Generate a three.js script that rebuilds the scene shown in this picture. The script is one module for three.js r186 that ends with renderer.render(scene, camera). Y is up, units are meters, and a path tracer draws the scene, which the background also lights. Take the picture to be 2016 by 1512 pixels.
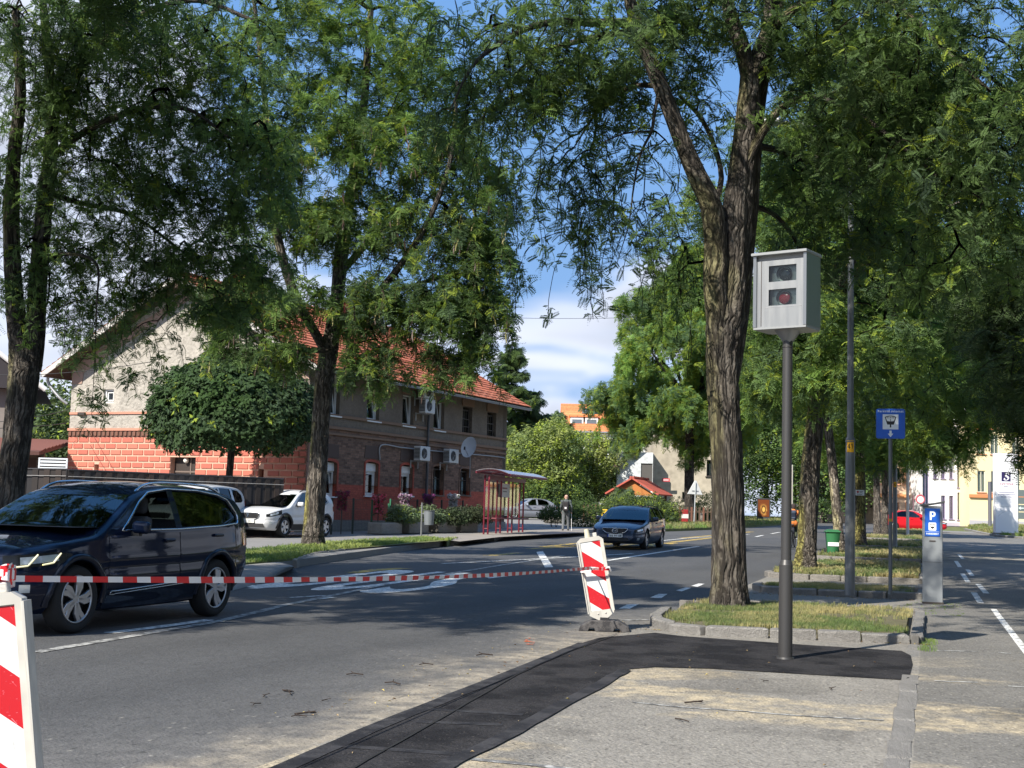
import * as THREE from 'three';
import { mergeGeometries, mergeVertices, toCreasedNormals } from 'three/addons/utils/BufferGeometryUtils.js';
import { RoundedBoxGeometry } from 'three/addons/geometries/RoundedBoxGeometry.js';
import { MarchingCubes } from 'three/addons/objects/MarchingCubes.js';
import { Brush, Evaluator, SUBTRACTION } from 'three-bvh-csg';

// ---------------------------------------------------------------- camera, sky, sun, exposure
const scene = new THREE.Scene();
const EYE = 1.4, FOCAL = 2600, ROLL = 0.0276, PITCH = Math.atan(249 / FOCAL), YAW = 0.30743;   // the street runs along -Z
const camera = new THREE.PerspectiveCamera(2 * Math.atan(756 / FOCAL) * 180 / Math.PI, 4 / 3, 0.1, 3000);
camera.rotation.order = 'YXZ';
camera.position.set(0, EYE, 0);
camera.rotation.set(PITCH, YAW, ROLL);
camera.updateMatrixWorld(true);
const renderer = new THREE.WebGLRenderer({ antialias: true });
renderer.setSize(1024, 768);
renderer.toneMapping = THREE.LinearToneMapping;
renderer.toneMappingExposure = 1.7;
renderer.shadowMap.enabled = true;

const SUN_EL = 41 * Math.PI / 180, SUN_AZ = 22 * Math.PI / 180;
const sunDir = new THREE.Vector3(-Math.sin(SUN_AZ) * Math.cos(SUN_EL), Math.sin(SUN_EL), Math.cos(SUN_AZ) * Math.cos(SUN_EL));
const sun = new THREE.DirectionalLight(new THREE.Color(1, 0.935, 0.83), 4.8);
sun.name = 'sun';
sun.position.copy(sunDir).multiplyScalar(120).add(new THREE.Vector3(-8, 0, -40));
sun.target.position.set(-8, 0, -40);
sun.castShadow = true;
sun.shadow.mapSize.set(4096, 4096);
Object.assign(sun.shadow.camera, { left: -70, right: 70, top: 70, bottom: -70, near: 1, far: 300 });
scene.add(sun, sun.target);

// ---------------------------------------------------------------- small maths
let SEED = 12345;
const rnd = () => { SEED |= 0; SEED = SEED + 0x6D2B79F5 | 0; let t = Math.imul(SEED ^ SEED >>> 15, 1 | SEED); t = t + Math.imul(t ^ t >>> 7, 61 | t) ^ t; return ((t ^ t >>> 14) >>> 0) / 4294967296; };
const seed = (n) => { SEED = n * 7919 + 17; };
const rr = (a, b) => a + (b - a) * rnd();
const gauss = () => (rnd() + rnd() + rnd() + rnd() - 2) * 0.87;
const clamp = THREE.MathUtils.clamp, lerp = THREE.MathUtils.lerp, sst = (a, b, x) => { const t = clamp((x - a) / (b - a), 0, 1); return t * t * (3 - 2 * t); };
const V = (x, y, z) => new THREE.Vector3(x, y, z);
const hash2 = (x, y, s = 0) => { let h = Math.imul(x | 0, 374761393) + Math.imul(y | 0, 668265263) + Math.imul(s | 0, 1274126177); h = Math.imul(h ^ h >>> 13, 1274126177); return ((h ^ h >>> 16) >>> 0) / 4294967296; };
const md = (a, n) => ((a % n) + n) % n;
function vnoise(x, y, s = 0, px = 0, py = 0) {          // value noise, periodic when px, py are given
  const ix = Math.floor(x), iy = Math.floor(y), fx = x - ix, fy = y - iy, u = fx * fx * (3 - 2 * fx), v = fy * fy * (3 - 2 * fy);
  const a = px ? md(ix, px) : ix, b = px ? md(ix + 1, px) : ix + 1, c = py ? md(iy, py) : iy, d = py ? md(iy + 1, py) : iy + 1;
  return lerp(lerp(hash2(a, c, s), hash2(b, c, s), u), lerp(hash2(a, d, s), hash2(b, d, s), u), v);
}
function fbm(x, y, oct = 4, s = 0, p = 0, py = p) { let t = 0, a = 0.5, n = 0; for (let i = 0; i < oct; i++) { t += a * vnoise(x, y, s + i, p, py); n += a; a *= 0.5; x *= 2; y *= 2; p *= 2; py *= 2; } return t / n; }
function curve1(pts) {                                   // monotone-ish smooth interpolation through [x, y] points
  const n = pts.length, m = [];
  for (let i = 0; i < n; i++) { const a = pts[Math.max(0, i - 1)], b = pts[Math.min(n - 1, i + 1)]; m[i] = (b[1] - a[1]) / (b[0] - a[0] || 1); }
  for (let i = 0; i < n - 1; i++) { const d = (pts[i + 1][1] - pts[i][1]) / (pts[i + 1][0] - pts[i][0]); if (Math.abs(d) < 1e-6) { m[i] = m[i + 1] = 0; } else { for (const k of [i, i + 1]) { const q = m[k] / d; if (q < 0) m[k] = 0; else if (q > 2.5) m[k] = 2.5 * d; } } }
  return (x) => { if (x <= pts[0][0]) return pts[0][1]; if (x >= pts[n - 1][0]) return pts[n - 1][1]; let i = 0; while (x > pts[i + 1][0]) i++; const h = pts[i + 1][0] - pts[i][0], t = (x - pts[i][0]) / h, t2 = t * t, t3 = t2 * t; return (2 * t3 - 3 * t2 + 1) * pts[i][1] + (t3 - 2 * t2 + t) * h * m[i] + (-2 * t3 + 3 * t2) * pts[i + 1][1] + (t3 - t2) * h * m[i + 1]; };
}
const lin1 = (pts) => (x) => { if (x <= pts[0][0]) return pts[0][1]; const n = pts.length; if (x >= pts[n - 1][0]) return pts[n - 1][1]; let i = 0; while (x > pts[i + 1][0]) i++; return lerp(pts[i][1], pts[i + 1][1], (x - pts[i][0]) / (pts[i + 1][0] - pts[i][0])); };

// the street climbs gently away from the camera
const groundY = (z) => { const s = -z - 15; return s < 0 ? 0 : s < 10 ? s * s / 20 * 0.01 : 0.01 * (Math.min(s, 115) - 5); };
// surveying helpers: where a line of sight meets the ground, a depth, or a wall
const q0 = camera.quaternion.clone();
const sight = (px, py) => V((px - 1008) / FOCAL, -(py - 756) / FOCAL, -1).applyQuaternion(q0);
const P = (px, py, dy = 0) => { const d = sight(px, py); let t = 1, a = 1; const f = (k) => EYE + d.y * k - groundY(d.z * k) - dy; for (; t < 400; t += 0.25) { if (f(t) < 0) break; a = t; } let b = t; for (let i = 0; i < 40; i++) { const m = (a + b) / 2; f(m) > 0 ? a = m : b = m; } return d.multiplyScalar(a).add(V(0, EYE, 0)); };
const at = (px, py, depth) => sight(px, py).multiplyScalar(depth).add(V(0, EYE, 0));
const axis0 = sight(1008, 756).normalize();
const depthOf = (p) => p.clone().sub(V(0, EYE, 0)).dot(axis0);
const rise = (p, py) => { const d0 = depthOf(p); let lo = -5, hi = 40; const row = (y) => { const c = V(p.x, y, p.z).sub(V(0, EYE, 0)).applyQuaternion(q0.clone().invert()); return 756 - c.y / -c.z * FOCAL; }; for (let i = 0; i < 40; i++) { const m = (lo + hi) / 2; row(m) > py ? lo = m : hi = m; } return (lo + hi) / 2; };

// ---------------------------------------------------------------- the sky: blue, with banks of bright cloud low and to the left
{
  const W = 2048, Hh = 1024, data = new Float32Array(W * Hh * 4);
  for (let j = 0; j < Hh; j++) {
    const el = ((j + 0.5) / Hh - 0.5) * Math.PI, y = Math.sin(el);
    for (let i = 0; i < W; i++) {
      const az = ((i + 0.5) / W - 0.5) * 2 * Math.PI, x = Math.cos(az) * Math.cos(el), z = Math.sin(az) * Math.cos(el);
      const k = (j * W + i) * 4;
      let r, g, b;
      if (y < -0.02) { r = 0.12; g = 0.12; b = 0.11; }
      else {
        const yy = Math.max(y, 0), t = Math.pow(yy, 0.55);
        r = lerp(0.44, 0.045, t); g = lerp(0.62, 0.23, t); b = lerp(0.86, 0.66, t);
        r = lerp(r, 0.08, 0.25); g = lerp(g, 0.33, 0.25); b = lerp(b, 0.80, 0.25);
        const s = 1 / (yy + 0.16), cx = x * s, cz = z * s;
        const wx = fbm(cx * 1.1 + 3.1, cz * 1.1 - 7.7, 4, 40) - 0.5, wz = fbm(cx * 1.1 - 9.2, cz * 1.1 + 2.3, 4, 50) - 0.5;
        let n = fbm(cx * 1.05 + wx * 1.6 + 11.3, cz * 1.05 + wz * 1.6 + 5.2, 6, 7);
        n += 0.16 * sst(0.30, 0.02, yy) + 0.20 * sst(-0.30, -0.55, x) - 0.10 * sst(0.22, 0.42, yy);
        const c = sst(0.46, 0.66, n), fine = fbm(cx * 4 + wx * 5, cz * 4 + wz * 5, 5, 21);
        const thick = sst(0.55, 0.80, n + 0.12 * (fine - 0.5));
        const w = lerp(1.12, 0.68, thick * sst(0.35, 0.75, fbm(cx * 1.6 + 31, cz * 1.6 + wz, 4, 77)) );
        const al = c * (0.70 + 0.30 * fine);
        r = lerp(r, 0.80 * w, al); g = lerp(g, 0.84 * w, al); b = lerp(b, 0.96 * w, al);
      }
      data[k] = r * 0.66; data[k + 1] = g * 0.66; data[k + 2] = b * 0.66; data[k + 3] = 1;
    }
  }
  const sky = new THREE.DataTexture(data, W, Hh, THREE.RGBAFormat, THREE.FloatType);
  sky.mapping = THREE.EquirectangularReflectionMapping;
  sky.magFilter = sky.minFilter = THREE.LinearFilter;
  sky.needsUpdate = true;
  scene.background = sky;
  scene.environment = sky;
}

// ---------------------------------------------------------------- naming
const used = new Map();
const numbered = (name) => { const n = used.get(name) ?? 0; used.set(name, n + 1); return n ? `${name}_${String(n).padStart(3, '0')}` : name; };
function shadowed(o) { o.traverse((c) => { if (c.isMesh) { c.castShadow = true; c.receiveShadow = true; } }); return o; }
function thing(name, label, category, pos = [0, 0, 0], turn = 0, group) {
  const o = new THREE.Group(); o.name = numbered(name);
  if (pos.isVector3) o.position.copy(pos); else o.position.set(...pos);
  o.rotation.y = turn; scene.add(o);
  o.userData = { label, category }; if (group) o.userData.group = group;
  return o;
}
function part(name, geo, mat, parent, label) {
  const g = Array.isArray(geo) ? merge(geo) : geo;
  const m = new THREE.Mesh(g, mat); m.name = name; m.castShadow = m.receiveShadow = true; parent.add(m);
  if (label) m.userData.label = label;
  return m;
}
function solo(name, geo, mat, label, category, group) { const m = part(numbered(name), geo, mat, scene); m.userData = { label, category }; if (group) m.userData.group = group; return m; }
function struct(name, geo, mat, label) { const m = part(numbered(name), geo, mat, scene); m.userData = { kind: 'structure' }; if (label) m.userData.label = label; return m; }
function structGroup(name, label) { const o = new THREE.Group(); o.name = numbered(name); scene.add(o); o.userData = { kind: 'structure' }; if (label) o.userData.label = label; return o; }
function dup(root, label, pos, turn = 0) { const r = root.clone(); r.name = numbered(root.name.replace(/_\d{3}$/, '')); r.userData = { ...root.userData, label }; if (pos.isVector3) r.position.copy(pos); else r.position.set(...pos); r.rotation.y = turn; scene.add(r); return r; }
// ---------------------------------------------------------------- geometry helpers
function plain(g) { g = g.index ? g.toNonIndexed() : g; for (const k of Object.keys(g.attributes)) if (!['position', 'normal', 'uv'].includes(k)) g.deleteAttribute(k); if (!g.attributes.normal) g.computeVertexNormals(); if (!g.attributes.uv) { const p = g.attributes.position, uv = new Float32Array(p.count * 2); for (let i = 0; i < p.count; i++) { uv[2 * i] = p.getX(i) + p.getZ(i); uv[2 * i + 1] = p.getY(i); } g.setAttribute('uv', new THREE.BufferAttribute(uv, 2)); } g.morphAttributes = {}; return g; }
const merge = (list) => list.length === 1 ? list[0] : mergeGeometries(list.map(plain));
const box = (w, h, d, x = 0, y = 0, z = 0) => new THREE.BoxGeometry(w, h, d).translate(x, y, z);
const rbox = (w, h, d, r, x = 0, y = 0, z = 0, seg = 2) => new RoundedBoxGeometry(w, h, d, seg, Math.min(r, w / 2.01, h / 2.01, d / 2.01)).translate(x, y, z);
const cyl = (r1, r2, h, x = 0, y = 0, z = 0, n = 20) => new THREE.CylinderGeometry(r1, r2, h, n).translate(x, y, z);
function bar(a, b, r, n = 8, r2 = r) { const d = b.clone().sub(a), g = new THREE.CylinderGeometry(r2, r, d.length(), n).translate(0, d.length() / 2, 0); g.applyQuaternion(new THREE.Quaternion().setFromUnitVectors(V(0, 1, 0), d.normalize())); return g.translate(a.x, a.y, a.z); }
function tubePath(pts, r, n = 6, seg = 0, closed = false) { const c = new THREE.CatmullRomCurve3(pts, closed, 'centripetal'); return new THREE.TubeGeometry(c, seg || pts.length * 4, r, n, closed); }
function extr(pts, depth, bevel = 0, seg = 1) { const s = new THREE.Shape(pts.map(([x, y]) => new THREE.Vector2(x, y))); return new THREE.ExtrudeGeometry(s, { depth, bevelEnabled: bevel > 0, bevelSize: bevel, bevelThickness: bevel, bevelSegments: seg }); }
// a sheet laid on the ground: polygon of [x, z], lifted by dy, cut so that it follows the climb; uv in metres
const CUTS = [30, 0, -15, -16.5, -18, -19.5, -21, -23, -25, -125, -130];
function clipZ(poly, z, keepBelow) { const out = []; for (let i = 0; i < poly.length; i++) { const a = poly[i], b = poly[(i + 1) % poly.length], ia = keepBelow ? a[1] <= z : a[1] >= z, ib = keepBelow ? b[1] <= z : b[1] >= z; if (ia) out.push(a); if (ia !== ib) { const t = (z - a[1]) / (b[1] - a[1]); out.push([lerp(a[0], b[0], t), z]); } } return out; }
function sheet(poly, dy = 0, tile = 1, skirt = 0) {
  const pos = [], uv = [], bands = [Infinity, ...CUTS, -Infinity];
  for (let i = 0; i < bands.length - 1; i++) {
    let q = poly; if (isFinite(bands[i])) q = clipZ(q, bands[i], true); if (q.length > 2 && isFinite(bands[i + 1])) q = clipZ(q, bands[i + 1], false);
    if (q.length < 3) continue;
    const v2 = q.map((p) => new THREE.Vector2(p[0], -p[1]));
    const flip = THREE.ShapeUtils.area(v2) < 0; if (flip) v2.reverse();
    for (const f of THREE.ShapeUtils.triangulateShape(v2, [])) for (const k of f) { const p = v2[k]; pos.push(p.x, groundY(-p.y) + dy, -p.y); uv.push(p.x / tile, p.y / tile); }
  }
  if (skirt) for (let i = 0; i < poly.length; i++) { const a = poly[i], b = poly[(i + 1) % poly.length], n = Math.max(1, Math.ceil(Math.hypot(a[0] - b[0], a[1] - b[1]) / 1.5)); for (let k = 0; k < n; k++) { const p = [lerp(a[0], b[0], k / n), lerp(a[1], b[1], k / n)], r = [lerp(a[0], b[0], (k + 1) / n), lerp(a[1], b[1], (k + 1) / n)], yp = groundY(p[1]) + dy, yr = groundY(r[1]) + dy; for (const [c, y] of [[p, yp], [r, yr], [r, yr - skirt], [p, yp], [r, yr - skirt], [p, yp - skirt]]) { pos.push(c[0], y, c[1]); uv.push((c[0] + c[1]) / tile, y / tile); } } }
  const g = new THREE.BufferGeometry(); g.setAttribute('position', new THREE.Float32BufferAttribute(pos, 3)); g.setAttribute('uv', new THREE.Float32BufferAttribute(uv, 2)); g.computeVertexNormals();
  return g;
}
const xz = (...px) => px.map(([a, b, dy]) => { const p = P(a, b, dy ?? 0); return [p.x, p.z]; });
// ---------------------------------------------------------------- textures
const toS = (c) => { c = clamp(c, 0, 1); return 255 * (c <= 0.0031308 ? 12.92 * c : 1.055 * Math.pow(c, 1 / 2.4) - 0.055); };
function tex(w, h, fn, srgb = true, rep = true) {
  const d = new Uint8Array(w * h * 4);
  for (let j = 0; j < h; j++) for (let i = 0; i < w; i++) { const c = fn(i / w, j / h, i, j), k = (j * w + i) * 4; if (srgb) { d[k] = toS(c[0]); d[k + 1] = toS(c[1]); d[k + 2] = toS(c[2]); } else d[k] = d[k + 1] = d[k + 2] = 255 * clamp(c, 0, 1); d[k + 3] = 255; }
  const t = new THREE.DataTexture(d, w, h); t.magFilter = THREE.LinearFilter; t.minFilter = THREE.LinearMipmapLinearFilter; t.generateMipmaps = true; t.wrapS = t.wrapT = rep ? THREE.RepeatWrapping : THREE.ClampToEdgeWrapping; if (srgb) t.colorSpace = THREE.SRGBColorSpace; t.needsUpdate = true; return t;
}
const scaled = (t, x, y = x) => { const c = t.clone(); c.repeat.set(x, y); c.needsUpdate = true; return c; };
function print(w, h, draw) { const c = document.createElement('canvas'); c.width = w; c.height = h; draw(c.getContext('2d'), w, h); const t = new THREE.CanvasTexture(c); t.colorSpace = THREE.SRGBColorSpace; t.anisotropy = 4; return t; }
const M = (rgb, rough = 0.8, o = {}) => { const m = new (o.transmission || o.clearcoat || o.sheen ? THREE.MeshPhysicalMaterial : THREE.MeshStandardMaterial)({ roughness: rough, ...o }); m.color.setRGB(...rgb); return m; };
const mix3 = (a, b, t) => [lerp(a[0], b[0], t), lerp(a[1], b[1], t), lerp(a[2], b[2], t)];
const mul3 = (a, k) => [a[0] * k, a[1] * k, a[2] * k];
const grainTex = tex(256, 256, (u, v) => 0.5 + 0.9 * (fbm(u * 32, v * 32, 3, 3, 32) - 0.5), false);
const speckTex = tex(512, 512, (u, v, i, j) => { const n = fbm(u * 64, v * 64, 3, 9, 64); return clamp(0.5 + 1.3 * (n - 0.5) + 0.25 * (hash2(i, j, 5) - 0.5), 0, 1); }, false);
const plasterTex = tex(512, 512, (u, v) => 0.5 + 0.9 * (fbm(u * 24, v * 24, 4, 13, 24) - 0.5), false);
// ================================================================ THE GROUND
const AIR = 0.004;                                       // each laid sheet lies this much above the one below
const KERB = 0.12, LEFT = 0.17;                          // height of the right islands, of the left pavement
const roadTex = tex(1024, 2048, (u, v) => {
  const x = u * 18 - 20, z = -v * 64;                    // metres
  const n = fbm(x * 1.3, z * 0.5, 4, 1), f = fbm(x * 9, z * 9, 3, 6), f2 = hash2(Math.floor(u * 1024), Math.floor(v * 2048), 3);
  let c = mix3([0.070, 0.072, 0.075], [0.100, 0.100, 0.100], n);
  const edge = lerp(-3.28, -3.52, clamp((-z - 6.5) / 7.4, -0.5, 1.4)) - x;               // distance left of the new strip
  const worn = sst(2.1, 0.3, edge + (fbm(x * 0.8, z * 0.5, 4, 60) - 0.5) * 2.4) * sst(-26, -17, z);
  c = mix3(c, [0.155, 0.150, 0.143], worn * (0.65 + 0.6 * (f - 0.5)));
  const dust = sst(0.95, 0.05, edge + (fbm(x * 1.9, z * 1.2, 5, 70) - 0.5) * 1.7) * sst(-19, -13.5, z);
  c = mix3(c, [0.36, 0.315, 0.245], dust * clamp(0.62 + 1.2 * (f - 0.5), 0, 1));
  const track = Math.exp(-Math.pow((x + 7.1 + 0.08 * (z + 10)) / 0.35, 2)) + Math.exp(-Math.pow((x + 5.5 + 0.08 * (z + 10)) / 0.35, 2));
  c = mul3(c, 1 - 0.12 * track * (1 - worn));
  const f3 = hash2(Math.floor(u * 512), Math.floor(v * 1024), 19); c = mul3(c, 0.68 + 0.30 * f2 + 0.18 * f3 + 0.20 * f);
  if (f2 > 0.9965 && worn + dust > 0.1) c = mix3(c, [0.5, 0.47, 0.4], 0.6);
  if (f2 < 0.004) c = mul3(c, 0.45);
  return c;
});
roadTex.repeat.set(1 / 18, 1 / 64); roadTex.offset.set(20 / 18, 0);
const lotTex = tex(1024, 2048, (u, v) => {
  const x = u * 12 - 4, z = -v * 42;
  const n = fbm(x * 1.1, z * 1.1, 4, 101), f = fbm(x * 11, z * 11, 3, 106), f2 = hash2(Math.floor(u * 1024), Math.floor(v * 2048), 8);
  let c = mix3([0.185, 0.180, 0.170], [0.285, 0.276, 0.255], n);
  if (x > -0.1) c = mix3([0.135, 0.134, 0.130], [0.20, 0.197, 0.187], n);
  const near = sst(-15.5, -11, z);
  const sand = sst(0.50, 0.66, fbm(x * 0.75 + 4, z * 1.35, 5, 120) + 0.10 * (f - 0.5)) * near;
  c = mix3(c, [0.42, 0.365, 0.265], sand * clamp(0.62 + 1.3 * (f - 0.5), 0, 1));
  const damp = sst(0.60, 0.78, fbm(x * 0.9, z * 0.9, 4, 140)) * near;
  c = mul3(c, 1 - 0.28 * damp);
  const f3 = hash2(Math.floor(u * 512), Math.floor(v * 1024), 18); c = mul3(c, 0.62 + 0.36 * f2 + 0.20 * f3 + 0.24 * f); if (f3 > 0.985) c = mul3(c, 0.62);
  if (f2 > 0.988) c = mix3(c, [0.55, 0.52, 0.45], 0.55);
  if (f2 < 0.008) c = mul3(c, 0.5);
  return c;
});
lotTex.repeat.set(1 / 12, 1 / 42); lotTex.offset.set(4 / 12, 0);
const asphaltFar = tex(256, 256, (u, v, i, j) => { const n = fbm(u * 8, v * 8, 4, 31, 8); return mul3(mix3([0.075, 0.076, 0.078], [0.115, 0.114, 0.112], n), 0.8 + 0.4 * hash2(i, j, 2)); });
const paveTex = tex(512, 512, (u, v, i, j) => { const n = fbm(u * 10, v * 10, 5, 35, 10), m = fbm(u * 3, v * 3, 3, 36, 3); return mul3(mix3([0.215, 0.205, 0.19], [0.31, 0.30, 0.28], 0.6 * n + 0.4 * m), 0.8 + 0.36 * hash2(i, j, 4)); });
const newTex = tex(1024, 1024, (u, v, i, j) => { const n = fbm(u * 7, v * 7, 4, 41, 7), f = fbm(u * 90, v * 90, 2, 44, 90); let c = mix3([0.016, 0.0158, 0.0175], [0.044, 0.043, 0.044], sst(0.3, 0.7, n)); const h = hash2(i, j, 6), q = hash2(i >> 2, j >> 2, 16); c = mul3(c, 0.55 + 0.4 * h + 0.7 * f); const sc = fbm(u * 14, v * 14, 4, 46, 14); c = mix3(c, [0.075, 0.07, 0.066], 0.35 * sst(0.62, 0.78, sc)); if (q > 0.994) c = [0.15, 0.14, 0.12]; if (q < 0.01) c = mul3(c, 0.5); return c; });
const soilTex = tex(512, 512, (u, v, i, j) => { const n = fbm(u * 8, v * 8, 5, 51, 8), m = fbm(u * 30, v * 30, 3, 54, 30); return mul3(mix3(mix3([0.085, 0.07, 0.045], [0.20, 0.155, 0.10], n), [0.10, 0.12, 0.045], m * 0.8), 0.7 + 0.6 * hash2(i, j, 7)); });
const lawnTex = tex(512, 512, (u, v, i, j) => { const n = fbm(u * 8, v * 8, 5, 55, 8), m = fbm(u * 40, v * 40, 3, 56, 40); return mul3(mix3([0.075, 0.105, 0.028], [0.20, 0.20, 0.075], 0.55 * n + 0.45 * m), 0.65 + 0.7 * hash2(i, j, 9)); });
const mRoad = new THREE.MeshStandardMaterial({ color: new THREE.Color(0.82, 0.82, 0.82), map: roadTex, roughness: 0.9, bumpMap: scaled(speckTex, 0.9), bumpScale: 0.006 });
const mRoadFar = new THREE.MeshStandardMaterial({ color: new THREE.Color(0.82, 0.82, 0.82), map: scaled(asphaltFar, 0.35), roughness: 0.9 });
const mLot = new THREE.MeshStandardMaterial({ color: new THREE.Color(0.94, 0.91, 0.86), map: lotTex, roughness: 0.93, bumpMap: scaled(speckTex, 0.9), bumpScale: 0.009 });
const mNew = new THREE.MeshPhysicalMaterial({ map: scaled(newTex, 0.45), roughness: 0.92, specularIntensity: 0.4, color: new THREE.Color(0.66, 0.65, 0.67), bumpMap: scaled(speckTex, 1.1), bumpScale: 0.007 });
const mTar = new THREE.MeshPhysicalMaterial({ map: scaled(newTex, 0.9), roughness: 0.8, specularIntensity: 0.5, color: new THREE.Color(0.95, 0.95, 0.98) });
const mPave = new THREE.MeshStandardMaterial({ color: new THREE.Color(0.82, 0.82, 0.82), map: scaled(paveTex, 0.3), roughness: 0.92, bumpMap: scaled(speckTex, 0.7), bumpScale: 0.004 });
const mPaveWarm = new THREE.MeshStandardMaterial({ map: scaled(paveTex, 0.42), roughness: 0.92, color: new THREE.Color(1.0, 0.93, 0.86) });
const mSoil = new THREE.MeshStandardMaterial({ map: scaled(soilTex, 0.5), roughness: 1, bumpMap: scaled(speckTex, 0.6), bumpScale: 0.02 });
const mLawn = new THREE.MeshStandardMaterial({ map: scaled(lawnTex, 0.4), roughness: 1, bumpMap: scaled(speckTex, 0.8), bumpScale: 0.02 });
const stoneTex = tex(256, 256, (u, v, i, j) => { const n = fbm(u * 6, v * 6, 4, 61, 6), m = fbm(u * 28, v * 28, 3, 62, 28); return mul3(mix3([0.21, 0.20, 0.185], [0.40, 0.385, 0.36], 0.5 * n + 0.5 * m), 0.75 + 0.5 * hash2(i, j, 11)); });
const mStone = new THREE.MeshStandardMaterial({ color: new THREE.Color(0.85, 0.85, 0.85), map: scaled(stoneTex, 1.2), roughness: 0.93, bumpMap: scaled(speckTex, 1.5), bumpScale: 0.015 });
const mStoneB = new THREE.MeshStandardMaterial({ map: scaled(stoneTex, 1.0), roughness: 0.93, bumpMap: scaled(speckTex, 1.2), bumpScale: 0.015, color: new THREE.Color(0.78, 0.76, 0.74) });
const mConcrete = new THREE.MeshStandardMaterial({ map: scaled(stoneTex, 0.8), roughness: 0.95, color: new THREE.Color(0.85, 0.82, 0.77), bumpMap: scaled(speckTex, 1.0), bumpScale: 0.008 });

struct('ground', sheet([[-420, 60], [420, 60], [420, -520], [-420, -520]], -0.03, 1), mLawn, 'worn grass and earth around the street');
struct('road', sheet([[-40, 30], [-3.2, 30], [-3.2, -64], [-40, -64]], 0), mRoad, 'dark asphalt carriageway with worn dusty edge');
struct('road', sheet([[-40, -64], [-3.2, -64], [-3.0, -125], [6, -125], [14, -97], [70, -90], [70, -103], [20, -112], [14, -150], [-22, -150], [-30, -110], [-40, -100]], 0), mRoadFar, 'far stretch of the carriageway and the side street');
struct('parking_area', sheet([[-3.42, 30], [-0.19, 30], [-0.19, -96], [-3.42, -96]], AIR), mLot, 'worn grey parking bays between the grass islands');
struct('footpath', sheet([[-0.18, 30], [5.4, 30], [5.4, -94], [-0.18, -96]], AIR), mLot, 'worn asphalt footpath and cycle path with white lines');
struct('side_road_asphalt', sheet([[-3.0, -96], [5.4, -94], [8, -99], [-3, -101]], AIR * 0.5), mPave);
// the fresh black patch and trench strip, following the photograph's outline
const patchPoly = xz([520, 1530], [760, 1424], [900, 1368], [1020, 1320], [1150, 1266], [1180, 1257], [1290, 1247], [1345, 1254], [1600, 1272], [1775, 1283], [1793, 1292], [1797, 1310], [1790, 1337], [1772, 1340], [1600, 1330], [1400, 1318], [1290, 1315], [1240, 1319], [1205, 1334], [1170, 1358], [1110, 1387], [1060, 1415], [980, 1460], [890, 1505], [850, 1530]);
struct('asphalt_patch', sheet([...patchPoly.slice(0, 1), ...patchPoly.slice(1)], AIR * 2.4), mNew, 'fresh black asphalt strip and patch round the camera pole');
function ribbon(pts, w, dy) { const out = [], uv = [], idx = []; for (let i = 0; i < pts.length; i++) { const a = pts[Math.max(0, i - 1)], b = pts[Math.min(pts.length - 1, i + 1)], l = Math.hypot(b[0] - a[0], b[1] - a[1]), nx = -(b[1] - a[1]) / l * w / 2, nz = (b[0] - a[0]) / l * w / 2, p = pts[i]; out.push(p[0] - nx, groundY(p[1] - nz) + dy, p[1] - nz, p[0] + nx, groundY(p[1] + nz) + dy, p[1] + nz); uv.push(p[0] - nx, p[1] - nz, p[0] + nx, p[1] + nz); if (i) idx.push(2 * i - 2, 2 * i - 1, 2 * i, 2 * i, 2 * i - 1, 2 * i + 1); } const g = new THREE.BufferGeometry(); g.setAttribute('position', new THREE.Float32BufferAttribute(out, 3)); g.setAttribute('uv', new THREE.Float32BufferAttribute(uv, 2)); g.setIndex(idx); g.computeVertexNormals(); const n = g.attributes.normal; for (let i = 0; i < n.count; i++) if (n.getY(i) < 0) n.setXYZ(i, -n.getX(i), -n.getY(i), -n.getZ(i)); return g; }
function dense(pts, step = 0.4, wob = 0) { const o = []; for (let i = 0; i < pts.length - 1; i++) { const a = pts[i], b = pts[i + 1], n = Math.max(1, Math.round(Math.hypot(a[0] - b[0], a[1] - b[1]) / step)); for (let k = 0; k < n; k++) o.push([lerp(a[0], b[0], k / n) + wob * gauss(), lerp(a[1], b[1], k / n) + wob * gauss()]); } o.push(pts[pts.length - 1]); return o; }
seed(5);
struct('tar_seam', ribbon(dense(xz([520, 1532], [760, 1426], [900, 1370], [1020, 1322], [1150, 1268]), 0.4, 0.01), 0.13, AIR * 3.4), mTar, 'grey tar band along the edge of the new strip');
struct('tar_seam', ribbon(dense(xz([1232, 1322], [1205, 1334], [1170, 1358], [1110, 1387], [1060, 1415], [980, 1460], [890, 1503], [855, 1526]), 0.3, 0.012), 0.12, AIR * 3.4), mTar, 'grey tar band along the inner edge of the new strip');
const mGap = M([0.008, 0.008, 0.008], 0.9);
struct('asphalt_joint', ribbon(dense(xz([690, 1520], [900, 1400], [1020, 1330], [1120, 1285], [1215, 1252]), 0.3, 0.004), 0.018, AIR * 4), mGap, 'thin dark joint down the middle of the strip');
for (const y of [[[826, 1398], [1030, 1410]], [[672, 1472], [925, 1490]], [[820, 1424], [990, 1430]]]) struct('tar_seam', ribbon(dense(xz(...y), 0.3, 0.006), 0.10, AIR * 3), mTar, 'paler joint across the new strip');

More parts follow.
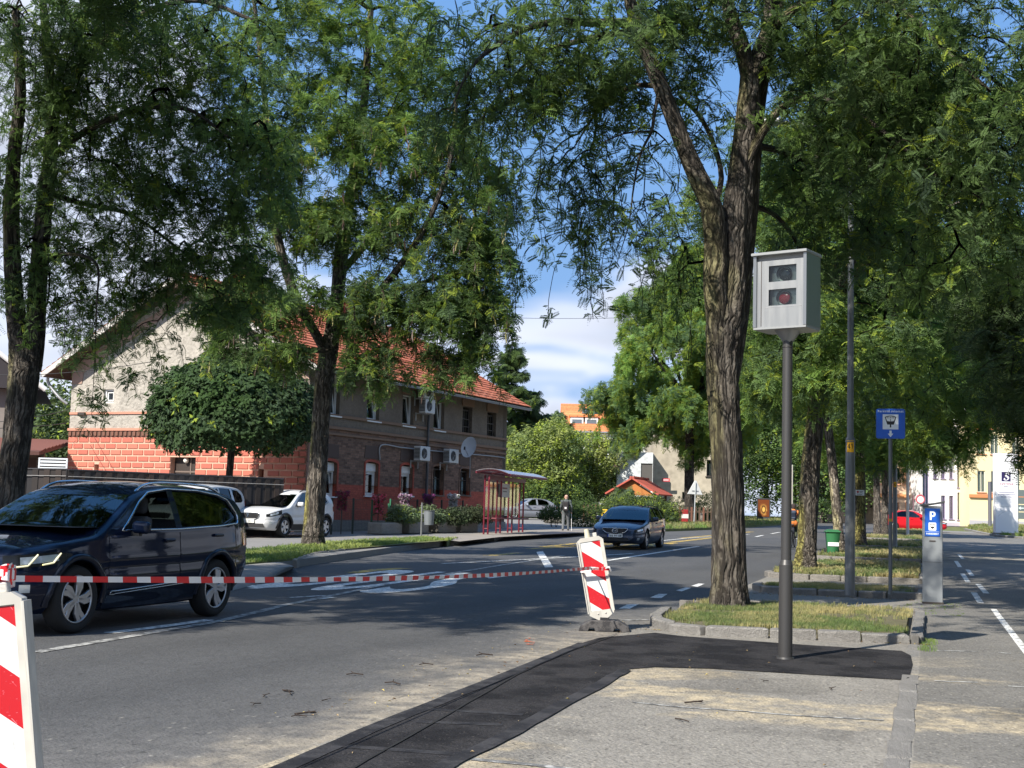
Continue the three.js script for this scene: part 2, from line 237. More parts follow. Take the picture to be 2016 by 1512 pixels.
// ---------------------------------------------------------------- painted markings
const paintTex = tex(256, 256, (u, v, i, j) => { const n = fbm(u * 20, v * 20, 4, 71, 20) + 0.25 * (hash2(i, j, 2) - 0.5); return mix3([0.22, 0.22, 0.21], [0.72, 0.72, 0.69], sst(0.30, 0.52, n)); });
const wornTex = tex(256, 256, (u, v, i, j) => { const n = fbm(u * 20, v * 20, 4, 74, 20) + 0.3 * (hash2(i, j, 2) - 0.5); return mix3([0.12, 0.12, 0.118], [0.42, 0.42, 0.40], sst(0.36, 0.66, n)); });
const yellowTex = tex(256, 256, (u, v, i, j) => { const n = fbm(u * 16, v * 16, 4, 77, 16) + 0.3 * (hash2(i, j, 3) - 0.5); return mix3([0.13, 0.12, 0.10], [0.55, 0.37, 0.06], sst(0.36, 0.62, n)); });
const mPaint = new THREE.MeshStandardMaterial({ map: scaled(paintTex, 1.1), roughness: 0.8 }), mWorn = new THREE.MeshStandardMaterial({ map: scaled(wornTex, 0.9), roughness: 0.85 }), mYellow = new THREE.MeshStandardMaterial({ map: scaled(yellowTex, 0.7), roughness: 0.85 });
const MK = AIR * 1.6;
const mark = (px, w, mat, label, dy = MK) => struct('road_marking', ribbon(dense(xz(...px), 1.2), w, dy), mat, label);
const quad = (px, mat, label, dy = MK) => struct('road_marking', sheet(xz(...px), dy), mat, label);
mark([[70, 1285], [430, 1224], [560, 1192], [780, 1146], [1000, 1111], [1110, 1094]], 0.13, mWorn, 'worn white line down the middle of the street');
mark([[1195, 1104], [1290, 1089], [1375, 1076]], 0.15, mPaint, 'white line end beside the approaching estate car');
mark([[215, 1247], [320, 1234], [412, 1221]], 0.15, mPaint, 'short white line beside the dark car');
mark([[870, 1110], [1050, 1101], [1165, 1095], [1246, 1090]], 0.12, mPaint, 'thin white lane line before the approaching car');
mark([[1475, 1052], [1350, 1060], [1290, 1066]], 0.14, mPaint, 'white line on the far carriageway');
quad([[1056, 1087], [1069, 1085.5], [1089, 1117], [1073, 1118]], mPaint, 'white stop bar across the turning lane');
for (const q of [[[1280, 1177], [1296, 1170], [1314, 1170], [1302, 1178]], [[1331, 1163], [1350, 1157], [1361, 1158], [1342, 1165]], [[1361, 1154], [1376, 1149], [1387, 1150], [1373, 1156]], [[1218, 1199], [1234, 1191], [1258, 1190], [1240, 1199]]]) quad(q, mPaint, 'white dash along the edge of the parking lane');
mark([[1226, 1222], [1250, 1221], [1282, 1221]], 0.10, mWorn, 'worn white line before the grass island');
for (const q of [[[1580, 1070], [1592, 1068]], [[1555, 1062], [1568, 1060]], [[1488, 1057], [1502, 1054]], [[1518, 1051], [1535, 1048]]]) mark(q, 0.16, mPaint, 'short white dash on the far carriageway');
mark([[620, 1180], [655, 1176]], 0.16, mPaint, 'white tick beside the bus lettering'); mark([[570, 1177], [640, 1173]], 0.09, mPaint, 'thin white stroke beside the bus lettering');
mark([[495, 1159], [560, 1153], [640, 1148]], 0.2, mPaint, 'white stroke beside the bus lettering');
// BUS, painted to be read from this side
{
  const { FontLoader } = await import('three/addons/loaders/FontLoader.js');
  const font = await new FontLoader().loadAsync('fonts/droid/droid_sans_bold.typeface.json');
  globalThis.FONT_BOLD = font;
  const place = (txt, w, x0, z0, len, mat, label, lean = 0) => {
    const g = new THREE.ShapeGeometry(font.generateShapes(txt, 1), 6); g.computeBoundingBox(); const b = g.boundingBox, p = g.attributes.position;
    for (let i = 0; i < p.count; i++) { const u = (p.getX(i) - b.min.x) / (b.max.x - b.min.x), v = (p.getY(i) - b.min.y) / (b.max.y - b.min.y), z = z0 - v * len, x = x0 + u * w + lean * v; p.setXYZ(i, x, groundY(z) + MK, z); }
    g.computeVertexNormals(); const uv = g.attributes.uv; for (let i = 0; i < p.count; i++) uv.setXY(i, p.getX(i), p.getZ(i)); struct('road_marking', g, mat, label);
  };
  const a = P(690, 1166);
  place('S', 0.75, a.x, a.z, 6.6, mPaint, 'white road letter S'); place('U', 0.75, a.x - 1.0, a.z, 6.6, mPaint, 'white road letter U'); place('B', 0.75, a.x - 2.0, a.z, 6.6, mPaint, 'white road letter B');
  const b = P(1150, 1080); place('BUS', 3.2, b.x - 1.6, b.z, 9, mYellow, 'faded yellow BUS lettering in the stop bay');
}
for (const q of [[[1040, 1081], [1120, 1076]], [[1130, 1075], [1235, 1067]], [[690, 1128], [760, 1121]], [[740, 1122], [800, 1119]], [[960, 1094], [1020, 1089]], [[1340, 1060], [1480, 1047]], [[1320, 1068], [1420, 1057]]]) mark(q, 0.34, mYellow, 'faded yellow bus bay marking');
// footpath lines
const FP = AIR * 2;
mark([[1956, 1200], [1985, 1238], [2030, 1296], [2100, 1385]], 0.09, mPaint, 'white line along the cycle path', FP);
for (const q of [[[1882, 1105], [1890, 1117]], [[1895, 1130], [1906, 1147]], [[1917, 1167], [1931, 1188]], [[1925, 1150], [1942, 1169]], [[1905, 1122], [1914, 1134]], [[1888, 1092], [1896, 1101]]]) mark(q, 0.11, mPaint, 'white dash on the cycle path', FP);
for (const q of [[[1832, 1193], [1905, 1192]], [[1842, 1282], [1925, 1284]], [[1965, 1286], [1990, 1288]], [[1840, 1342], [1925, 1345]], [[1985, 1352], [2016, 1354]], [[1968, 1236], [2000, 1237]]]) mark(q, 0.07, mWorn, 'worn white cross line on the path', FP);
mark([[1245, 1384], [1340, 1394], [1450, 1401], [1560, 1410], [1740, 1420]], 0.045, mWorn, 'worn white parking bay line', FP);
mark([[930, 1497], [1040, 1507], [1150, 1520]], 0.07, mWorn, 'faint white line at the near edge of the parking bay', FP);
quad([[1030, 1262], [1042, 1257], [1056, 1261], [1050, 1270], [1036, 1270]], new THREE.MeshStandardMaterial({ color: new THREE.Color(0.55, 0.13, 0.05), roughness: 0.9, transparent: true, alphaMap: scaled(tex(128, 128, (u, v) => sst(0.5, 0.66, fbm(u * 10, v * 10, 4, 81, 10)), false), 1.6) }), 'orange survey spray mark on the road', AIR * 2);

// ---------------------------------------------------------------- kerbs: every stone its own piece
seed(7);
const stoneGeo = [0, 1, 2, 3].map((k) => { const g = mergeVertices(new RoundedBoxGeometry(1, 1, 1, 3, 0.12).deleteAttribute('normal').deleteAttribute('uv'), 1e-4), p = g.attributes.position, uv = []; for (let i = 0; i < p.count; i++) { const x = p.getX(i), y = p.getY(i), z = p.getZ(i); p.setXYZ(i, x + 0.03 * (vnoise(y * 6 + k * 9, z * 6, 3) - 0.5), y + 0.14 * (vnoise(x * 5 + k * 7, z * 4, 4) - 0.5), z + 0.22 * (vnoise(x * 6 + k * 5, y * 5, 5) - 0.5)); uv.push(x * 0.8 + k * 0.3 + z * 0.2, y * 0.2 + z * 0.2); } g.setAttribute('uv', new THREE.Float32BufferAttribute(uv, 2)); g.computeVertexNormals(); return g; });
function kerbLine(parent, pts, h, w, len, mat, name = 'kerb_stone', sink = 0.06, jit = 0.25, base = 0) {
  const d = dense(pts, 0.05); let acc = 0, start = d[0], L = len * rr(1 - jit, 1 + jit);
  for (let i = 1; i < d.length; i++) {
    acc += Math.hypot(d[i][0] - d[i - 1][0], d[i][1] - d[i - 1][1]);
    if (acc >= L || i === d.length - 1) {
      const e = d[i], l = Math.hypot(e[0] - start[0], e[1] - start[1]); if (l > 0.08) {
        const m = part(name, stoneGeo[Math.floor(rnd() * 4)], mat, parent); m.scale.set(l - 0.018, h + sink, w); m.position.set((e[0] + start[0]) / 2, groundY((e[1] + start[1]) / 2) + base + (h - sink) / 2 + rr(-0.008, 0.008), (e[1] + start[1]) / 2); m.rotation.y = -Math.atan2(e[1] - start[1], e[0] - start[0]); m.rotation.z = Math.atan2(groundY(e[1]) - groundY(start[1]), l) + rr(-0.01, 0.01);
      } start = e; acc = 0; L = len * rr(1 - jit, 1 + jit);
    }
  }
}
const flush = structGroup('kerb_strip', 'flush stone strip between the parking bays and the path');
kerbLine(flush, [[-0.19, 2], [-0.17, -16.0]], 0.012, 0.15, 0.85, mStone, 'paving_stone', 0.10, 0.3);
kerbLine(flush, [[-0.17, -20.2], [-0.15, -60]], 0.012, 0.15, 1.6, mStone, 'paving_stone', 0.10, 0.3);

// ---------------------------------------------------------------- grass
function bladeTuft(n, h, spread, w) { const pos = [], nor = []; for (let i = 0; i < n; i++) { const a = rnd() * 6.283, r = spread * Math.sqrt(rnd()), bx = Math.cos(a) * r, bz = Math.sin(a) * r, hh = h * rr(0.45, 1.1), lean = hh * rr(0.1, 0.75), b = rnd() * 6.283, lx = Math.cos(b) * lean, lz = Math.sin(b) * lean, c = rnd() * 6.283, wx = Math.cos(c) * w / 2, wz = Math.sin(c) * w / 2; const m = [bx + lx * 0.35, hh * 0.6, bz + lz * 0.35], t = [bx + lx, hh * 0.95, bz + lz]; pos.push(bx - wx, -0.01, bz - wz, bx + wx, -0.01, bz + wz, m[0] + wx * 0.8, m[1], m[2] + wz * 0.8, bx - wx, -0.01, bz - wz, m[0] + wx * 0.8, m[1], m[2] + wz * 0.8, m[0] - wx * 0.8, m[1], m[2] - wz * 0.8, m[0] - wx * 0.8, m[1], m[2] - wz * 0.8, m[0] + wx * 0.8, m[1], m[2] + wz * 0.8, t[0], t[1], t[2]); for (let k = 0; k < 9; k++) nor.push(wz * 3 / w, 0.85, -wx * 3 / w); } const g = new THREE.BufferGeometry(); g.setAttribute('position', new THREE.Float32BufferAttribute(pos, 3)); g.computeVertexNormals(); return g; }
seed(9);
const tuftA = bladeTuft(8, 0.058, 0.05, 0.008), tuftFar = bladeTuft(9, 0.13, 0.10, 0.022);
const mBlade = new THREE.MeshPhysicalMaterial({ roughness: 0.96, transmission: 0.45, thickness: 0, side: THREE.DoubleSide });
const inPoly = (x, z, poly) => { let c = false; for (let i = 0, j = poly.length - 1; i < poly.length; j = i++) { const a = poly[i], b = poly[j]; if ((a[1] > z) !== (b[1] > z) && x < (b[0] - a[0]) * (z - a[1]) / (b[1] - a[1]) + a[0]) c = !c; } return c; };
const _m = new THREE.Matrix4(), _q = new THREE.Quaternion(), _e = new THREE.Euler(), _c = new THREE.Color();
function grassOn(poly, dy, perM2, geo, tint, label, size = 1, bald = () => 0) {
  let x0 = 1e9, x1 = -1e9, z0 = 1e9, z1 = -1e9; for (const p of poly) { x0 = Math.min(x0, p[0]); x1 = Math.max(x1, p[0]); z0 = Math.min(z0, p[1]); z1 = Math.max(z1, p[1]); }
  const N = Math.round((x1 - x0) * (z1 - z0) * perM2), list = [];
  for (let i = 0; i < N; i++) { const x = rr(x0, x1), z = rr(z0, z1); if (!inPoly(x, z, poly) || rnd() < bald(x, z)) continue; list.push([x, z]); }
  const im = new THREE.InstancedMesh(geo, mBlade, list.length); im.name = numbered('grass'); im.userData = { kind: 'stuff', label };
  list.forEach(([x, z], i) => { const pt = fbm(x * 1.1, z * 1.1, 4, 90), s = size * rr(0.6, 1.25) * (0.7 + 0.6 * pt); _m.compose(V(x, groundY(z) + dy, z), _q.setFromEuler(_e.set(0, rnd() * 6.28, 0)), V(s, s * rr(0.7, 1.2), s)); im.setMatrixAt(i, _m); const t = clamp((pt - 0.5) * 2.6 + 0.5 + 0.45 * (rnd() - 0.5), 0, 1); const c = mul3(mix3(tint[0], tint[1], t), rr(0.75, 1.15)); im.setColorAt(i, _c.setRGB(c[0], c[1], c[2])); });
  im.castShadow = im.receiveShadow = true; scene.add(im);
}
const DRY = [[0.12, 0.19, 0.035], [0.50, 0.42, 0.18]], LUSH = [[0.14, 0.24, 0.035], [0.32, 0.38, 0.08]];
// right-hand islands: [front z, back z, left x]
const islands = [[-16.05, -20.6, -3.55], [-24.3, -26.2, -3.1], [-29.2, -36.2, -3.45], [-40.2, -48.5, -3.4], [-53, -60, -3.3], [-66, -72, -3.2], [-79, -86, -3.2], [-91, -94, -3.2]];
const ISL = islands.map(([zf, zb, xl], k) => {
  const xr = -0.12, r = 0.75, poly = k ? [[xr, zf], [xr, zb], [xl + r, zb], [xl, zb + r], [xl, zf - r], [xl + r, zf]] : [[xr, -16.05], [xr, zb], [-3.0, zb], [-3.5, zb + 0.6], ...xz([1286, 1231], [1312, 1243], [1345, 1250])];
  const g = structGroup('traffic_island', ['kerbed grass island round the thick tree behind the pole', 'narrow grass island carrying the lamp post and parking sign', 'grass island round the mossy second tree', 'grass island with the green bin'][k] ?? 'far kerbed grass island of the tree row');
  const inner = poly.map(([x, z]) => { const cx = (xl + xr) / 2, cz = (zf + zb) / 2; return [lerp(x, cx, 0.16 / ((xr - xl) / 2)), lerp(z, cz, 0.16 / ((zf - zb) / 2))]; });
  part('soil', sheet(inner, KERB - 0.015, 1, 0.1), mSoil, g);
  const front = k ? [[xl, zf - r - 0.6], [xl, zf - r], [xl + r * 0.3, zf - r * 0.3], [xl + r, zf], [xr, zf]] : [[-3.5, -18.4], ...xz([1286, 1231], [1312, 1243], [1345, 1250]), [xr, -16.05]];
  kerbLine(g, front, KERB, 0.15, k ? 0.55 : 0.62, k > 1 ? mStoneB : mStone);
  kerbLine(g, [[xr - 0.02, zf], [xr - 0.02, zb]], KERB * 0.8, 0.14, 1.0, mStone);
  kerbLine(g, [[xr, zb], [xl + r, zb], [xl, zb + r]], KERB, 0.14, k > 2 ? 1.2 : 0.7, mStoneB);
  return { poly: inner, zf, zb, xl };
});
seed(11);
const bareRound = (x0, z0, r) => (x, z) => 0.85 * Math.exp(-((x - x0) ** 2 + (z - z0) ** 2) / (r * r)) + 0.92 * sst(0.46, 0.62, fbm(x * 1.5, z * 1.5, 4, 95)) + 0.5 * sst(0.35, 0.05, Math.min(Math.abs(x + 0.28), Math.abs(z + 16.2)));
grassOn(ISL[0].poly, KERB - 0.01, 760, tuftA, DRY, 'dry yellow-green grass on the near island', 1.0, bareRound(-3.0, -20.3, 0.7));
grassOn(ISL[1].poly, KERB - 0.01, 500, tuftA, [LUSH[0], DRY[1]], 'rough grass round the lamp post', 0.9, bareRound(-9, 0, 1));
grassOn(ISL[2].poly, KERB - 0.01, 330, tuftFar, DRY, 'dry grass round the second tree', 0.9, bareRound(-3, -34.5, 0.6));
for (let k = 3; k < ISL.length; k++) grassOn(ISL[k].poly, KERB - 0.01, 160, tuftFar, DRY, 'dry grass on a far island', 1.0, bareRound(-9, 0, 1));
// weeds along the strip and scattered litter are real things too
grassOn([[-0.12, -15.2], [0.06, -15.2], [0.06, -16.7], [-0.12, -16.7]], 0, 260, tuftA, LUSH, 'weeds sprouting beside the kerb corner', 0.9);
grassOn([[-0.4, -20.9], [0.5, -20.9], [0.5, -23.8], [-0.4, -23.8]], 0, 30, tuftA, LUSH, 'weeds along the path edge', 0.7);

// ---------------------------------------------------------------- left side: kerbed lawn, pavement, bus stop
const lk = xz([575, 1118], [610, 1103], [700, 1093], [800, 1082], [890, 1073], [902, 1069]);       // foot of the lawn's kerb
const lawnPoly = [...lk, ...xz([880, 1066, LEFT], [840, 1061, LEFT], [740, 1066, LEFT], [640, 1073, LEFT], [540, 1082, LEFT], [440, 1090, LEFT], [300, 1104, LEFT], [300, 1122, LEFT], [470, 1112, LEFT], [545, 1106, LEFT])];
const pav = [...xz([902, 1069], [930, 1066], [965, 1066], [985, 1059], [1060, 1054.5], [1150, 1050], [1165, 1049]), ...xz([1315, 1045], [1330, 1034]), [-30, -110], [-80, -110], [-80, -20], [-34, -14], ...xz([300, 1122, 0], [470, 1135, 0], [540, 1124, 0], [575, 1118])];
struct('pavement', sheet(pav, LEFT - 0.012, 1, 0.25), mPave, 'pale pavement and service lane before the brick house');
struct('pavement', sheet(xz([905, 1066, LEFT], [985, 1057, LEFT], [1150, 1048, LEFT], [1160, 1040, LEFT], [1040, 1043, LEFT], [960, 1048, LEFT], [880, 1056, LEFT], [860, 1061, LEFT]), LEFT, 1), mPaveWarm, 'warm grey bus stop platform');
{ // the driveway: level with the lawn, then a ramp down to the carriageway
  const top = [[300, 1128], [470, 1113], [548, 1106], [577, 1114]], mid = [[300, 1142], [470, 1126], [545, 1117], [578, 1117]], low = [[300, 1190], [440, 1168], [520, 1146], [577, 1119]], pos = [], uv = [], idx = [];
  [[top, LEFT + 0.004], [mid, LEFT - 0.02], [low, 0.004]].forEach(([row, dy]) => row.forEach(([x, y]) => { const q = P(x, y, dy); pos.push(q.x, q.y, q.z); uv.push(q.x, -q.z); }));
  for (let r = 0; r < 2; r++) for (let k = 0; k < 3; k++) { const a = r * 4 + k; idx.push(a, a + 4, a + 1, a + 1, a + 4, a + 5); }
  const g = new THREE.BufferGeometry(); g.setAttribute('position', new THREE.Float32BufferAttribute(pos, 3)); g.setAttribute('uv', new THREE.Float32BufferAttribute(uv, 2)); g.setIndex(idx); g.computeVertexNormals(); struct('driveway', g, mPave, 'worn asphalt driveway ramp beside the lawn');
}
const lawnG = structGroup('lawn', 'kerbed strip of lawn beside the bus stop');
part('turf', sheet(lawnPoly, LEFT + 0.03, 1, 0.2), mLawn, lawnG);
kerbLine(lawnG, lk, LEFT + 0.02, 0.2, 1.1, mConcrete);
const busKerb = structGroup('kerb', 'stone kerb of the bus stop platform');
kerbLine(busKerb, xz([968, 1066], [987, 1058.5], [1060, 1054], [1160, 1049], [1175, 1047]), LEFT, 0.2, 1.0, mStoneB);
const farKerb = structGroup('kerb', 'kerb of the far grass verge');
kerbLine(farKerb, xz([1310, 1046], [1338, 1044.5]), 0.15, 0.2, 1.5, mStoneB); kerbLine(farKerb, xz([1372, 1044], [1430, 1040], [1540, 1032], [1570, 1028.5]), 0.15, 0.2, 1.5, mStoneB);
seed(13);
grassOn(lawnPoly, LEFT + 0.02, 170, tuftFar, LUSH, 'mown bright grass of the kerbed lawn', 0.85, (x, z) => 0.8 * Math.exp(-((x + 16.4) ** 2 + (z + 33) ** 2) / 0.8));
const verge = xz([1180, 1030, 0.15], [1310, 1041, 0.15], [1345, 1040, 0.15], [1430, 1037, 0.15], [1540, 1030, 0.15], [1570, 1027, 0.15], [1560, 1022, 0.15], [1400, 1022, 0.15], [1280, 1022, 0.15]);
struct('lawn', sheet(verge, 0.15, 1, 0.2), mLawn, 'grass verge along the far side of the street');
grassOn(verge, 0.15, 14, tuftFar, [LUSH[0], [0.30, 0.28, 0.09]], 'grass of the far verge', 2.0);
const rightLawn = xz([1905, 1043], [1930, 1049], [1965, 1056], [2040, 1062], [2300, 1075], [2300, 1040], [2030, 1036], [1950, 1037], [1912, 1039]);
struct('lawn', sheet(rightLawn, 0.1, 1, 0.15), mLawn, 'grass bed round the white sign pillar');
grassOn(rightLawn, 0.1, 10, tuftFar, [LUSH[0], [0.30, 0.28, 0.09]], 'grass of the sign bed', 2.0);
kerbLine(structGroup('kerb', 'pale kerb of the sign bed'), xz([1900, 1043], [1930, 1050], [1965, 1057], [2040, 1063], [2300, 1077]), 0.12, 0.2, 1.4, mStone);
// fallen leaves and twigs
seed(15);
{
  const leafG = new THREE.BufferGeometry(); leafG.setAttribute('position', new THREE.Float32BufferAttribute([-0.02, 0.004, 0, 0, 0.012, -0.008, 0.022, 0.003, 0, -0.02, 0.004, 0, 0.022, 0.003, 0, 0.002, 0.014, 0.009], 3)); leafG.computeVertexNormals();
  const im = new THREE.InstancedMesh(leafG, new THREE.MeshStandardMaterial({ roughness: 0.9, side: THREE.DoubleSide }), 900); im.name = 'fallen_leaves'; im.userData = { kind: 'stuff', label: 'dry leaves and seeds scattered over the asphalt' };
  for (let i = 0; i < 900; i++) { let x, z, y = AIR * 3; const k = rnd(); if (k < 0.05) { x = rr(-3.4, -0.3); z = rr(-16, -5); } else if (k < 0.35) { x = rr(-3.4, 0); z = -15.93 + 0.07 * gauss(); } else if (k < 0.7) { x = rr(-3.3, -0.2); z = -24.0 + 0.25 * gauss(); } else if (k < 0.8) { x = -3.9 + 0.5 * gauss(); z = rr(-17, -8); } else { const t = rnd(); const j = Math.min(lk.length - 2, Math.floor(t * (lk.length - 1))), f = t * (lk.length - 1) - j; x = lerp(lk[j][0], lk[j + 1][0], f) + 0.15 + 0.1 * Math.abs(gauss()); z = lerp(lk[j][1], lk[j + 1][1], f); } const s = rr(0.3, 0.9); _m.compose(V(x, groundY(z) + y, z), _q.setFromEuler(_e.set(rr(-0.3, 0.3), rnd() * 6.28, rr(-0.3, 0.3))), V(s, s, s)); im.setMatrixAt(i, _m); const c = rnd() < 0.3 ? [0.45, 0.36, 0.12] : rnd() < 0.6 ? [0.16, 0.09, 0.04] : [0.30, 0.22, 0.12]; im.setColorAt(i, _c.setRGB(...c)); }
  im.castShadow = true; scene.add(im);
  const tw = new THREE.InstancedMesh(mergeGeometries([bar(V(-0.07, 0.012, 0), V(0.02, 0.02, 0.01), 0.006, 5), bar(V(0.02, 0.02, 0.01), V(0.08, 0.01, -0.02), 0.005, 5), bar(V(0.02, 0.02, 0.01), V(0.05, 0.03, 0.05), 0.004, 5)].map(plain)), M([0.035, 0.024, 0.018], 0.9), 16); tw.name = 'fallen_twigs'; tw.userData = { kind: 'stuff', label: 'dark twigs and pod scraps lying on the road' };
  [[565, 1362], [572, 1366], [520, 1372], [775, 1348], [600, 1408], [612, 1404], [590, 1412], [955, 1292], [1636, 1358], [1507, 1342], [505, 1388], [640, 1380], [700, 1330], [1365, 1386], [840, 1310], [1340, 1420]].forEach(([x, y], i) => { const p = P(x, y, 0.004); _m.compose(p, _q.setFromEuler(_e.set(0, rnd() * 6.28, 0)), V(1, 1, 1).multiplyScalar(rr(0.5, 1.1))); tw.setMatrixAt(i, _m); }); tw.castShadow = true; scene.add(tw);
}
// ================================================================ THE BRICK HOUSE
const G_AC = 'air conditioners on the brick house';
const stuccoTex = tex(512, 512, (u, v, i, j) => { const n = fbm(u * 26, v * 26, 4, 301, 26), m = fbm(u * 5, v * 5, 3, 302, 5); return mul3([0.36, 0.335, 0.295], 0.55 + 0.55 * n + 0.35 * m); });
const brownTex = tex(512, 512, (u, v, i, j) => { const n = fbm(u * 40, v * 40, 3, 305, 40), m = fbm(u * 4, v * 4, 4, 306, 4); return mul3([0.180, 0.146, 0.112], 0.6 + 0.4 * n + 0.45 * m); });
const smallBrick = (base, mort, wear) => tex(512, 512, (u, v) => { const row = Math.floor(v * 16), uu = u * 6 + (row % 2) * 0.5, c = Math.floor(uu), fx = uu - c, fy = v * 16 - row, m = Math.min(fx * 3.2, (1 - fx) * 3.2, fy, 1 - fy), k = 0.6 + 0.75 * hash2(md(c, 6), row, 31), n = fbm(u * 30, v * 30, 3, 33, 30); return m < 0.09 ? mul3(mort, 0.7 + 0.5 * n) : mul3(base, lerp(1, k, wear) * (0.7 + 0.6 * n)); });
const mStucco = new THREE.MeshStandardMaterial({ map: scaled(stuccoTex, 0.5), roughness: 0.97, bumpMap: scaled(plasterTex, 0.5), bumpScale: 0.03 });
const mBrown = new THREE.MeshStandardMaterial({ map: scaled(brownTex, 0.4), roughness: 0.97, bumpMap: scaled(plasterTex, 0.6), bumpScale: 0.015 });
const mOldBrick = new THREE.MeshStandardMaterial({ map: scaled(smallBrick([0.20, 0.115, 0.078], [0.13, 0.105, 0.085], 1), 0.7), roughness: 0.95 });
const mRedBrick = new THREE.MeshStandardMaterial({ map: scaled(smallBrick([0.40, 0.085, 0.05], [0.30, 0.07, 0.045], 0.35), 0.7), roughness: 0.85 });
const mMortar = M([0.62, 0.37, 0.27], 0.9), mBrickA = [[0.48, 0.135, 0.09], [0.44, 0.122, 0.084], [0.51, 0.155, 0.105]].map((c) => M(c, 0.75));
const mPink = M([0.50, 0.23, 0.16], 0.9), mTan = M([0.24, 0.155, 0.105], 0.95), mPlinth = new THREE.MeshStandardMaterial({ map: scaled(stoneTex, 0.6), roughness: 0.95, color: new THREE.Color(0.7, 0.66, 0.62) });
const mWhite = M([0.78, 0.78, 0.76], 0.4), mDarkFrame = M([0.05, 0.04, 0.035], 0.5), mMetal = M([0.30, 0.31, 0.32], 0.45, { metalness: 0.6 }), mGutter = M([0.36, 0.37, 0.38], 0.4, { metalness: 0.5 }), mWood = M([0.10, 0.065, 0.045], 0.85), mWoodRed = M([0.17, 0.075, 0.05], 0.85);
const mPane = new THREE.MeshPhysicalMaterial({ color: 0xdfe8ea, roughness: 0.03, transmission: 1, thickness: 0, specularIntensity: 1 });
const mRoom = M([0.07, 0.065, 0.06], 1), mCurtain = M([0.62, 0.60, 0.56], 0.9), mPaper = M([0.7, 0.7, 0.68], 0.8);
const tileTex = tex(256, 256, (u, v, i, j) => { const c = Math.floor(u * 8), n = fbm(u * 20, v * 20, 3, 311, 20), k = 0.72 + 0.5 * hash2(c, 0, 7), f = u * 8 - c; return mul3([0.52, 0.150, 0.066], k * (0.7 + 0.55 * n) * (f < 0.07 ? 0.45 : 1)); });
const mTile = new THREE.MeshStandardMaterial({ map: scaled(tileTex, 0.42, 1), roughness: 0.8 });
const D0 = 48, c0 = at(598, 1042, D0), HOUSE_TURN = -7.8 * Math.PI / 180;
const house = thing('brick_house', 'two-storey brick and plaster house with orange tiled roof', 'house', [c0.x, groundY(c0.z) + LEFT, c0.z], HOUSE_TURN);
house.updateMatrixWorld(true);
const inv = house.matrixWorld.clone().invert(), eyeL = V(0, EYE, 0).applyMatrix4(inv);
const onWall = (px, py, ax, val) => { const d = sight(px, py).transformDirection(inv); const t = (val - eyeL[ax]) / d[ax]; return eyeL.clone().addScaledVector(d, t); };
const gab = (px, py) => onWall(px, py, 'z', 0), lng = (px, py) => onWall(px, py, 'x', 0);
const HL = -lng(996, 900).z, WG = -gab(136, 850).x, HW = lng(860, 757).y, RIDGE = HW + (WG / 2) * 0.56, T = 0.4;
const yBandTop = gab(250, 847).y, yBrick = gab(250, 859).y, yPink = gab(250, 813).y;
const yl1 = lng(800, 838).y, yl2 = lng(800, 862).y, yl3 = lng(800, 870).y, yRed = lng(700, 955).y;
const winU = [655, 735, 804, 865, 921, 969].map((x, i) => { const z = lng(x, 800).z; return { z, w: 0.95, y0: lng(x, [818, 829, 839, 848, 855, 861][i]).y, y1: lng(x, [737, 766, 778, 792, 801, 812][i]).y }; });
const winL = [648, 731, 800, 862, 915].map((x, i) => { const z = lng(x, 950).z; return { z, w: 0.98, y0: lng(x, [977, 976, 976, 975, 975][i]).y, y1: lng(x, [907, 909, 915, 917, 922][i]).y }; });
const holeWall = (outline, holes, depth) => { const s = new THREE.Shape(outline.map(([a, b]) => new THREE.Vector2(a, b))); for (const h of holes) { const p = new THREE.Path(); p.moveTo(h[0][0], h[0][1]); h.slice(1).forEach((q) => p.lineTo(q[0], q[1])); p.closePath(); s.holes.push(p); } return new THREE.ExtrudeGeometry(s, { depth, bevelEnabled: false }); };
const rectH = (c, w, y0, y1, arch = 0) => { const o = [[c - w / 2, y0], [c + w / 2, y0], [c + w / 2, y1 - arch]]; if (arch) for (let k = 1; k < 6; k++) { const a = k / 6 * Math.PI; o.push([c + w / 2 * Math.cos(a), y1 - arch + arch * Math.sin(a)]); } o.push([c - w / 2, y1 - arch]); return o; };
// street wall: drawn in (along, up), then turned so that it faces +X
const streetGeo = (g) => g.rotateY(-Math.PI / 2).translate(0, 0, 0);        // (a, y, d) -> (x=-d.., z=a)
const street = (outline, holes, mat, name) => part(name, streetGeo(holeWall(outline, holes, T)).translate(0, 0, 0), mat, house);
// rotateY(-90deg) sends +x to +z and +z to -x: 'along' is local z, depth goes inward (-x)
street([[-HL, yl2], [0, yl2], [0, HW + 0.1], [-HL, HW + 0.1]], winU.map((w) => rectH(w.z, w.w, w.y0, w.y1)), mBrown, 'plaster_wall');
street([[-HL, yRed], [0, yRed], [0, yl2], [-HL, yl2]], winL.filter((w) => 1).map((w) => rectH(w.z, w.w, Math.max(w.y0, yRed + 0.002), w.y1, 0.12)), mOldBrick, 'brick_wall');
{ const holes = winL.map((w) => [[w.z - w.w / 2, w.y0], [w.z + w.w / 2, w.y0], [w.z + w.w / 2, yRed], [w.z - w.w / 2, yRed]]); const order = [...winL].sort((a, b) => a.z - b.z); const o = [[-HL, 0.45], [0, 0.45], [0, yRed]]; order.slice().reverse().forEach((w) => { o.push([w.z + w.w / 2, yRed], [w.z + w.w / 2, w.y0], [w.z - w.w / 2, w.y0], [w.z - w.w / 2, yRed]); }); o.push([-HL, yRed]); street(o, [], mRedBrick, 'painted_brick_wall'); }
part('plinth', box(T + 0.06, 1.3, HL + 0.06, -T / 2 + 0.03, -0.2, -HL / 2), mPlinth, house);
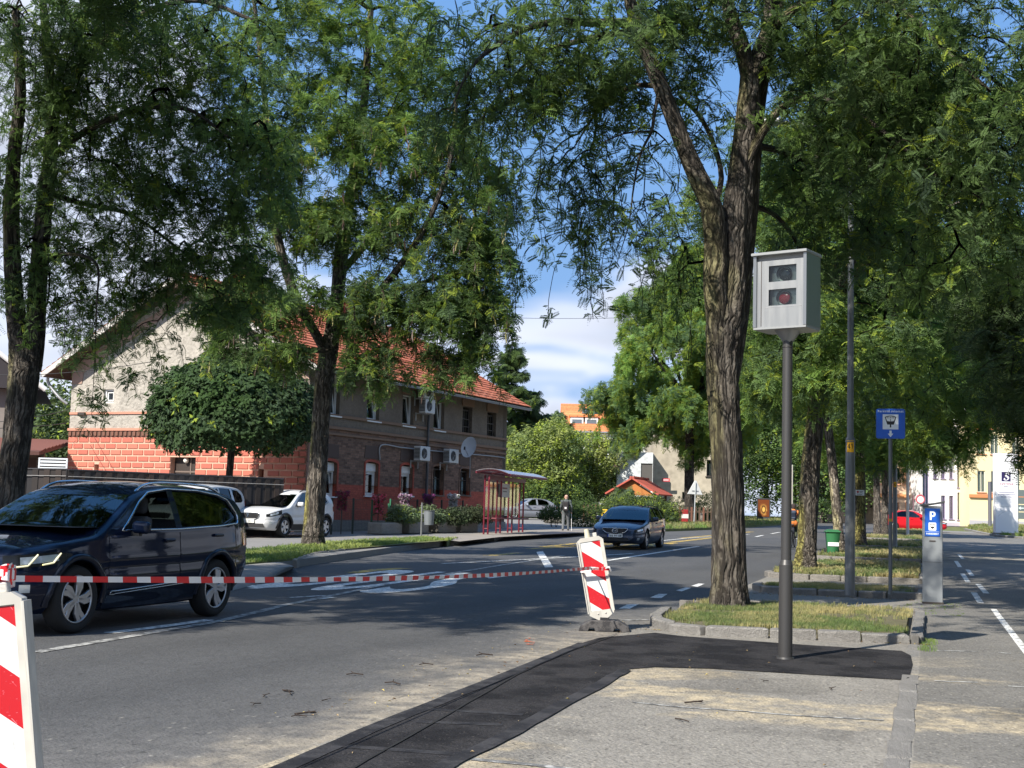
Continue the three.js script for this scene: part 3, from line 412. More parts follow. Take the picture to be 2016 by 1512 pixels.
// gable wall facing the camera: stucco above, painted blockwork below, every block laid
const xs = gab(214, 780), sw = { x: xs.x, y: xs.y, w: 0.5, h: 0.55 }, xd0 = gab(333, 960).x, xd1 = gab(383, 960).x, yd1 = gab(355, 900).y;
const v1 = gab(190, 922), v2 = gab(514, 932);
part('stucco_wall', holeWall([[-WG, yBandTop], [0, yBandTop], [0, HW], [-WG / 2, RIDGE - 0.12], [-WG, HW]], [rectH(sw.x, sw.w, sw.y - sw.h / 2, sw.y + sw.h / 2)], T).translate(0, 0, -T), mStucco, house);
const gw = part('painted_wall', holeWall([[-WG, -0.3], [0.0, -0.3], [0.0, yBandTop], [-WG, yBandTop]], [[[xd0, -0.2], [xd1, -0.2], [xd1, yd1], [xd0, yd1]], rectH(v1.x, 0.24, v1.y - 0.16, v1.y + 0.16), rectH(v2.x, 0.24, v2.y - 0.16, v2.y + 0.16)], T).translate(0, 0, -T), mMortar, house);
seed(301);
{
  const bh = 0.245, bw = 0.56, geos = [0, 1, 2].map(() => new RoundedBoxGeometry(bw - 0.05, bh - 0.062, 0.05, 1, 0.012)), yT = yBrick - 0.02; let n = 0;
  for (let r = 0; yT - (r + 1) * bh > 0.25; r++) for (let c = -1; c * bw < WG; c++) {
    const y = yT - (r + 0.5) * bh; let x0 = -WG + c * bw + (r % 2) * bw / 2, x1 = x0 + bw - 0.062; x0 = Math.max(x0, -WG + 0.015); x1 = Math.min(x1, -0.01); if (x1 - x0 < 0.1) continue;
    if (y < yd1 + 0.05 && x1 > xd0 && x0 < xd1) { if (x0 < xd0 - 0.1) x1 = Math.min(x1, xd0 - 0.01); else if (x1 > xd1 + 0.1) x0 = Math.max(x0, xd1 + 0.01); else continue; }
    for (const v of [v1, v2]) if (Math.abs(y - v.y) < 0.26 && x1 > v.x - 0.13 && x0 < v.x + 0.13) { if (v.x - 0.13 - x0 > x1 - v.x - 0.13) x1 = v.x - 0.13; else x0 = v.x + 0.13; } if (x1 - x0 < 0.05) continue;
    const m = part('brick', geos[n % 3], mBrickA[Math.floor(rnd() * 3)], gw); m.scale.x = (x1 - x0) / (bw - 0.05); m.position.set((x0 + x1) / 2, y, rr(0.003, 0.01)); n++;
  }
}
part('door', [box(xd1 - xd0, yd1 + 0.1, 0.06, (xd0 + xd1) / 2, (yd1) / 2, -0.3)], M([0.035, 0.025, 0.02], 0.6), house);
part('door_rail', [box(0.05, yd1, 0.08, (xd0 * 0.35 + xd1 * 0.65), yd1 / 2, -0.28), box(xd1 - xd0, 0.06, 0.08, (xd0 + xd1) / 2, yd1 - 0.55, -0.281)], M([0.16, 0.12, 0.10], 0.6), house);
part('porch_lamp', new THREE.SphereGeometry(0.11, 12, 8).translate((xd0 + xd1) / 2, yd1 - 0.12, -0.18), M([0.8, 0.78, 0.7], 0.3), house);
for (const v of [v1, v2]) part('vent', box(0.2, 0.3, 0.03, v.x, v.y, -0.22), M([0.2, 0.05, 0.03], 0.8), house);
part('string_course', box(WG, 0.09, 0.05, -WG / 2, yPink, 0.026), mPink, house); part('string_course', box(WG + 0.04, 0.10, 0.08, -WG / 2, yBandTop + 0.03, 0.041), mPink, house);
{ const d = part('dentil_band', box(WG + 0.02, yBandTop - yBrick - 0.03, 0.03, -WG / 2, (yBandTop + yBrick) / 2 - 0.03, 0.016), M([0.11, 0.06, 0.045], 0.9), house); const g = new RoundedBoxGeometry(0.12, yBandTop - yBrick - 0.07, 0.06, 1, 0.01); for (let x = -WG + 0.12; x < -0.05; x += 0.22) { const m = part('brick', g, mWoodRed, d); m.position.set(x, (yBandTop + yBrick) / 2 - 0.02, 0.05); } }
// corner trim and the pink outline under the verge
for (const s of [0, 1]) { const o = [[-WG + 0.02, HW - 0.75], [-WG + 0.55, HW - 0.75], [-WG + 0.6, HW - 0.3], [-WG / 2, RIDGE - 0.75], [-WG / 2, RIDGE - 0.45], [-WG + 0.02, HW - 0.05]].map(([x, y]) => s ? [-WG - x, y] : [x, y]); part('verge_trim', extr(s ? o.reverse() : o, 0.035).translate(0, 0, 0.001), M([0.36, 0.25, 0.20], 0.9), house); }
part('bracket', box(0.35, 0.1, 0.12, -WG + 0.7, yPink - 0.02, 0.09), mDarkFrame, house);
// other walls, floor and loft close the house
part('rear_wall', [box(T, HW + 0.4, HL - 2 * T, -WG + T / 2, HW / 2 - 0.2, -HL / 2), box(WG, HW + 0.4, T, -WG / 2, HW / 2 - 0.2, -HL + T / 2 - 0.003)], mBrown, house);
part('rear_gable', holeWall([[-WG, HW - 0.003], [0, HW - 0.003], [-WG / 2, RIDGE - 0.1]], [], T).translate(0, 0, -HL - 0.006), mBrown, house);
part('floor_slab', [box(WG - 2 * T - 0.01, 0.2, HL - 2 * T - 0.01, -WG / 2, yl2, -HL / 2), box(WG - 2 * T - 0.01, 0.2, HL - 2 * T - 0.01, -WG / 2, HW - 0.1, -HL / 2), box(0.1, HW, HL - 2 * T - 0.02, -2.6, HW / 2, -HL / 2)], mRoom, house);
// windows
function window_(w, kind, tilt) {
  const W = w.w, H = w.y1 - w.y0, y = w.y0, dark = kind === 'dark', fr = dark ? mDarkFrame : mWhite, f = 0.055, top = kind === 'shutter' ? H * 0.28 : kind === 'dark' ? 0.12 : 0, hh = H - top;
  const g = new THREE.Group(); g.name = 'window'; house.add(g); g.position.set(-0.2, y, w.z); g.rotation.y = Math.PI / 2;      // local x -> -z, local z -> +x
  part('frame', [box(W, f, 0.07, 0, f / 2, 0), box(W, f, 0.07, 0, hh - f / 2, 0), box(f, hh - 2 * f, 0.07, -W / 2 + f / 2, hh / 2, 0), box(f, hh - 2 * f, 0.07, W / 2 - f / 2, hh / 2, 0), ...(dark ? [box(0.04, hh - 2 * f, 0.05, 0, hh / 2, 0.001), box(W - 2 * f, 0.04, 0.05, 0, hh * 0.62, 0.002)] : [])], fr, g);
  const sw2 = W - 2 * f - 0.01, sh = hh - 2 * f - 0.01, sash = new THREE.Group(); 
  const tiltQ = new THREE.Matrix4().makeRotationX(-tilt), put = (q) => q.applyMatrix4(tiltQ).translate(0, f + 0.005, -0.01);
  if (!dark) part('sash', [put(box(sw2, 0.06, 0.05, 0, 0.03, 0)), put(box(sw2, 0.06, 0.05, 0, sh - 0.03, 0)), put(box(0.06, sh - 0.12, 0.05, -sw2 / 2 + 0.03, sh / 2, 0)), put(box(0.06, sh - 0.12, 0.05, sw2 / 2 - 0.03, sh / 2, 0))], fr, g);
  part('pane', put(box(sw2 - (dark ? 0 : 0.12), sh - (dark ? 0 : 0.12), 0.008, 0, sh / 2, 0)), mPane, g);
  part('sill', box(W + 0.14, 0.05, 0.34, 0, -0.027, 0.12), dark && w.y0 > 3 ? mTan : dark ? mDarkFrame : mWhite, g);
  if (kind === 'shutter') part('shutter_box', box(W - 0.02, top - 0.06, 0.12, 0, hh + top / 2 - 0.03, 0.02), mWhite, g);
  if (dark && w.y0 > 3) part('grating', [...[-0.24, 0, 0.24].map((x) => box(0.02, hh, 0.02, x, hh / 2, 0.12)), ...[0.3, 0.6].map((k) => box(W, 0.02, 0.021, 0, hh * k, 0.121))], mDarkFrame, g);
  return g;
}
winU.forEach((w, i) => { window_(w, i < 4 ? 'white' : 'dark', i < 4 ? 0.13 : 0); part('lintel_arch', streetGeo(extr([[w.z - 0.58, w.y1 + 0.01], [w.z + 0.58, w.y1 + 0.01], ...rectH(w.z, 1.22, 0, w.y1 + 0.52, 0.2).slice(2)], 0.05)).translate(0.05, 0, 0), mTan, house); });
winL.forEach((w, i) => { const g = window_(w, i < 3 ? 'shutter' : 'dark', i === 0 ? 0.12 : 0); if (i > 2) part('poster', box(w.w * 0.62, 0.75, 0.01, 0, 0.42, -0.05), mPaper, g); part('window_surround', streetGeo(holeWall(rectH(w.z, w.w + 0.2, w.y0 - 0.02, w.y1 + 0.1, 0.16), [rectH(w.z, w.w + 0.004, w.y0 + 0.004, w.y1, 0.12)], 0.03)).translate(0.03, 0, 0), i < 3 ? mRedBrick : mOldBrick, house); part('keystone', streetGeo(extr([[w.z - 0.6, w.y1 + 0.12], [w.z + 0.6, w.y1 + 0.12], [w.z + 0.55, w.y1 + 0.62], [w.z - 0.55, w.y1 + 0.62]], 0.02)).translate(0.02, 0, 0), M([0.11, 0.075, 0.06], 0.95), house); });
{ const g = new THREE.Group(); g.name = 'window'; house.add(g); g.position.set(sw.x, sw.y, -0.12); const w = sw.w, h = sw.h; part('frame', [box(w, 0.06, 0.07, 0, h / 2 - 0.03, 0), box(w, 0.06, 0.07, 0, -h / 2 + 0.03, 0), box(0.06, h - 0.12, 0.07, w / 2 - 0.03, 0, 0), box(0.06, h - 0.12, 0.07, -w / 2 + 0.03, 0, 0)], mWhite, g); part('sash', [[0.05, w * 0.6, 0, 0.16], [0.05, w * 0.6, 0, -0.16]].map(([t, l, x, y]) => box(l, t, 0.05, x, y, -0.03)).concat([box(0.05, 0.3, 0.05, 0.14, 0, -0.031), box(0.05, 0.3, 0.05, -0.14, 0, -0.031)]), mWhite, g); part('pane', box(w * 0.7, h * 0.7, 0.008, 0, 0, -0.03), mPane, g); }
for (const y of [yl1, yl2 + 0.05]) part('string_course', box(0.07, 0.11, HL, 0.036, y, -HL / 2), mTan, house);
part('string_course', box(0.05, 0.08, HL, 0.026, yl3 - 0.02, -HL / 2), mTan, house);
part('frieze', box(0.06, 0.34, HL, 0.031, HW - 0.13, -HL / 2), mWoodRed, house);
// roof
{
  const OV = 0.85, GO = 0.8, ang = Math.atan2(RIDGE - HW, WG / 2), len = (WG / 2 + OV) / Math.cos(ang), L = HL + 2 * GO, rows = 23, cw = len / rows;
  const roof = part('roof', [...[1, -1].map((s) => { const g = box(len, 0.12, L, len / 2, -0.10, 0); g.rotateZ(-ang); if (s < 0) g.rotateY(Math.PI); return g.translate(-WG / 2, RIDGE + 0.12, -HL / 2 + (0)); })], mWood, house);
  const tile = new THREE.BoxGeometry(cw + 0.07, 0.035, L + 0.06, 1, 1, 1); { const uv = tile.attributes.uv, p = tile.attributes.position; for (let i = 0; i < uv.count; i++) uv.setXY(i, p.getZ(i), p.getX(i)); }
  for (const s of [1, -1]) for (let r = 0; r < rows; r++) { const m = part('tile_course', tile, mTile, roof); const d = (r + 0.5) * cw; m.rotation.z = -s * (ang - 0.10); m.position.set(-WG / 2 + s * (d * Math.cos(ang)), RIDGE + 0.125 - d * Math.sin(ang) + 0.02, -HL / 2 + rr(-0.01, 0.01)); }
  part('ridge_tile', new THREE.CylinderGeometry(0.14, 0.14, L + 0.1, 10).rotateX(Math.PI / 2).translate(-WG / 2, RIDGE + 0.14, -HL / 2), mTile, roof);
  for (const s of [1, -1]) [0, 1].forEach((e) => part('verge_board', (() => { const g = box(len, 0.2, 0.04, len / 2, -0.08, 0); g.rotateZ(-ang); if (s < 0) g.rotateY(Math.PI); return g.translate(-WG / 2, RIDGE + 0.1, e ? -HL - GO - 0.03 : GO + 0.03); })(), M([0.5, 0.48, 0.45], 0.7), roof));
  for (let k = 0; k < 5; k++) part('purlin', box(0.14, 0.16, GO, -WG + k * WG / 4, k === 2 ? RIDGE - 0.35 : (k % 4 ? (HW + RIDGE) / 2 - 0.22 : HW - 0.05), GO / 2 + 0.01), mWood, roof);
  const xe = OV + 0.02, ye = HW - OV * Math.tan(ang) + 0.06;
  for (const s of [1, -1]) { const gx = s > 0 ? xe : -WG - xe; const gut = new THREE.CylinderGeometry(0.085, 0.085, L, 10, 1, false, 0, Math.PI).rotateX(Math.PI / 2).rotateZ(s > 0 ? -Math.PI / 2 : -Math.PI / 2).translate(gx, ye, -HL / 2); part('gutter', [gut, box(0.16, 0.02, L, gx, ye - 0.085, -HL / 2)], mGutter, house); }
  for (let k = 0; k < 24; k++) part('rafter_tail', box(OV, 0.12, 0.08, 0, 0, 0).rotateZ(-ang).translate(OV / 2 - 0.02, HW - 0.1, -0.4 - k * (HL - 0.8) / 23), mWoodRed, roof);
  const zp = lng(837, 900).z; part('downpipe', [tubePath([V(xe, ye - 0.06, zp), V(xe - 0.1, ye - 0.25, zp), V(0.18, ye - 0.75, zp), V(0.12, ye - 1.1, zp), V(0.12, 2.5, zp), V(0.12, 0.1, zp)], 0.06, 8, 40)], M([0.10, 0.10, 0.11], 0.4, { metalness: 0.4 }), house);
  part('downpipe', tubePath([V(-WG - xe, ye - 0.05, GO - 0.35), V(-WG - xe, ye - 0.3, GO - 0.4), V(-WG - xe * 0.35, ye - 0.95, GO - 0.55), V(-WG - 0.06, ye - 1.15, 0.12)], 0.06, 8, 30), mGutter, house);
  const ch = gab(668, 600); for (const [x, z, h] of [[-WG / 2 + 0.2, -3.2, 0.7], [-WG / 2 + 0.2, -HL * 0.62, 0.5]]) { const c = part('chimney', [box(0.7, 2.2 + h, 0.9, x, RIDGE - 0.9 + h / 2, z)], mRedBrick, roof); part('chimney_cap', box(0.86, 0.14, 1.06, x, RIDGE + 0.25 + h, z), mConcrete, roof); }
}
// things fixed to the house
const onStreet = (px, py, out = 0) => onWall(px, py, 'x', out).applyMatrix4(house.matrixWorld);
function airCon(px, py, label) {
  const p = onStreet(px, py, 0.42), t = thing('air_conditioner', label, 'air conditioner', p, HOUSE_TURN + Math.PI / 2, G_AC);      // local z faces the street
  part('casing', rbox(0.84, 0.6, 0.32, 0.02), M([0.62, 0.62, 0.60], 0.45), t);
  const ring = [0.05, 0.1, 0.15, 0.2].map((r) => new THREE.TorusGeometry(r, 0.006, 5, 22).translate(-0.1, 0, 0.185));
  part('fan_grille', [...ring, ...[0, 1, 2, 3].map((k) => box(0.42, 0.008, 0.008, 0, 0, 0).rotateZ(k * Math.PI / 4).translate(-0.1, 0, 0.186))], M([0.12, 0.12, 0.12], 0.5), t);
  part('fan_opening', new THREE.CircleGeometry(0.22, 24).translate(-0.1, 0, 0.163), M([0.03, 0.03, 0.032], 0.6), t);
  part('fan', [0, 1, 2].map((k) => box(0.18, 0.09, 0.008, 0.1, 0, 0).rotateX(0.5).rotateZ(k * 2.1).translate(-0.1, 0, 0.172)), M([0.25, 0.25, 0.25], 0.5), t);
  part('side_louvre', Array.from({ length: 8 }, (_, k) => box(0.02, 0.03, 0.26, 0.425, -0.2 + k * 0.057, 0)).concat(Array.from({ length: 8 }, (_, k) => box(0.02, 0.03, 0.26, -0.425, -0.2 + k * 0.057, 0))), M([0.06, 0.06, 0.06], 0.6), t);
  part('wall_bracket', [box(0.04, 0.04, 0.5, 0.3, -0.325, -0.12), box(0.04, 0.04, 0.5, -0.3, -0.325, -0.12), box(0.04, 0.34, 0.04, 0.3, -0.45, -0.36), box(0.04, 0.34, 0.04, -0.3, -0.45, -0.36)], M([0.45, 0.45, 0.44], 0.5), t);
  return t;
}
airCon(839, 771, 'air conditioner just under the gutter, topmost of the two beside the downpipe'); airCon(841, 800, 'air conditioner beside the third upper window, lower one of the upper pair'); airCon(831, 893, 'air conditioner on the brick storey beside the downpipe'); airCon(888, 898, 'air conditioner on the brick storey nearest the satellite dish');
{
  const p = onStreet(925, 882, 1.0), t = thing('satellite_dish', 'round pale satellite dish on an arm above the ground-floor windows', 'satellite dish', p, HOUSE_TURN - 0.15);
  const pr = []; for (let k = 0; k <= 8; k++) pr.push(new THREE.Vector2(0.40 * k / 8, 0.10 * (k / 8) ** 2)); part('reflector', new THREE.LatheGeometry(pr, 32).rotateX(Math.PI / 2).rotateX(-0.3).rotateZ(0).scale(1, 1.2, 1), M([0.62, 0.64, 0.65], 0.4, { side: THREE.DoubleSide }), t);
  part('arm', [bar(V(0, -0.05, -0.03), V(-0.9, -0.35, -0.2), 0.025), bar(V(0, -0.42, 0.02), V(0.12, -0.05, 0.55), 0.014), bar(V(0, -0.05, -0.05), V(0, -1.3, -0.05), 0.02)], mMetal, t); part('receiver', cyl(0.035, 0.045, 0.14, 0.12, -0.04, 0.55, 10), mDarkFrame, t);
}
{ const pts = (l) => l.map(([x, y]) => onStreet(x, y, 0.08)); solo('cable_duct', tubePath(pts([[748, 905], [748, 879.5], [790, 881], [826, 885]]), 0.026, 6, 40), M([0.42, 0.42, 0.41], 0.6), 'white cable duct bending down between the ground-floor windows', 'cable duct'); solo('cable_duct', tubePath(pts([[846, 887], [880, 890], [935, 895], [985, 900], [994, 902]]), 0.024, 6, 40), M([0.38, 0.38, 0.37], 0.6), 'white cable duct running along the brick storey towards the bus shelter', 'cable duct'); }
// ================================================================ OTHER BUILDINGS, FENCES
const bldgAt = (px, D, y = null) => { const p = at(px, 1000, D); p.y = y ?? groundY(p.z) - 0.1; return p; };
// flat front seen square on: centre column, depth, storeys given by picture rows at that depth
function facade(name, label, px0, px1, D, rowTop, turn, mat, o = {}) {
  const a = at(px0, 1000, D), b = at(px1, 1000, D), mid = a.clone().add(b).multiplyScalar(0.5); mid.y = groundY(mid.z) - 0.3;
  const W = a.distanceTo(b), H = rise(V(mid.x, 0, mid.z), rowTop) - mid.y, t = thing(name, label, o.cat ?? 'building', mid, YAW + turn), dz = o.deep ?? 8;
  const holes = (o.windows ?? []).map(([u, v, w, h]) => rectH(u * W, w, v * H - h / 2, v * H + h / 2));
  part('wall', holeWall([[-W / 2, 0], [W / 2, 0], [W / 2, H], [-W / 2, H]], holes, 0.3).translate(0, 0, -0.3), mat, t);
  part('side_wall', [box(0.3, H, dz, -W / 2 + 0.15, H / 2, -dz / 2 - 0.3), box(0.3, H, dz, W / 2 - 0.15, H / 2, -dz / 2 - 0.3), box(W, H, 0.3, 0, H / 2, -dz - 0.45)], mat, t);
  part('inner_floor', box(W - 0.7, 0.3, dz - 0.1, 0, H * 0.5, -dz / 2 - 0.3), mRoom, t);
  (o.windows ?? []).forEach(([u, v, w, h, kind]) => { const g = new THREE.Group(); g.name = kind === 'door' ? 'door' : 'window'; g.position.set(u * W, v * H - h / 2, -0.12); t.add(g); const fm = o.frame ?? mWhite, f = 0.07; if (kind === 'door') { part('leaf', box(w, h, 0.06, 0, h / 2, 0), o.door ?? mWood, g); return; } part('frame', [box(w, f, 0.08, 0, f / 2, 0), box(w, f, 0.08, 0, h - f / 2, 0), box(f, h - 2 * f, 0.08, -w / 2 + f / 2, h / 2, 0), box(f, h - 2 * f, 0.08, w / 2 - f / 2, h / 2, 0), box(0.05, h - 2 * f, 0.06, 0, h / 2, 0.001)], fm, g); part('pane', box(w - 2 * f, h - 2 * f, 0.02, 0, h / 2, -0.02), mPane, g); part('sill', box(w + 0.2, 0.06, 0.3, 0, -0.03, 0.08), o.sill ?? fm, g); part('curtain', box(w - 0.1, h, 0.02, 0, h / 2, -0.16), o.blind ?? mRoom, g); });
  if (o.roof) { const R = o.roof, g = part('roof', extr([[-(dz + 1) / 2, 0], [(dz + 1) / 2, 0], [0, R.h]], W + 0.8).rotateY(Math.PI / 2).translate(-W / 2 - 0.4, H, -dz / 2 - 0.2), R.mat, t); (R.dormers ?? []).forEach(([u, k]) => { const d = part('dormer', [box(1.5, 1.5, 1.6, u * W, H + R.h * k, -dz / 2 + (dz + 1) / 2 * (1 - k) - 1.0)], R.dmat ?? mWhite, g); part('dormer_pane', box(1.1, 1.0, 0.05, u * W, H + R.h * k - 0.05, -dz / 2 + (dz + 1) / 2 * (1 - k) - 0.18), M([0.12, 0.15, 0.18], 0.1), d); part('dormer_roof', box(1.8, 0.15, 1.9, u * W, H + R.h * k + 0.83, -dz / 2 + (dz + 1) / 2 * (1 - k) - 1.0), R.mat, d); }); (R.lights ?? []).forEach(([u, k]) => { const an = Math.atan2(R.h, (dz + 1) / 2); part('roof_window', box(0.9, 0.08, 1.3, 0, 0, 0).rotateX(an).translate(u * W, H + R.h * k + 0.05, -dz / 2 - 0.2 + (dz + 1) / 2 * (1 - k) + 0.05), M([0.10, 0.12, 0.15], 0.1), g); }); part('gutter', box(W + 0.8, 0.16, 0.16, 0, H - 0.06, 0.42), mGutter, t); }
  (o.courses ?? []).forEach(([v, hh, out, m]) => part('cornice', box(W + 0.06, hh, out, 0, v * H, out / 2 + 0.001), m ?? mWhite, t));
  if (o.plinth) part('plinth', box(W + 0.04, o.plinth, 0.06, 0, o.plinth / 2, 0.031), o.plinthMat ?? mPlinth, t);
  return { t, W, H };
}
const grid = (us, vs, w, h) => us.flatMap((u) => vs.map((v) => [u, v, w, h]));
const stuc = (rgb, sc = 0.25) => new THREE.MeshStandardMaterial({ map: scaled(stuccoTex, sc), color: new THREE.Color(rgb[0] / 0.38, rgb[1] / 0.355, rgb[2] / 0.32), roughness: 0.95 });
const mFarTile = new THREE.MeshStandardMaterial({ map: scaled(tileTex, 0.25, 0.6), roughness: 0.85, color: new THREE.Color(1.35, 1.55, 1.3) });
facade('apartment_block', 'long pale apartment block with bright orange dormered roof behind the bushes', 1105, 1330, 150, 851, -0.05, stuc([0.66, 0.66, 0.66]), { windows: grid([-0.38, -0.25, -0.12, 0.02, 0.15, 0.28, 0.4], [0.30, 0.56, 0.82], 1.2, 1.6), deep: 11, roof: { h: 3.6, mat: mFarTile, dormers: [[-0.38, 0.28], [-0.25, 0.28], [-0.02, 0.28], [0.08, 0.28], [0.24, 0.28], [0.38, 0.28]], lights: [[-0.3, 0.72], [-0.2, 0.72], [-0.03, 0.72], [0.14, 0.5]] }, courses: [[0.68, 0.25, 0.12], [0.43, 0.25, 0.12]] });
facade('yellow_building', 'cream building with yellow curtains seen through the bus shelter', 955, 1032, 100, 905, 0.1, stuc([0.62, 0.55, 0.40]), { windows: grid([-0.3, 0.05, 0.38], [0.45], 0.9, 1.9), deep: 6, plinth: 0.9, courses: [[0.85, 0.25, 0.15, mTan]] });
facade('grey_house', 'weathered beige house wall with small square windows behind the hedge', 1284, 1420, 104, 850, -0.02, stuc([0.46, 0.41, 0.33], 0.12), { windows: [[-0.03, 0.83, 1.0, 1.1], [0.0, 0.32, 0.75, 0.6], [0.38, 0.62, 1.1, 1.3], [-0.36, 0.1, 0.5, 1.0], [-0.22, 0.1, 0.5, 1.0], [-0.1, 0.1, 0.5, 1.0]], frame: mDarkFrame, deep: 7 });
{ const h = facade('white_house', 'bluish white house with a sloping roof edge and outside stair', 1213, 1284, 102, 890, 0, stuc([0.60, 0.63, 0.66]), { windows: [[0.33, 0.62, 0.9, 2.6, 'door']], door: M([0.10, 0.095, 0.09], 0.9), deep: 6 }); part('verge_board', bar(V(-h.W / 2 - 0.5, h.H - 1.6, 0.3), V(h.W * 0.25, h.H + 0.7, 0.3), 0.16, 6), mWood, h.t); part('roof', extr([[-h.W / 2 - 0.6, h.H - 1.6], [-h.W / 2 - 0.5, h.H - 1.3], [h.W * 0.3, h.H + 1.1], [h.W * 0.3, h.H + 0.7]], 6).translate(0, 0, -5.6), M([0.12, 0.08, 0.07], 0.9), h.t); for (let k = 0; k < 9; k++) part('stair_tread', box(0.75, 0.06, 0.3, h.W * 0.4, 0.4 + k * 0.27, 2.4 - k * 0.25), M([0.42, 0.34, 0.25], 0.9), h.t); part('stair_wall', extr([[0, 0], [2.6, 0], [0.2, 2.9], [0, 2.9]], 0.15).rotateY(-Math.PI / 2).translate(h.W * 0.5, 0, 0), M([0.7, 0.68, 0.64], 0.9), h.t); }
{ const p = at(1311, 945, 103.4), t = thing('wall_sign', 'small red sign on the beige house wall', 'sign', p, YAW); part('board', box(0.62, 0.26, 0.03), M([0.55, 0.08, 0.09], 0.6), t); part('sign_print', box(0.42, 0.1, 0.01, 0, 0, 0.021), M([0.7, 0.5, 0.5], 0.6), t); }
{ const b = bldgAt(1246, 84), t = thing('garden_shed', 'small garden shed with red roof and varnished wooden gable', 'shed', b, YAW - 0.35), H = rise(b, 943) - b.y, e = rise(b, 972) - b.y, w = 3.2; part('roof', [1, -1].map((s) => box(w / 2 / Math.cos(0.55) + 0.3, 0.1, 4, 0, 0, 0).rotateZ(-s * Math.atan2(H - e, w / 2)).translate(s * w / 4, (H + e) / 2 + 0.05, -1.6)), M([0.42, 0.09, 0.06], 0.8), t); part('gable_boards', extr([[-w / 2 + 0.1, e - 0.1], [w / 2 - 0.1, e - 0.1], [0, H - 0.12]], 0.08), M([0.42, 0.15, 0.03], 0.6), t); for (const x of [-w / 2 + 0.2, w / 2 - 0.2]) for (const z of [-0.1, -3]) part('post', box(0.14, e, 0.14, x, e / 2, z), mWood, t); part('back_wall', box(w - 0.4, e - 0.3, 0.1, 0, e / 2, -3.2), M([0.22, 0.12, 0.09], 0.9), t); part('side_wall', box(0.1, e * 0.5, 3, -w / 2 + 0.3, e / 4, -1.6), M([0.3, 0.12, 0.09], 0.9), t); }
// right-hand background across the side street
const mDkWin = M([0.16, 0.14, 0.2], 0.25);
facade('white_building', 'bright white building with tall narrow dark windows across the side street', 1815, 1906, 124, 760, 0.08, M([0.80, 0.79, 0.80], 0.8), { windows: [[-0.43, 0.62, 0.6, 2.0], [-0.22, 0.42, 0.35, 1.9], [-0.04, 0.42, 0.35, 1.9], [0.14, 0.42, 0.35, 1.9], [0.38, 0.40, 0.9, 3.0], [0.38, 0.16, 0.9, 2.6], [-0.04, 0.15, 0.4, 2.2], [0.14, 0.15, 0.4, 2.2], [-0.43, 0.28, 0.6, 4.0], [-0.2, 0.7, 0.5, 1.9], [0.1, 0.7, 0.5, 1.9]], frame: M([0.22, 0.18, 0.28], 0.5), blind: mDkWin, plinth: 0.6, plinthMat: M([0.45, 0.42, 0.5], 0.8), deep: 9 });
facade('ochre_building', 'yellow ochre building with orange cornices and a yellow door', 1907, 2080, 122, 824, 0.05, M([0.82, 0.70, 0.42], 0.85), { windows: [[-0.38, 0.08, 1.0, 2.3, 'door'], [-0.36, 0.43, 0.75, 2.0], [-0.2, 0.43, 0.75, 2.0], [0.05, 0.43, 0.75, 2.0], [-0.36, 0.76, 0.8, 1.8], [-0.2, 0.76, 0.8, 1.8], [0.05, 0.76, 0.8, 1.8]], door: M([0.72, 0.36, 0.04], 0.6), frame: M([0.75, 0.7, 0.55], 0.5), blind: M([0.5, 0.42, 0.3], 0.9), sill: M([0.55, 0.2, 0.1], 0.7), courses: [[0.30, 0.3, 0.18, M([0.62, 0.24, 0.1], 0.8)], [0.96, 0.5, 0.35, M([0.6, 0.36, 0.16], 0.8)], [0.9, 0.16, 0.15, M([0.62, 0.24, 0.1], 0.8)]], plinth: 0.9, plinthMat: M([0.45, 0.44, 0.46], 0.85), deep: 9 });
facade('peach_building', 'peach and orange shop front behind the slim trees', 1722, 1814, 127, 800, 0.1, M([0.75, 0.52, 0.36], 0.85), { windows: [[0.25, 0.42, 1.5, 1.6], [-0.1, 0.42, 1.5, 1.6], [0.3, 0.12, 1.2, 2.2, 'door'], [-0.15, 0.12, 1.6, 2.0], [-0.4, 0.42, 1.2, 1.6]], door: M([0.7, 0.2, 0.04], 0.6), blind: M([0.65, 0.2, 0.06], 0.8), frame: M([0.7, 0.35, 0.2], 0.6), courses: [[0.26, 0.3, 0.2, M([0.7, 0.30, 0.12], 0.8)]], deep: 9 });
facade('pale_building', 'pale pinkish building at the end of the tree row', 1600, 1722, 138, 905, 0.1, M([0.70, 0.60, 0.55], 0.9), { windows: grid([-0.35, -0.1, 0.15, 0.38], [0.35, 0.75], 1.1, 1.5), deep: 8 });
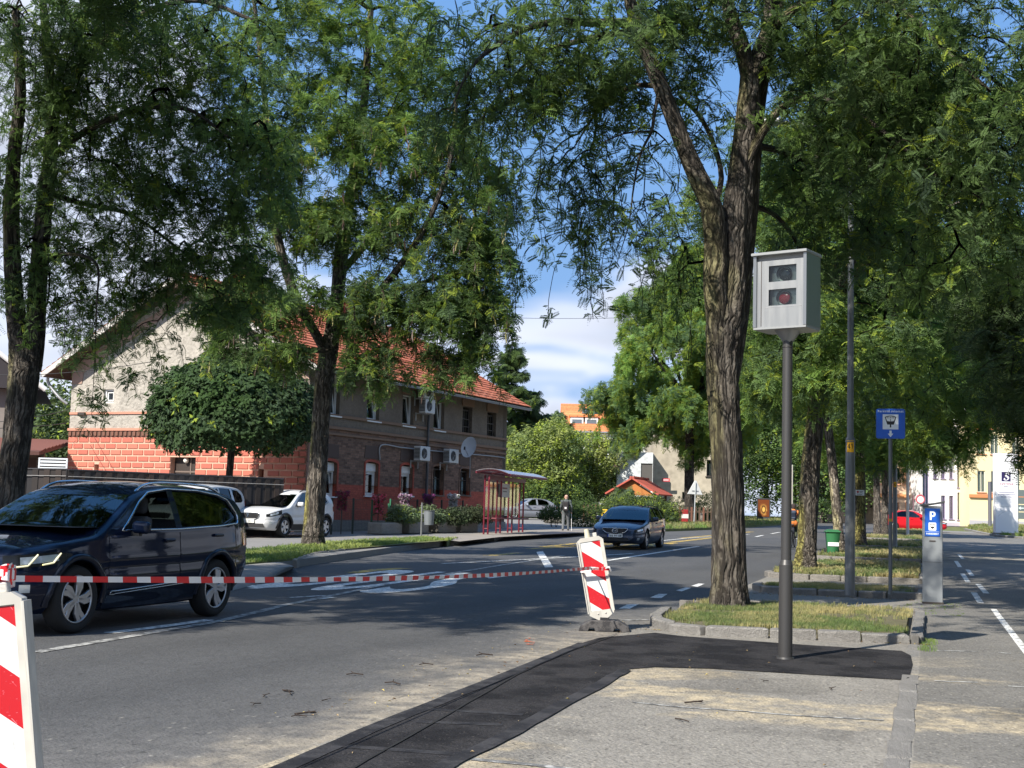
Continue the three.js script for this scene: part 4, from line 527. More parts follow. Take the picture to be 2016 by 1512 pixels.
// left of the house: a dark gable, a carport with a slatted screen
{ const b = bldgAt(-108, 58), t = thing('dark_house', 'dark gabled house end at the very edge of view', 'house', b, YAW + 0.3), H = rise(b, 690) - b.y; part('wall', box(6, H * 0.75, 8, 0, H * 0.375, 0), stuc([0.25, 0.22, 0.2]), t); part('roof', extr([[-4, 0], [4, 0], [0, 3]], 9).translate(0, H * 0.75, -4.5), M([0.035, 0.03, 0.035], 0.8), t); part('verge_board', bar(V(4.05, H * 0.75, 4.56), V(0, H * 0.75 + 3.05, 4.56), 0.12, 6), mWhite, t); }
{ const b = bldgAt(-22, 52), t = thing('carport', 'low brown carport with red tiled roof beside the house', 'carport', b, YAW + 0.1), H = rise(b, 893) - b.y, w = 5; const r = part('roof', [box(w, 0.14, 5, 0, H + 0.3, 0).rotateX(0.12)], M([0.11, 0.05, 0.042], 0.9), t); for (let k = 0; k < 9; k++) part('tile_course', box(w + 0.04, 0.05, 0.6, 0, 0, 0).rotateX(0.2).translate(0, H + 0.40 - (k - 4) * 0.066, (k - 4) * 0.56), M([0.16, 0.06, 0.045], 0.9), r); for (const x of [-2.3, 0, 2.3]) part('post', box(0.16, H, 0.16, x, H / 2, 2), mWood, t); part('beam', box(w, 0.22, 0.16, 0, H - 0.05, 2), mWood, t); part('brace', bar(V(2.3, H - 1.2, 2), V(1.4, H - 0.1, 2), 0.07, 6), mWood, t); part('back_wall', box(w, H, 0.1, 0, H / 2, -2), M([0.1, 0.06, 0.05], 0.9), t); }
{ const p = at(104, 922, 44), t = thing('louvre_screen', 'white slatted screen behind the dark fence', 'screen', V(p.x, p.y - 0.3, p.z), YAW); for (let k = 0; k < 5; k++) part('slat', box(0.86, 0.07, 0.03, 0, 0.08 + k * 0.11, 0).rotateX(0), M([0.62, 0.66, 0.70], 0.5), t); part('frame', [box(0.05, 0.7, 0.05, -0.46, 0.25, 0), box(0.05, 0.7, 0.05, 0.46, 0.25, 0), box(0.97, 0.05, 0.05, 0, 0.62, 0)], M([0.62, 0.66, 0.70], 0.5), t); part('leg', box(0.05, 1.6, 0.05, -0.40, -0.9, 0), mMetal, t); part('leg', box(0.05, 1.6, 0.05, 0.40, -0.9, 0), mMetal, t); }
// the dark board fence before the gable
{
  const run = (A, B, top0, top1, label, n) => {
    const a = at(A[0], 1000, A[1]), b = at(B[0], 1000, B[1]); const L = Math.hypot(a.x - b.x, a.z - b.z), yaw = Math.atan2(-(b.z - a.z), b.x - a.x), base = V(a.x, groundY(a.z) + LEFT, a.z), t = thing('board_fence', label, 'fence', base, yaw), h0 = rise(a, top0) - base.y, h1 = rise(b, top1) - base.y; seed(n);
    const geo = new THREE.BoxGeometry(1, 1, 0.025), mats = [[0.030, 0.024, 0.022], [0.038, 0.030, 0.028], [0.024, 0.022, 0.024], [0.045, 0.032, 0.027]].map((c) => M(c, 0.7)), N = Math.round(L / 0.165);
    for (let i = 0; i < N; i++) { const x = (i + 0.5) / N * L, h = lerp(h0, h1, i / N), m = part('board', geo, mats[Math.floor(rnd() * 4)], t); m.scale.set(L / N - 0.001, h - 0.06, 1); m.position.set(x, (h - 0.06) / 2 + 0.06, (i % 2) * 0.018); }
    for (const k of [0.90, 0.45]) part('rail', bar(V(0, h0 * k, 0.05), V(L, h1 * k, 0.05), 0.011, 6), M([0.35, 0.34, 0.33], 0.5), t); part('cap_rail', bar(V(0, h0, 0.01), V(L, h1, 0.01), 0.03, 6), M([0.03, 0.028, 0.03], 0.5), t);
    for (let k = 0; k <= 4; k++) part('post', box(0.07, lerp(h0, h1, k / 4), 0.07, L * k / 4, lerp(h0, h1, k / 4) / 2, -0.07), M([0.03, 0.028, 0.03], 0.5), t);
  };
  run([130, 38.6], [556, 43], 925, 943, 'dark brown board fence in front of the red gable wall', 401); run([-90, 38.2], [128, 38.7], 921, 924, 'dark fence section between the left tree and the brick gable', 402);
}
// overhead wires
const wire = (pts, label) => solo('overhead_wire', tubePath(pts.map(([x, y, d]) => at(x, y, d)), 0.012, 4, 40), M([0.05, 0.05, 0.05], 0.7), label, 'wire', 'overhead wires');
wire([[-60, 737, 46], [60, 738, 46.5], [200, 727, 47.5], [300, 712, 48.5]], 'topmost thin overhead wire running to the gable wall');
wire([[-60, 838, 46], [60, 822, 47], [140, 806, 52]], 'middle overhead wire between the left tree and the house');
wire([[-60, 846, 46], [60, 840, 47], [138, 832, 52]], 'lowest overhead wire between the left tree and the house corner');
wire([[940, 624, 70], [1090, 627, 78], [1260, 625, 88], [1400, 620, 96]], 'thin overhead wire across the open sky beyond the house');
// ================================================================ TREES
const barkRidge = (u, v) => { const w = (fbm(u * 6, v * 7, 3, 200, 6, 7) - 0.5) * 0.09; return 1 - Math.abs(2 * fbm((u + w) * 12, v * 4 + w * 3, 4, 210, 12, 4) - 1); };
const barkTex = tex(512, 1024, (u, v, i, j) => {
  const n = fbm(u * 36, v * 40, 3, 220, 36, 40), m = fbm(u * 4, v * 5, 3, 222, 4, 5), d = sst(0.60, 0.97, barkRidge(u, v));
  let c = mix3([0.105, 0.090, 0.075], [0.026, 0.021, 0.017], d); c = mix3(c, [0.165, 0.150, 0.13], 0.7 * sst(0.45, 0.75, n) * (1 - d)); return mul3(c, (0.7 + 0.6 * m) * (0.85 + 0.3 * hash2(i, j, 3)));
});
const barkBump = tex(512, 1024, (u, v) => clamp(1 - sst(0.45, 1, barkRidge(u, v)) + 0.3 * (fbm(u * 36, v * 40, 2, 220, 36, 40) - 0.5), 0, 1), false);
const mBark = new THREE.MeshStandardMaterial({ map: barkTex, roughness: 0.95, bumpMap: barkBump, bumpScale: 0.035, vertexColors: true });
const mTwig = M([0.045, 0.034, 0.026], 0.95);
// one limb: a tapering tube with fluted bark; pts [[Vector3, radius]...]
function limb(pts, o = {}) {
  const c = new THREE.CatmullRomCurve3(pts.map((p) => p[0]), false, 'centripetal'), L = c.getLength(), r = lin1(pts.map((p, i) => [i / (pts.length - 1), p[1]]));
  const big = pts[0][1] > 0.14, segs = Math.max(4, Math.min(150, Math.round(L / (big ? 0.045 : 0.16)))), sides = big ? 44 : pts[0][1] > 0.06 ? 12 : 7, s0 = o.s ?? 0;
  const pos = [], uv = [], col = [], idx = []; let nrm = V(1, 0, 0);
  for (let i = 0; i <= segs; i++) {
    const t = i / segs, p = c.getPoint(t), tan = c.getTangent(t); nrm.addScaledVector(tan, -nrm.dot(tan)).normalize(); const bin = tan.clone().cross(nrm), rad = r(t);
    for (let k = 0; k <= sides; k++) {
      const a = k / sides * Math.PI * 2, ca = Math.cos(a), sa = Math.sin(a), kk = k % sides, ak = kk / sides * Math.PI * 2, y = t * L;
      let d = 1;
      if (big) { const cx = Math.cos(ak) * 2.3 + s0, cz = Math.sin(ak) * 2.3; const rg = 1 - Math.abs(2 * fbm(cx * 1.7 + 0.35 * cz * 1.3, y * 1.5 + cz * 2.1, 3, 230 + s0) - 1); d = 1 - 0.13 * sst(0.6, 1, rg) * Math.min(1, 0.3 / rad) + 0.12 * (fbm(cx * 0.7, y * 0.8 + cz, 2, 240 + s0) - 0.5); if (o.flare) d *= 1 + 0.30 * Math.exp(-y / 0.22) * (1 + 0.6 * Math.sin(ak * 4 + s0)); }
      const n = nrm.clone().multiplyScalar(ca).addScaledVector(bin, sa), q = p.clone().addScaledVector(n, rad * d); pos.push(q.x, q.y, q.z); uv.push(k / sides * Math.max(1, Math.round(rad * 6.28 / 0.75)), y / 1.5);
      let l = 0; if (o.lichen) { const side = clamp(0.5 + 0.5 * n.dot(o.lichenDir ?? V(-0.8, 0, 0.6)), 0, 1); l = sst(0.60, 0.78, fbm(q.x * 2.2 + q.z * 1.3, q.y * 1.1, 4, 250 + s0) * 0.6 + 0.42 * side) * o.lichen; }
      const b = mix3([1, 1, 1], [1.9, 2.0, 0.7], l); col.push(b[0] * (o.tone ?? 1), b[1] * (o.tone ?? 1), b[2] * (o.tone ?? 1));
    }
    if (i) for (let k = 0; k < sides; k++) { const a = (i - 1) * (sides + 1) + k, b = a + sides + 1; idx.push(a, b, a + 1, a + 1, b, b + 1); }
  }
  const g = new THREE.BufferGeometry(); g.setAttribute('position', new THREE.Float32BufferAttribute(pos, 3)); g.setAttribute('uv', new THREE.Float32BufferAttribute(uv, 2)); g.setAttribute('color', new THREE.Float32BufferAttribute(col, 3)); g.setIndex(idx); g.computeVertexNormals(); return g;
}
// foliage: leaf sprays
const mLeaf = new THREE.MeshPhysicalMaterial({ roughness: 0.97, transmission: 0.45, thickness: 0, side: THREE.DoubleSide, specularIntensity: 0.3 });
function frond(out, len, pairs, ll, lw, q, off, droop) {
  for (let i = 0; i < pairs; i++) { const t = 0.18 + 0.82 * (i + 0.5) / pairs, y = -droop * len * t * t, x = len * t * Math.sqrt(1 - Math.min(0.8, droop * droop * t * t * 0.6)); for (const s of [-1, 1]) { const taper = Math.sin(Math.PI * (0.15 + 0.8 * t)) * 0.5 + 0.6, L = ll * taper, tw = 0.35 * (rnd() - 0.5), b = V(x, y, 0), tip = V(x + L * 0.35, y - L * 0.22 + tw * L, s * L), m1 = V(x + L * 0.18 + lw * 0.5, y - L * 0.06, s * L * 0.5), m2 = V(x + L * 0.18 - lw * 0.5, y - L * 0.06 + tw * L * 0.4, s * L * 0.5); for (const v of [b, m1, tip, b, tip, m2]) { v.clone().applyQuaternion(q).add(off).toArray(out, out.length); } } }
}
function leafSpray(n, len, pairs, ll, lw, droop) { const out = []; for (let i = 0; i < n; i++) { const q = new THREE.Quaternion().setFromEuler(new THREE.Euler(rr(-0.7, 0.7), i / n * 6.283 + rr(-0.5, 0.5), rr(-0.5, 0.5), 'YXZ')); frond(out, len * rr(0.75, 1.15), pairs, ll, lw, q, V(rr(-0.02, 0.02), rr(-0.03, 0.03), rr(-0.02, 0.02)), droop * rr(0.6, 1.3)); } const g = new THREE.BufferGeometry(); g.setAttribute('position', new THREE.Float32BufferAttribute(out, 3)); g.computeVertexNormals(); return g; }
function broadSpray(n, size, spread, lobed) { const out = []; for (let i = 0; i < n; i++) { const q = new THREE.Quaternion().setFromEuler(new THREE.Euler(rr(-0.8, 0.8), rnd() * 6.28, rr(-0.8, 0.8), 'YXZ')), off = V(rr(-spread, spread), rr(-spread, spread), rr(-spread, spread)), s = size * rr(0.7, 1.2); const prof = lobed ? [[0, 0.1], [0.28, 0.42], [0.16, 0.14], [0.55, 0.30], [0.5, 0.12], [0.78, 0.1], [1, 0]] : [[0, 0.02], [0.3, 0.28], [0.65, 0.24], [1, 0]]; for (let k = 0; k < prof.length - 1; k++) for (const sd of [-1, 1]) { const a = prof[k], b = prof[k + 1]; for (const [x, z] of [[a[0], 0], [a[0], sd * a[1]], [b[0], sd * b[1]], [a[0], 0], [b[0], sd * b[1]], [b[0], 0]]) V(x * s, -0.25 * x * x * s - Math.abs(z) * 0.2 * s, z * s).applyQuaternion(q).add(off).toArray(out, out.length); } } const g = new THREE.BufferGeometry(); g.setAttribute('position', new THREE.Float32BufferAttribute(out, 3)); g.computeVertexNormals(); return g; }
seed(21);
const sprayNear = [leafSpray(3, 0.19, 9, 0.033, 0.016, 0.5), leafSpray(2, 0.20, 9, 0.032, 0.016, 0.7), leafSpray(3, 0.16, 8, 0.034, 0.017, 0.35)];
const sprayMid = [leafSpray(4, 0.24, 6, 0.05, 0.030, 0.5), leafSpray(3, 0.26, 6, 0.05, 0.030, 0.7)];
const sprayFar = [leafSpray(5, 0.42, 5, 0.10, 0.075, 0.5), leafSpray(4, 0.45, 5, 0.11, 0.075, 0.7)];
const mapleSpray = [broadSpray(4, 0.13, 0.07, true), broadSpray(4, 0.12, 0.07, true)];
const bushSpray = [broadSpray(9, 0.10, 0.13, false), broadSpray(9, 0.09, 0.12, false)];
const bigSpray = [broadSpray(10, 0.26, 0.34, false), broadSpray(10, 0.24, 0.32, false)];
const GREEN = { dark: [0.066, 0.115, 0.042], mid: [0.145, 0.240, 0.050], light: [0.32, 0.42, 0.055], blue: [0.085, 0.135, 0.080] };
function pickGreen(t, p) { const y = p.light ?? 0.06; if (rnd() < y) return mix3(GREEN.light, [0.20, 0.24, 0.03], rnd() * 0.6); return mul3(mix3(mix3(GREEN.dark, GREEN.blue, rnd()), p.tint ?? GREEN.mid, clamp(t + 0.35 * (rnd() - 0.5), 0, 1)), p.bright ?? 1); }  // bright scales leaf colour; on some crowns it stands in for sunlight
function foliage(root, geos, leaves, p, name = 'crown') {
  const lists = geos.map(() => []); leaves.forEach((l) => lists[Math.floor(rnd() * geos.length)].push(l));
  lists.forEach((list, k) => { if (!list.length) return; const im = new THREE.InstancedMesh(geos[k], p.mat ?? mLeaf, list.length); im.name = name; im.userData = { kind: 'stuff' }; list.forEach((l, i) => { _m.compose(l.p, l.q, V(l.s, l.s, l.s)); im.setMatrixAt(i, _m); const c = pickGreen(l.t, p); im.setColorAt(i, _c.setRGB(...c)); }); im.castShadow = im.receiveShadow = true; root.add(im); });
}
function ballPoint(c, r, pw = 0.45) { const a = rnd() * 6.283, u = rr(-1, 1), k = Math.pow(rnd(), pw), s = Math.sqrt(1 - u * u); return V(c.x + r[0] * k * s * Math.cos(a), c.y + r[1] * k * u, c.z + r[2] * k * s * Math.sin(a)); }
// a locust: limbs given or grown, twigs reaching out to points in clumps, hanging sprays of pinnate leaves
function locust(o) {
  const root = thing(o.name ?? 'locust_tree', o.label, 'tree', o.base, 0, o.group), B = V(...(o.base.isVector3 ? o.base.toArray() : o.base)), loc = (v) => v.clone().sub(B);
  seed(o.seed);
  const limbs = o.limbs.map((l) => l.map(([p, r]) => [loc(p), r]));
  const node = [], par = [], cnt = [];
  const geos = limbs.map((l, i) => { const c = new THREE.CatmullRomCurve3(l.map((q) => q[0]), false, 'centripetal'), n = Math.max(4, Math.round(c.getLength() / 0.25)); for (let k = (i ? 0 : Math.round(n * (o.free ?? 0.6))); k <= n; k++) { node.push(c.getPoint(k / n)); par.push(-1); cnt.push(0); } return limb(l, { s: o.seed % 13 + i, flare: i === 0, lichen: o.lichen, tone: o.tone, lichenDir: o.lichenDir }); });
  part('trunk', mergeGeometries(geos), mBark, root);
  const target = []; for (const c of o.clumps) for (let k = 0; k < c.n; k++) target.push({ p: loc(ballPoint(c.c, c.r, c.pw)), c });
  const near = (p) => { let b = 1e9, bi = 0; for (let i = 0; i < node.length; i++) { const q = node[i], dx = q.x - p.x, dy = q.y - p.y, dz = q.z - p.z, d = dx * dx + dz * dz + dy * dy * (dy > 0 ? 0.75 : 1.5); if (d < b) { b = d; bi = i; } } return [bi, Math.sqrt(b)]; };
  target.forEach((t) => { t.d = near(t.p)[1]; }); target.sort((a, b) => a.d - b.d);
  const paths = [], leaves = [], S = o.spray ?? 1;
  for (const t of target) {
    const [ni] = near(t.p), a = node[ni], d = t.p.clone().sub(a), L = d.length(), n = Math.max(2, Math.min(9, Math.round(L / 0.3))), sag = L * (o.arch ?? 0.14) * rr(0.2, 1.2); let prev = ni; const ids = [ni];
    for (let k = 1; k <= n; k++) { const u = k / n, q = a.clone().addScaledVector(d, u); q.y += sag * Math.sin(Math.PI * u) * (1 - 0.3 * u); if (k < n) { q.x += 0.12 * L * gauss() * 0.5; q.z += 0.12 * L * gauss() * 0.5; q.y += 0.06 * L * gauss() * 0.5; } node.push(q); par.push(prev); cnt.push(0); prev = node.length - 1; ids.push(prev); }
    // hanging end
    const out = V(d.x, 0, d.z).normalize(), hl = (t.c.hang ?? 0.55) * rr(0.5, 1.3), hn = Math.max(2, Math.round(hl / 0.14)); let q = t.p.clone(), dir = out.multiplyScalar(0.6).add(V(0.3 * gauss(), rr(-0.5, 0.2), 0.3 * gauss())).normalize(); const dens = t.c.dens ?? 1;
    const put = (pt, tt) => { leaves.push({ p: pt.clone().add(V(0.05 * gauss(), 0.05 * gauss(), 0.05 * gauss())), q: new THREE.Quaternion().setFromEuler(new THREE.Euler(rr(-0.9, 0.9), rnd() * 6.283, rr(-0.9, 0.9), 'YXZ')), s: S * rr(0.75, 1.25), t: tt }); };
    const tone = clamp(0.5 + 0.5 * (t.c.tone ?? 0) + 0.45 * gauss(), 0, 1);
    for (let k = 0; k < hn; k++) { dir.y -= 0.35 * (o.droop ?? 1); dir.x += 0.25 * gauss(); dir.z += 0.25 * gauss(); dir.normalize(); q = q.clone().addScaledVector(dir, hl / hn); node.push(q); par.push(prev); cnt.push(0); prev = node.length - 1; ids.push(prev); for (let j = 0; j < 3; j++) if (rnd() < 0.8 * dens) put(q, tone); }
    for (let k = 1; k < n + 1; k++) if (rnd() < 0.65 * dens) put(node[ids[k]], tone);
    paths.push(ids); cnt[prev] = 1;
  }
  for (let i = node.length - 1; i >= 0; i--) if (par[i] >= 0) cnt[par[i]] += cnt[i];
  const R = (i) => clamp(0.0048 * Math.pow(cnt[i], 0.46), 0.0042, 0.06) * (o.twig ?? 1);
  const tp = [], tn = [], ti = [], sides = o.far ? 3 : 4;
  for (const ids of paths) {
    let base = -1;
    for (let k = 0; k < ids.length; k++) { const p = node[ids[k]], nx = node[ids[Math.min(k + 1, ids.length - 1)]], pv = node[ids[Math.max(0, k - 1)]], tan = nx.clone().sub(pv).normalize(), u = Math.abs(tan.y) < 0.9 ? V(0, 1, 0) : V(1, 0, 0), s1 = tan.clone().cross(u).normalize(), s2 = tan.clone().cross(s1), r = k === 0 ? R(ids[1]) : R(ids[k]); const b = tp.length / 3; for (let j = 0; j < sides; j++) { const a = j / sides * 6.283, nn = s1.clone().multiplyScalar(Math.cos(a)).addScaledVector(s2, Math.sin(a)); tp.push(p.x + nn.x * r, p.y + nn.y * r, p.z + nn.z * r); tn.push(nn.x, nn.y, nn.z); } if (base >= 0) for (let j = 0; j < sides; j++) { const j2 = (j + 1) % sides; ti.push(base + j, b + j, base + j2, base + j2, b + j, b + j2); } base = b; }
  }
  const g = new THREE.BufferGeometry(); g.setAttribute('position', new THREE.Float32BufferAttribute(tp, 3)); g.setAttribute('normal', new THREE.Float32BufferAttribute(tn, 3)); g.setIndex(ti); const tw = part('twigs', g, mTwig, root); tw.userData.kind = 'stuff';
  foliage(root, o.geos ?? sprayNear, leaves, { light: o.light, bright: o.bright, tint: o.tint });
  if (o.pods) { const pg = []; for (let i = 0; i < 6; i++) { const x = i * 0.04, w = 0.012 * Math.sin(0.4 + i / 6 * 2.4); const x2 = (i + 1) * 0.04, w2 = 0.012 * Math.sin(0.4 + (i + 1) / 6 * 2.4), f = (t) => 0.03 * Math.sin(t * 9); pg.push(f(x) - w, -x, 0, f(x) + w, -x, 0.008, f(x2) + w2, -x2, 0.008, f(x) - w, -x, 0, f(x2) + w2, -x2, 0.008, f(x2) - w2, -x2, 0); } const pgeo = new THREE.BufferGeometry(); pgeo.setAttribute('position', new THREE.Float32BufferAttribute(pg, 3)); pgeo.computeVertexNormals(); const tips = leaves.filter((l) => o.pods(l.p.clone().add(B)) && rnd() < 0.22); const im = new THREE.InstancedMesh(pgeo, new THREE.MeshStandardMaterial({ roughness: 0.6, side: THREE.DoubleSide }), tips.length); im.name = 'seed_pods'; im.userData = { kind: 'stuff' }; tips.forEach((l, i) => { const s = rr(1.0, 1.5); _m.compose(l.p, _q.setFromEuler(_e.set(rr(-0.3, 0.3), rnd() * 6.28, rr(-0.3, 0.3))), V(s, s, s)); im.setMatrixAt(i, _m); im.setColorAt(i, _c.setRGB(...(rnd() < 0.6 ? [0.07, 0.04, 0.03] : [0.22, 0.20, 0.07]))); }); root.add(im); }
  return root;
}
const G_ROW = 'locust trees along the right-hand parking islands', G_LEFT = 'locust trees along the left lawn';
const more = (list, k) => list.map((c) => ({ ...c, n: Math.round(c.n * k) }));
const limbPx = (D, pts) => pts.map(([x, y, dd, r]) => [at(x, y, D + dd), r]);
const clumpPx = (D, list) => list.map(([x, y, dd, rx, ry, rz, n, o]) => ({ c: at(x, y, D + dd), r: [rx, ry, rz], n, ...(o ?? {}) }));
const dens = 1;
// --- the near tree behind the camera pole
{
  const base = P(1432, 1196, KERB - 0.03), D = depthOf(base), thin = { dens: 0.55, hang: 1.0 }, wisp = { dens: 0.4, hang: 1.3, pw: 0.6 };
  locust({ label: 'thick-trunked forked locust tree on the near island behind the camera pole', group: G_ROW, base, seed: 31, lichen: 0.45, free: 0.75, tone: 1.0, light: 0.06, bright: 1.0, spray: 1.15,
    limbs: [
      limbPx(D, [[1436, 1200, 0, 0.285], [1435, 1130, 0, 0.262], [1433, 1000, 0, 0.242], [1428, 850, 0, 0.240], [1422, 740, 0, 0.26], [1424, 660, 0, 0.285], [1434, 590, 0, 0.26], [1446, 500, 0, 0.225], [1452, 420, 0, 0.23], [1462, 330, 0, 0.20], [1471, 240, 0, 0.18], [1478, 150, 0, 0.16]]),
      limbPx(D, [[1421, 760, 0.0, 0.10], [1415, 650, -0.10, 0.165], [1408, 560, -0.16, 0.175], [1408, 470, -0.16, 0.165], [1398, 400, -0.2, 0.16], [1372, 345, -0.25, 0.14], [1346, 285, -0.3, 0.125], [1315, 205, -0.35, 0.115], [1282, 125, -0.4, 0.105], [1256, 60, -0.4, 0.095], [1236, -20, -0.5, 0.08], [1222, -150, -0.6, 0.05]]),
      limbPx(D, [[1432, 800, 0.05, 0.10], [1446, 700, 0.1, 0.13], [1458, 600, 0.2, 0.14], [1467, 500, 0.2, 0.13], [1474, 400, 0.2, 0.15], [1484, 290, 0.2, 0.12], [1500, 170, 0.3, 0.09], [1530, 40, 0.5, 0.07], [1560, -120, 0.7, 0.05]]),
      limbPx(D, [[1476, 160, 0, 0.12], [1460, 90, 0, 0.115], [1437, 25, 0, 0.10], [1420, -80, 0, 0.08], [1400, -220, 0.2, 0.05]]),
      limbPx(D, [[1478, 165, 0, 0.14], [1494, 110, 0.1, 0.13], [1514, 60, 0.1, 0.125], [1520, 0, 0.1, 0.11], [1530, -90, 0.1, 0.09], [1520, -240, 0, 0.05]]),
      limbPx(D, [[1470, 320, -0.1, 0.075], [1500, 262, -0.2, 0.065], [1540, 212, -0.4, 0.055], [1600, 190, -0.6, 0.045], [1690, 225, -1, 0.035], [1790, 300, -1.4, 0.025], [1880, 380, -1.6, 0.012]]),
      limbPx(D, [[1487, 285, 0.2, 0.05], [1560, 305, 0.6, 0.045], [1640, 345, 1.0, 0.035], [1720, 420, 1.3, 0.02], [1760, 500, 1.4, 0.01]]),
      limbPx(D, [[1514, 60, 0.1, 0.08], [1560, 22, -0.4, 0.07], [1630, -14, -0.8, 0.06], [1720, -12, -1.2, 0.05], [1800, 40, -1.6, 0.042], [1850, 90, -2.0, 0.035], [1950, 180, -2.4, 0.02]]),
      limbPx(D, [[1262, 66, -0.4, 0.07], [1225, 46, -0.6, 0.06], [1165, 45, -0.9, 0.055], [1100, 42, -1.2, 0.05], [1040, 55, -1.5, 0.042], [980, 88, -1.8, 0.034], [930, 130, -2.0, 0.022], [885, 220, -2.2, 0.01]]),
      limbPx(D, [[1255, 58, -0.4, 0.05], [1150, 78, 0, 0.045], [1060, 108, 0.3, 0.038], [1000, 165, 0.5, 0.026], [935, 250, 0.6, 0.01]]),
      limbPx(D, [[1300, 168, -0.35, 0.045], [1240, 172, 0.2, 0.036], [1180, 215, 0.7, 0.024], [1130, 290, 0.9, 0.01]]),
      limbPx(D, [[1300, 170, -0.35, 0.03], [1288, 225, -0.5, 0.025], [1283, 258, -0.5, 0.022], [1262, 300, -0.5, 0.017], [1248, 365, -0.5, 0.013], [1238, 440, -0.6, 0.009], [1214, 520, -0.6, 0.005]]),
      limbPx(D, [[1284, 258, -0.5, 0.014], [1225, 264, -0.3, 0.012], [1160, 295, -0.1, 0.008]]),
      limbPx(D, [[1406, 408, -0.15, 0.045], [1420, 345, 0.1, 0.04], [1385, 240, 0.5, 0.035], [1340, 190, 0.8, 0.025]]),
      limbPx(D, [[1452, 400, 0.3, 0.05], [1520, 420, 0.9, 0.04], [1570, 480, 1.4, 0.03], [1600, 560, 1.6, 0.015]])],
    clumps: clumpPx(D, [
      [1130, 40, -1, 1.8, 0.5, 1.2, 46], [1000, 60, -1.4, 1.2, 0.6, 1.0, 26, thin], [950, 150, -1.6, 0.6, 0.6, 0.7, 16, thin], [1040, 170, -0.6, 0.7, 0.5, 0.9, 22], [1000, 260, 0.2, 0.5, 0.7, 0.7, 14, thin], [1130, 150, 0, 0.9, 0.4, 1.0, 26], [1190, 200, 0.4, 0.5, 0.45, 0.7, 22],
      [1230, 110, 0.2, 0.7, 0.6, 0.9, 26], [1150, 290, 0.5, 0.55, 0.6, 0.6, 20, thin], [1080, 330, 0.5, 0.4, 0.5, 0.5, 9, wisp], [1180, 390, 0.3, 0.6, 0.5, 0.5, 14, wisp], [1240, 300, -0.4, 0.5, 0.5, 0.4, 12, wisp], [1250, 430, -0.5, 0.5, 0.6, 0.4, 10, wisp], [1120, 470, 0.2, 0.4, 0.4, 0.4, 6, wisp], [1310, 420, 0.2, 0.35, 0.6, 0.5, 12, wisp], [1350, 540, 0.2, 0.2, 0.5, 0.4, 8, wisp],
      [1340, 120, 0.5, 0.7, 0.8, 0.9, 26], [1370, 240, 0.6, 0.4, 0.6, 0.6, 14, thin], [1400, 30, 0.2, 0.8, 0.5, 0.9, 26], [1300, -20, -0.3, 0.9, 0.5, 1.0, 22],
      [1560, 120, 0.4, 0.7, 0.6, 1.0, 30], [1640, 60, -0.5, 1.1, 0.6, 1.2, 40], [1740, 100, -1.2, 1.2, 0.8, 1.2, 50], [1860, 110, -1.8, 1.2, 0.9, 1.2, 50], [1960, 210, -2.2, 1.0, 1.0, 1.2, 46], [1640, 230, -0.5, 0.9, 0.5, 1.0, 40], [1740, 260, -1.0, 1.0, 0.6, 1.0, 44], [1850, 330, -1.4, 1.0, 0.8, 1.0, 46], [1960, 400, -1.8, 0.8, 0.9, 1.0, 40], [1640, 370, 0.8, 0.9, 0.5, 0.8, 36], [1740, 440, 1.0, 0.8, 0.6, 0.8, 34], [1560, 320, 0.8, 0.5, 0.5, 0.8, 22], [1840, 520, -1.0, 0.7, 0.5, 0.8, 24], [1590, 500, 1.4, 0.5, 0.5, 0.6, 18],
      [1400, -160, 0, 2.6, 0.9, 2.4, 70], [1100, -130, 0, 2.0, 0.7, 1.8, 40], [1700, -150, 0, 2.4, 0.9, 2.4, 70], [1500, -330, 0.5, 2.6, 1.1, 2.6, 60], [1500, -60, 2.4, 2.6, 1.2, 1.0, 50]]).concat([[-0.6, 8.6, -12, 1.5, 0.8, 1.6, 46], [1.6, 8.6, -13.5, 1.6, 0.9, 1.8, 50], [0.6, 8.8, -17, 1.8, 0.9, 1.8, 50], [-2.2, 8.6, -11, 1.3, 0.8, 1.5, 44], [-2.5, 8.8, -14.5, 1.3, 0.8, 1.6, 48], [-1.6, 9.0, -18.3, 1.4, 0.8, 1.5, 44], [-0.4, 9.0, -21, 1.4, 0.8, 1.5, 40]].map(([x, y, z, a, b, c, n]) => ({ c: V(x, y, z), r: [a, b, c], n }))) });  // last clumps hang unseen above the view, added to shade the footpath
}
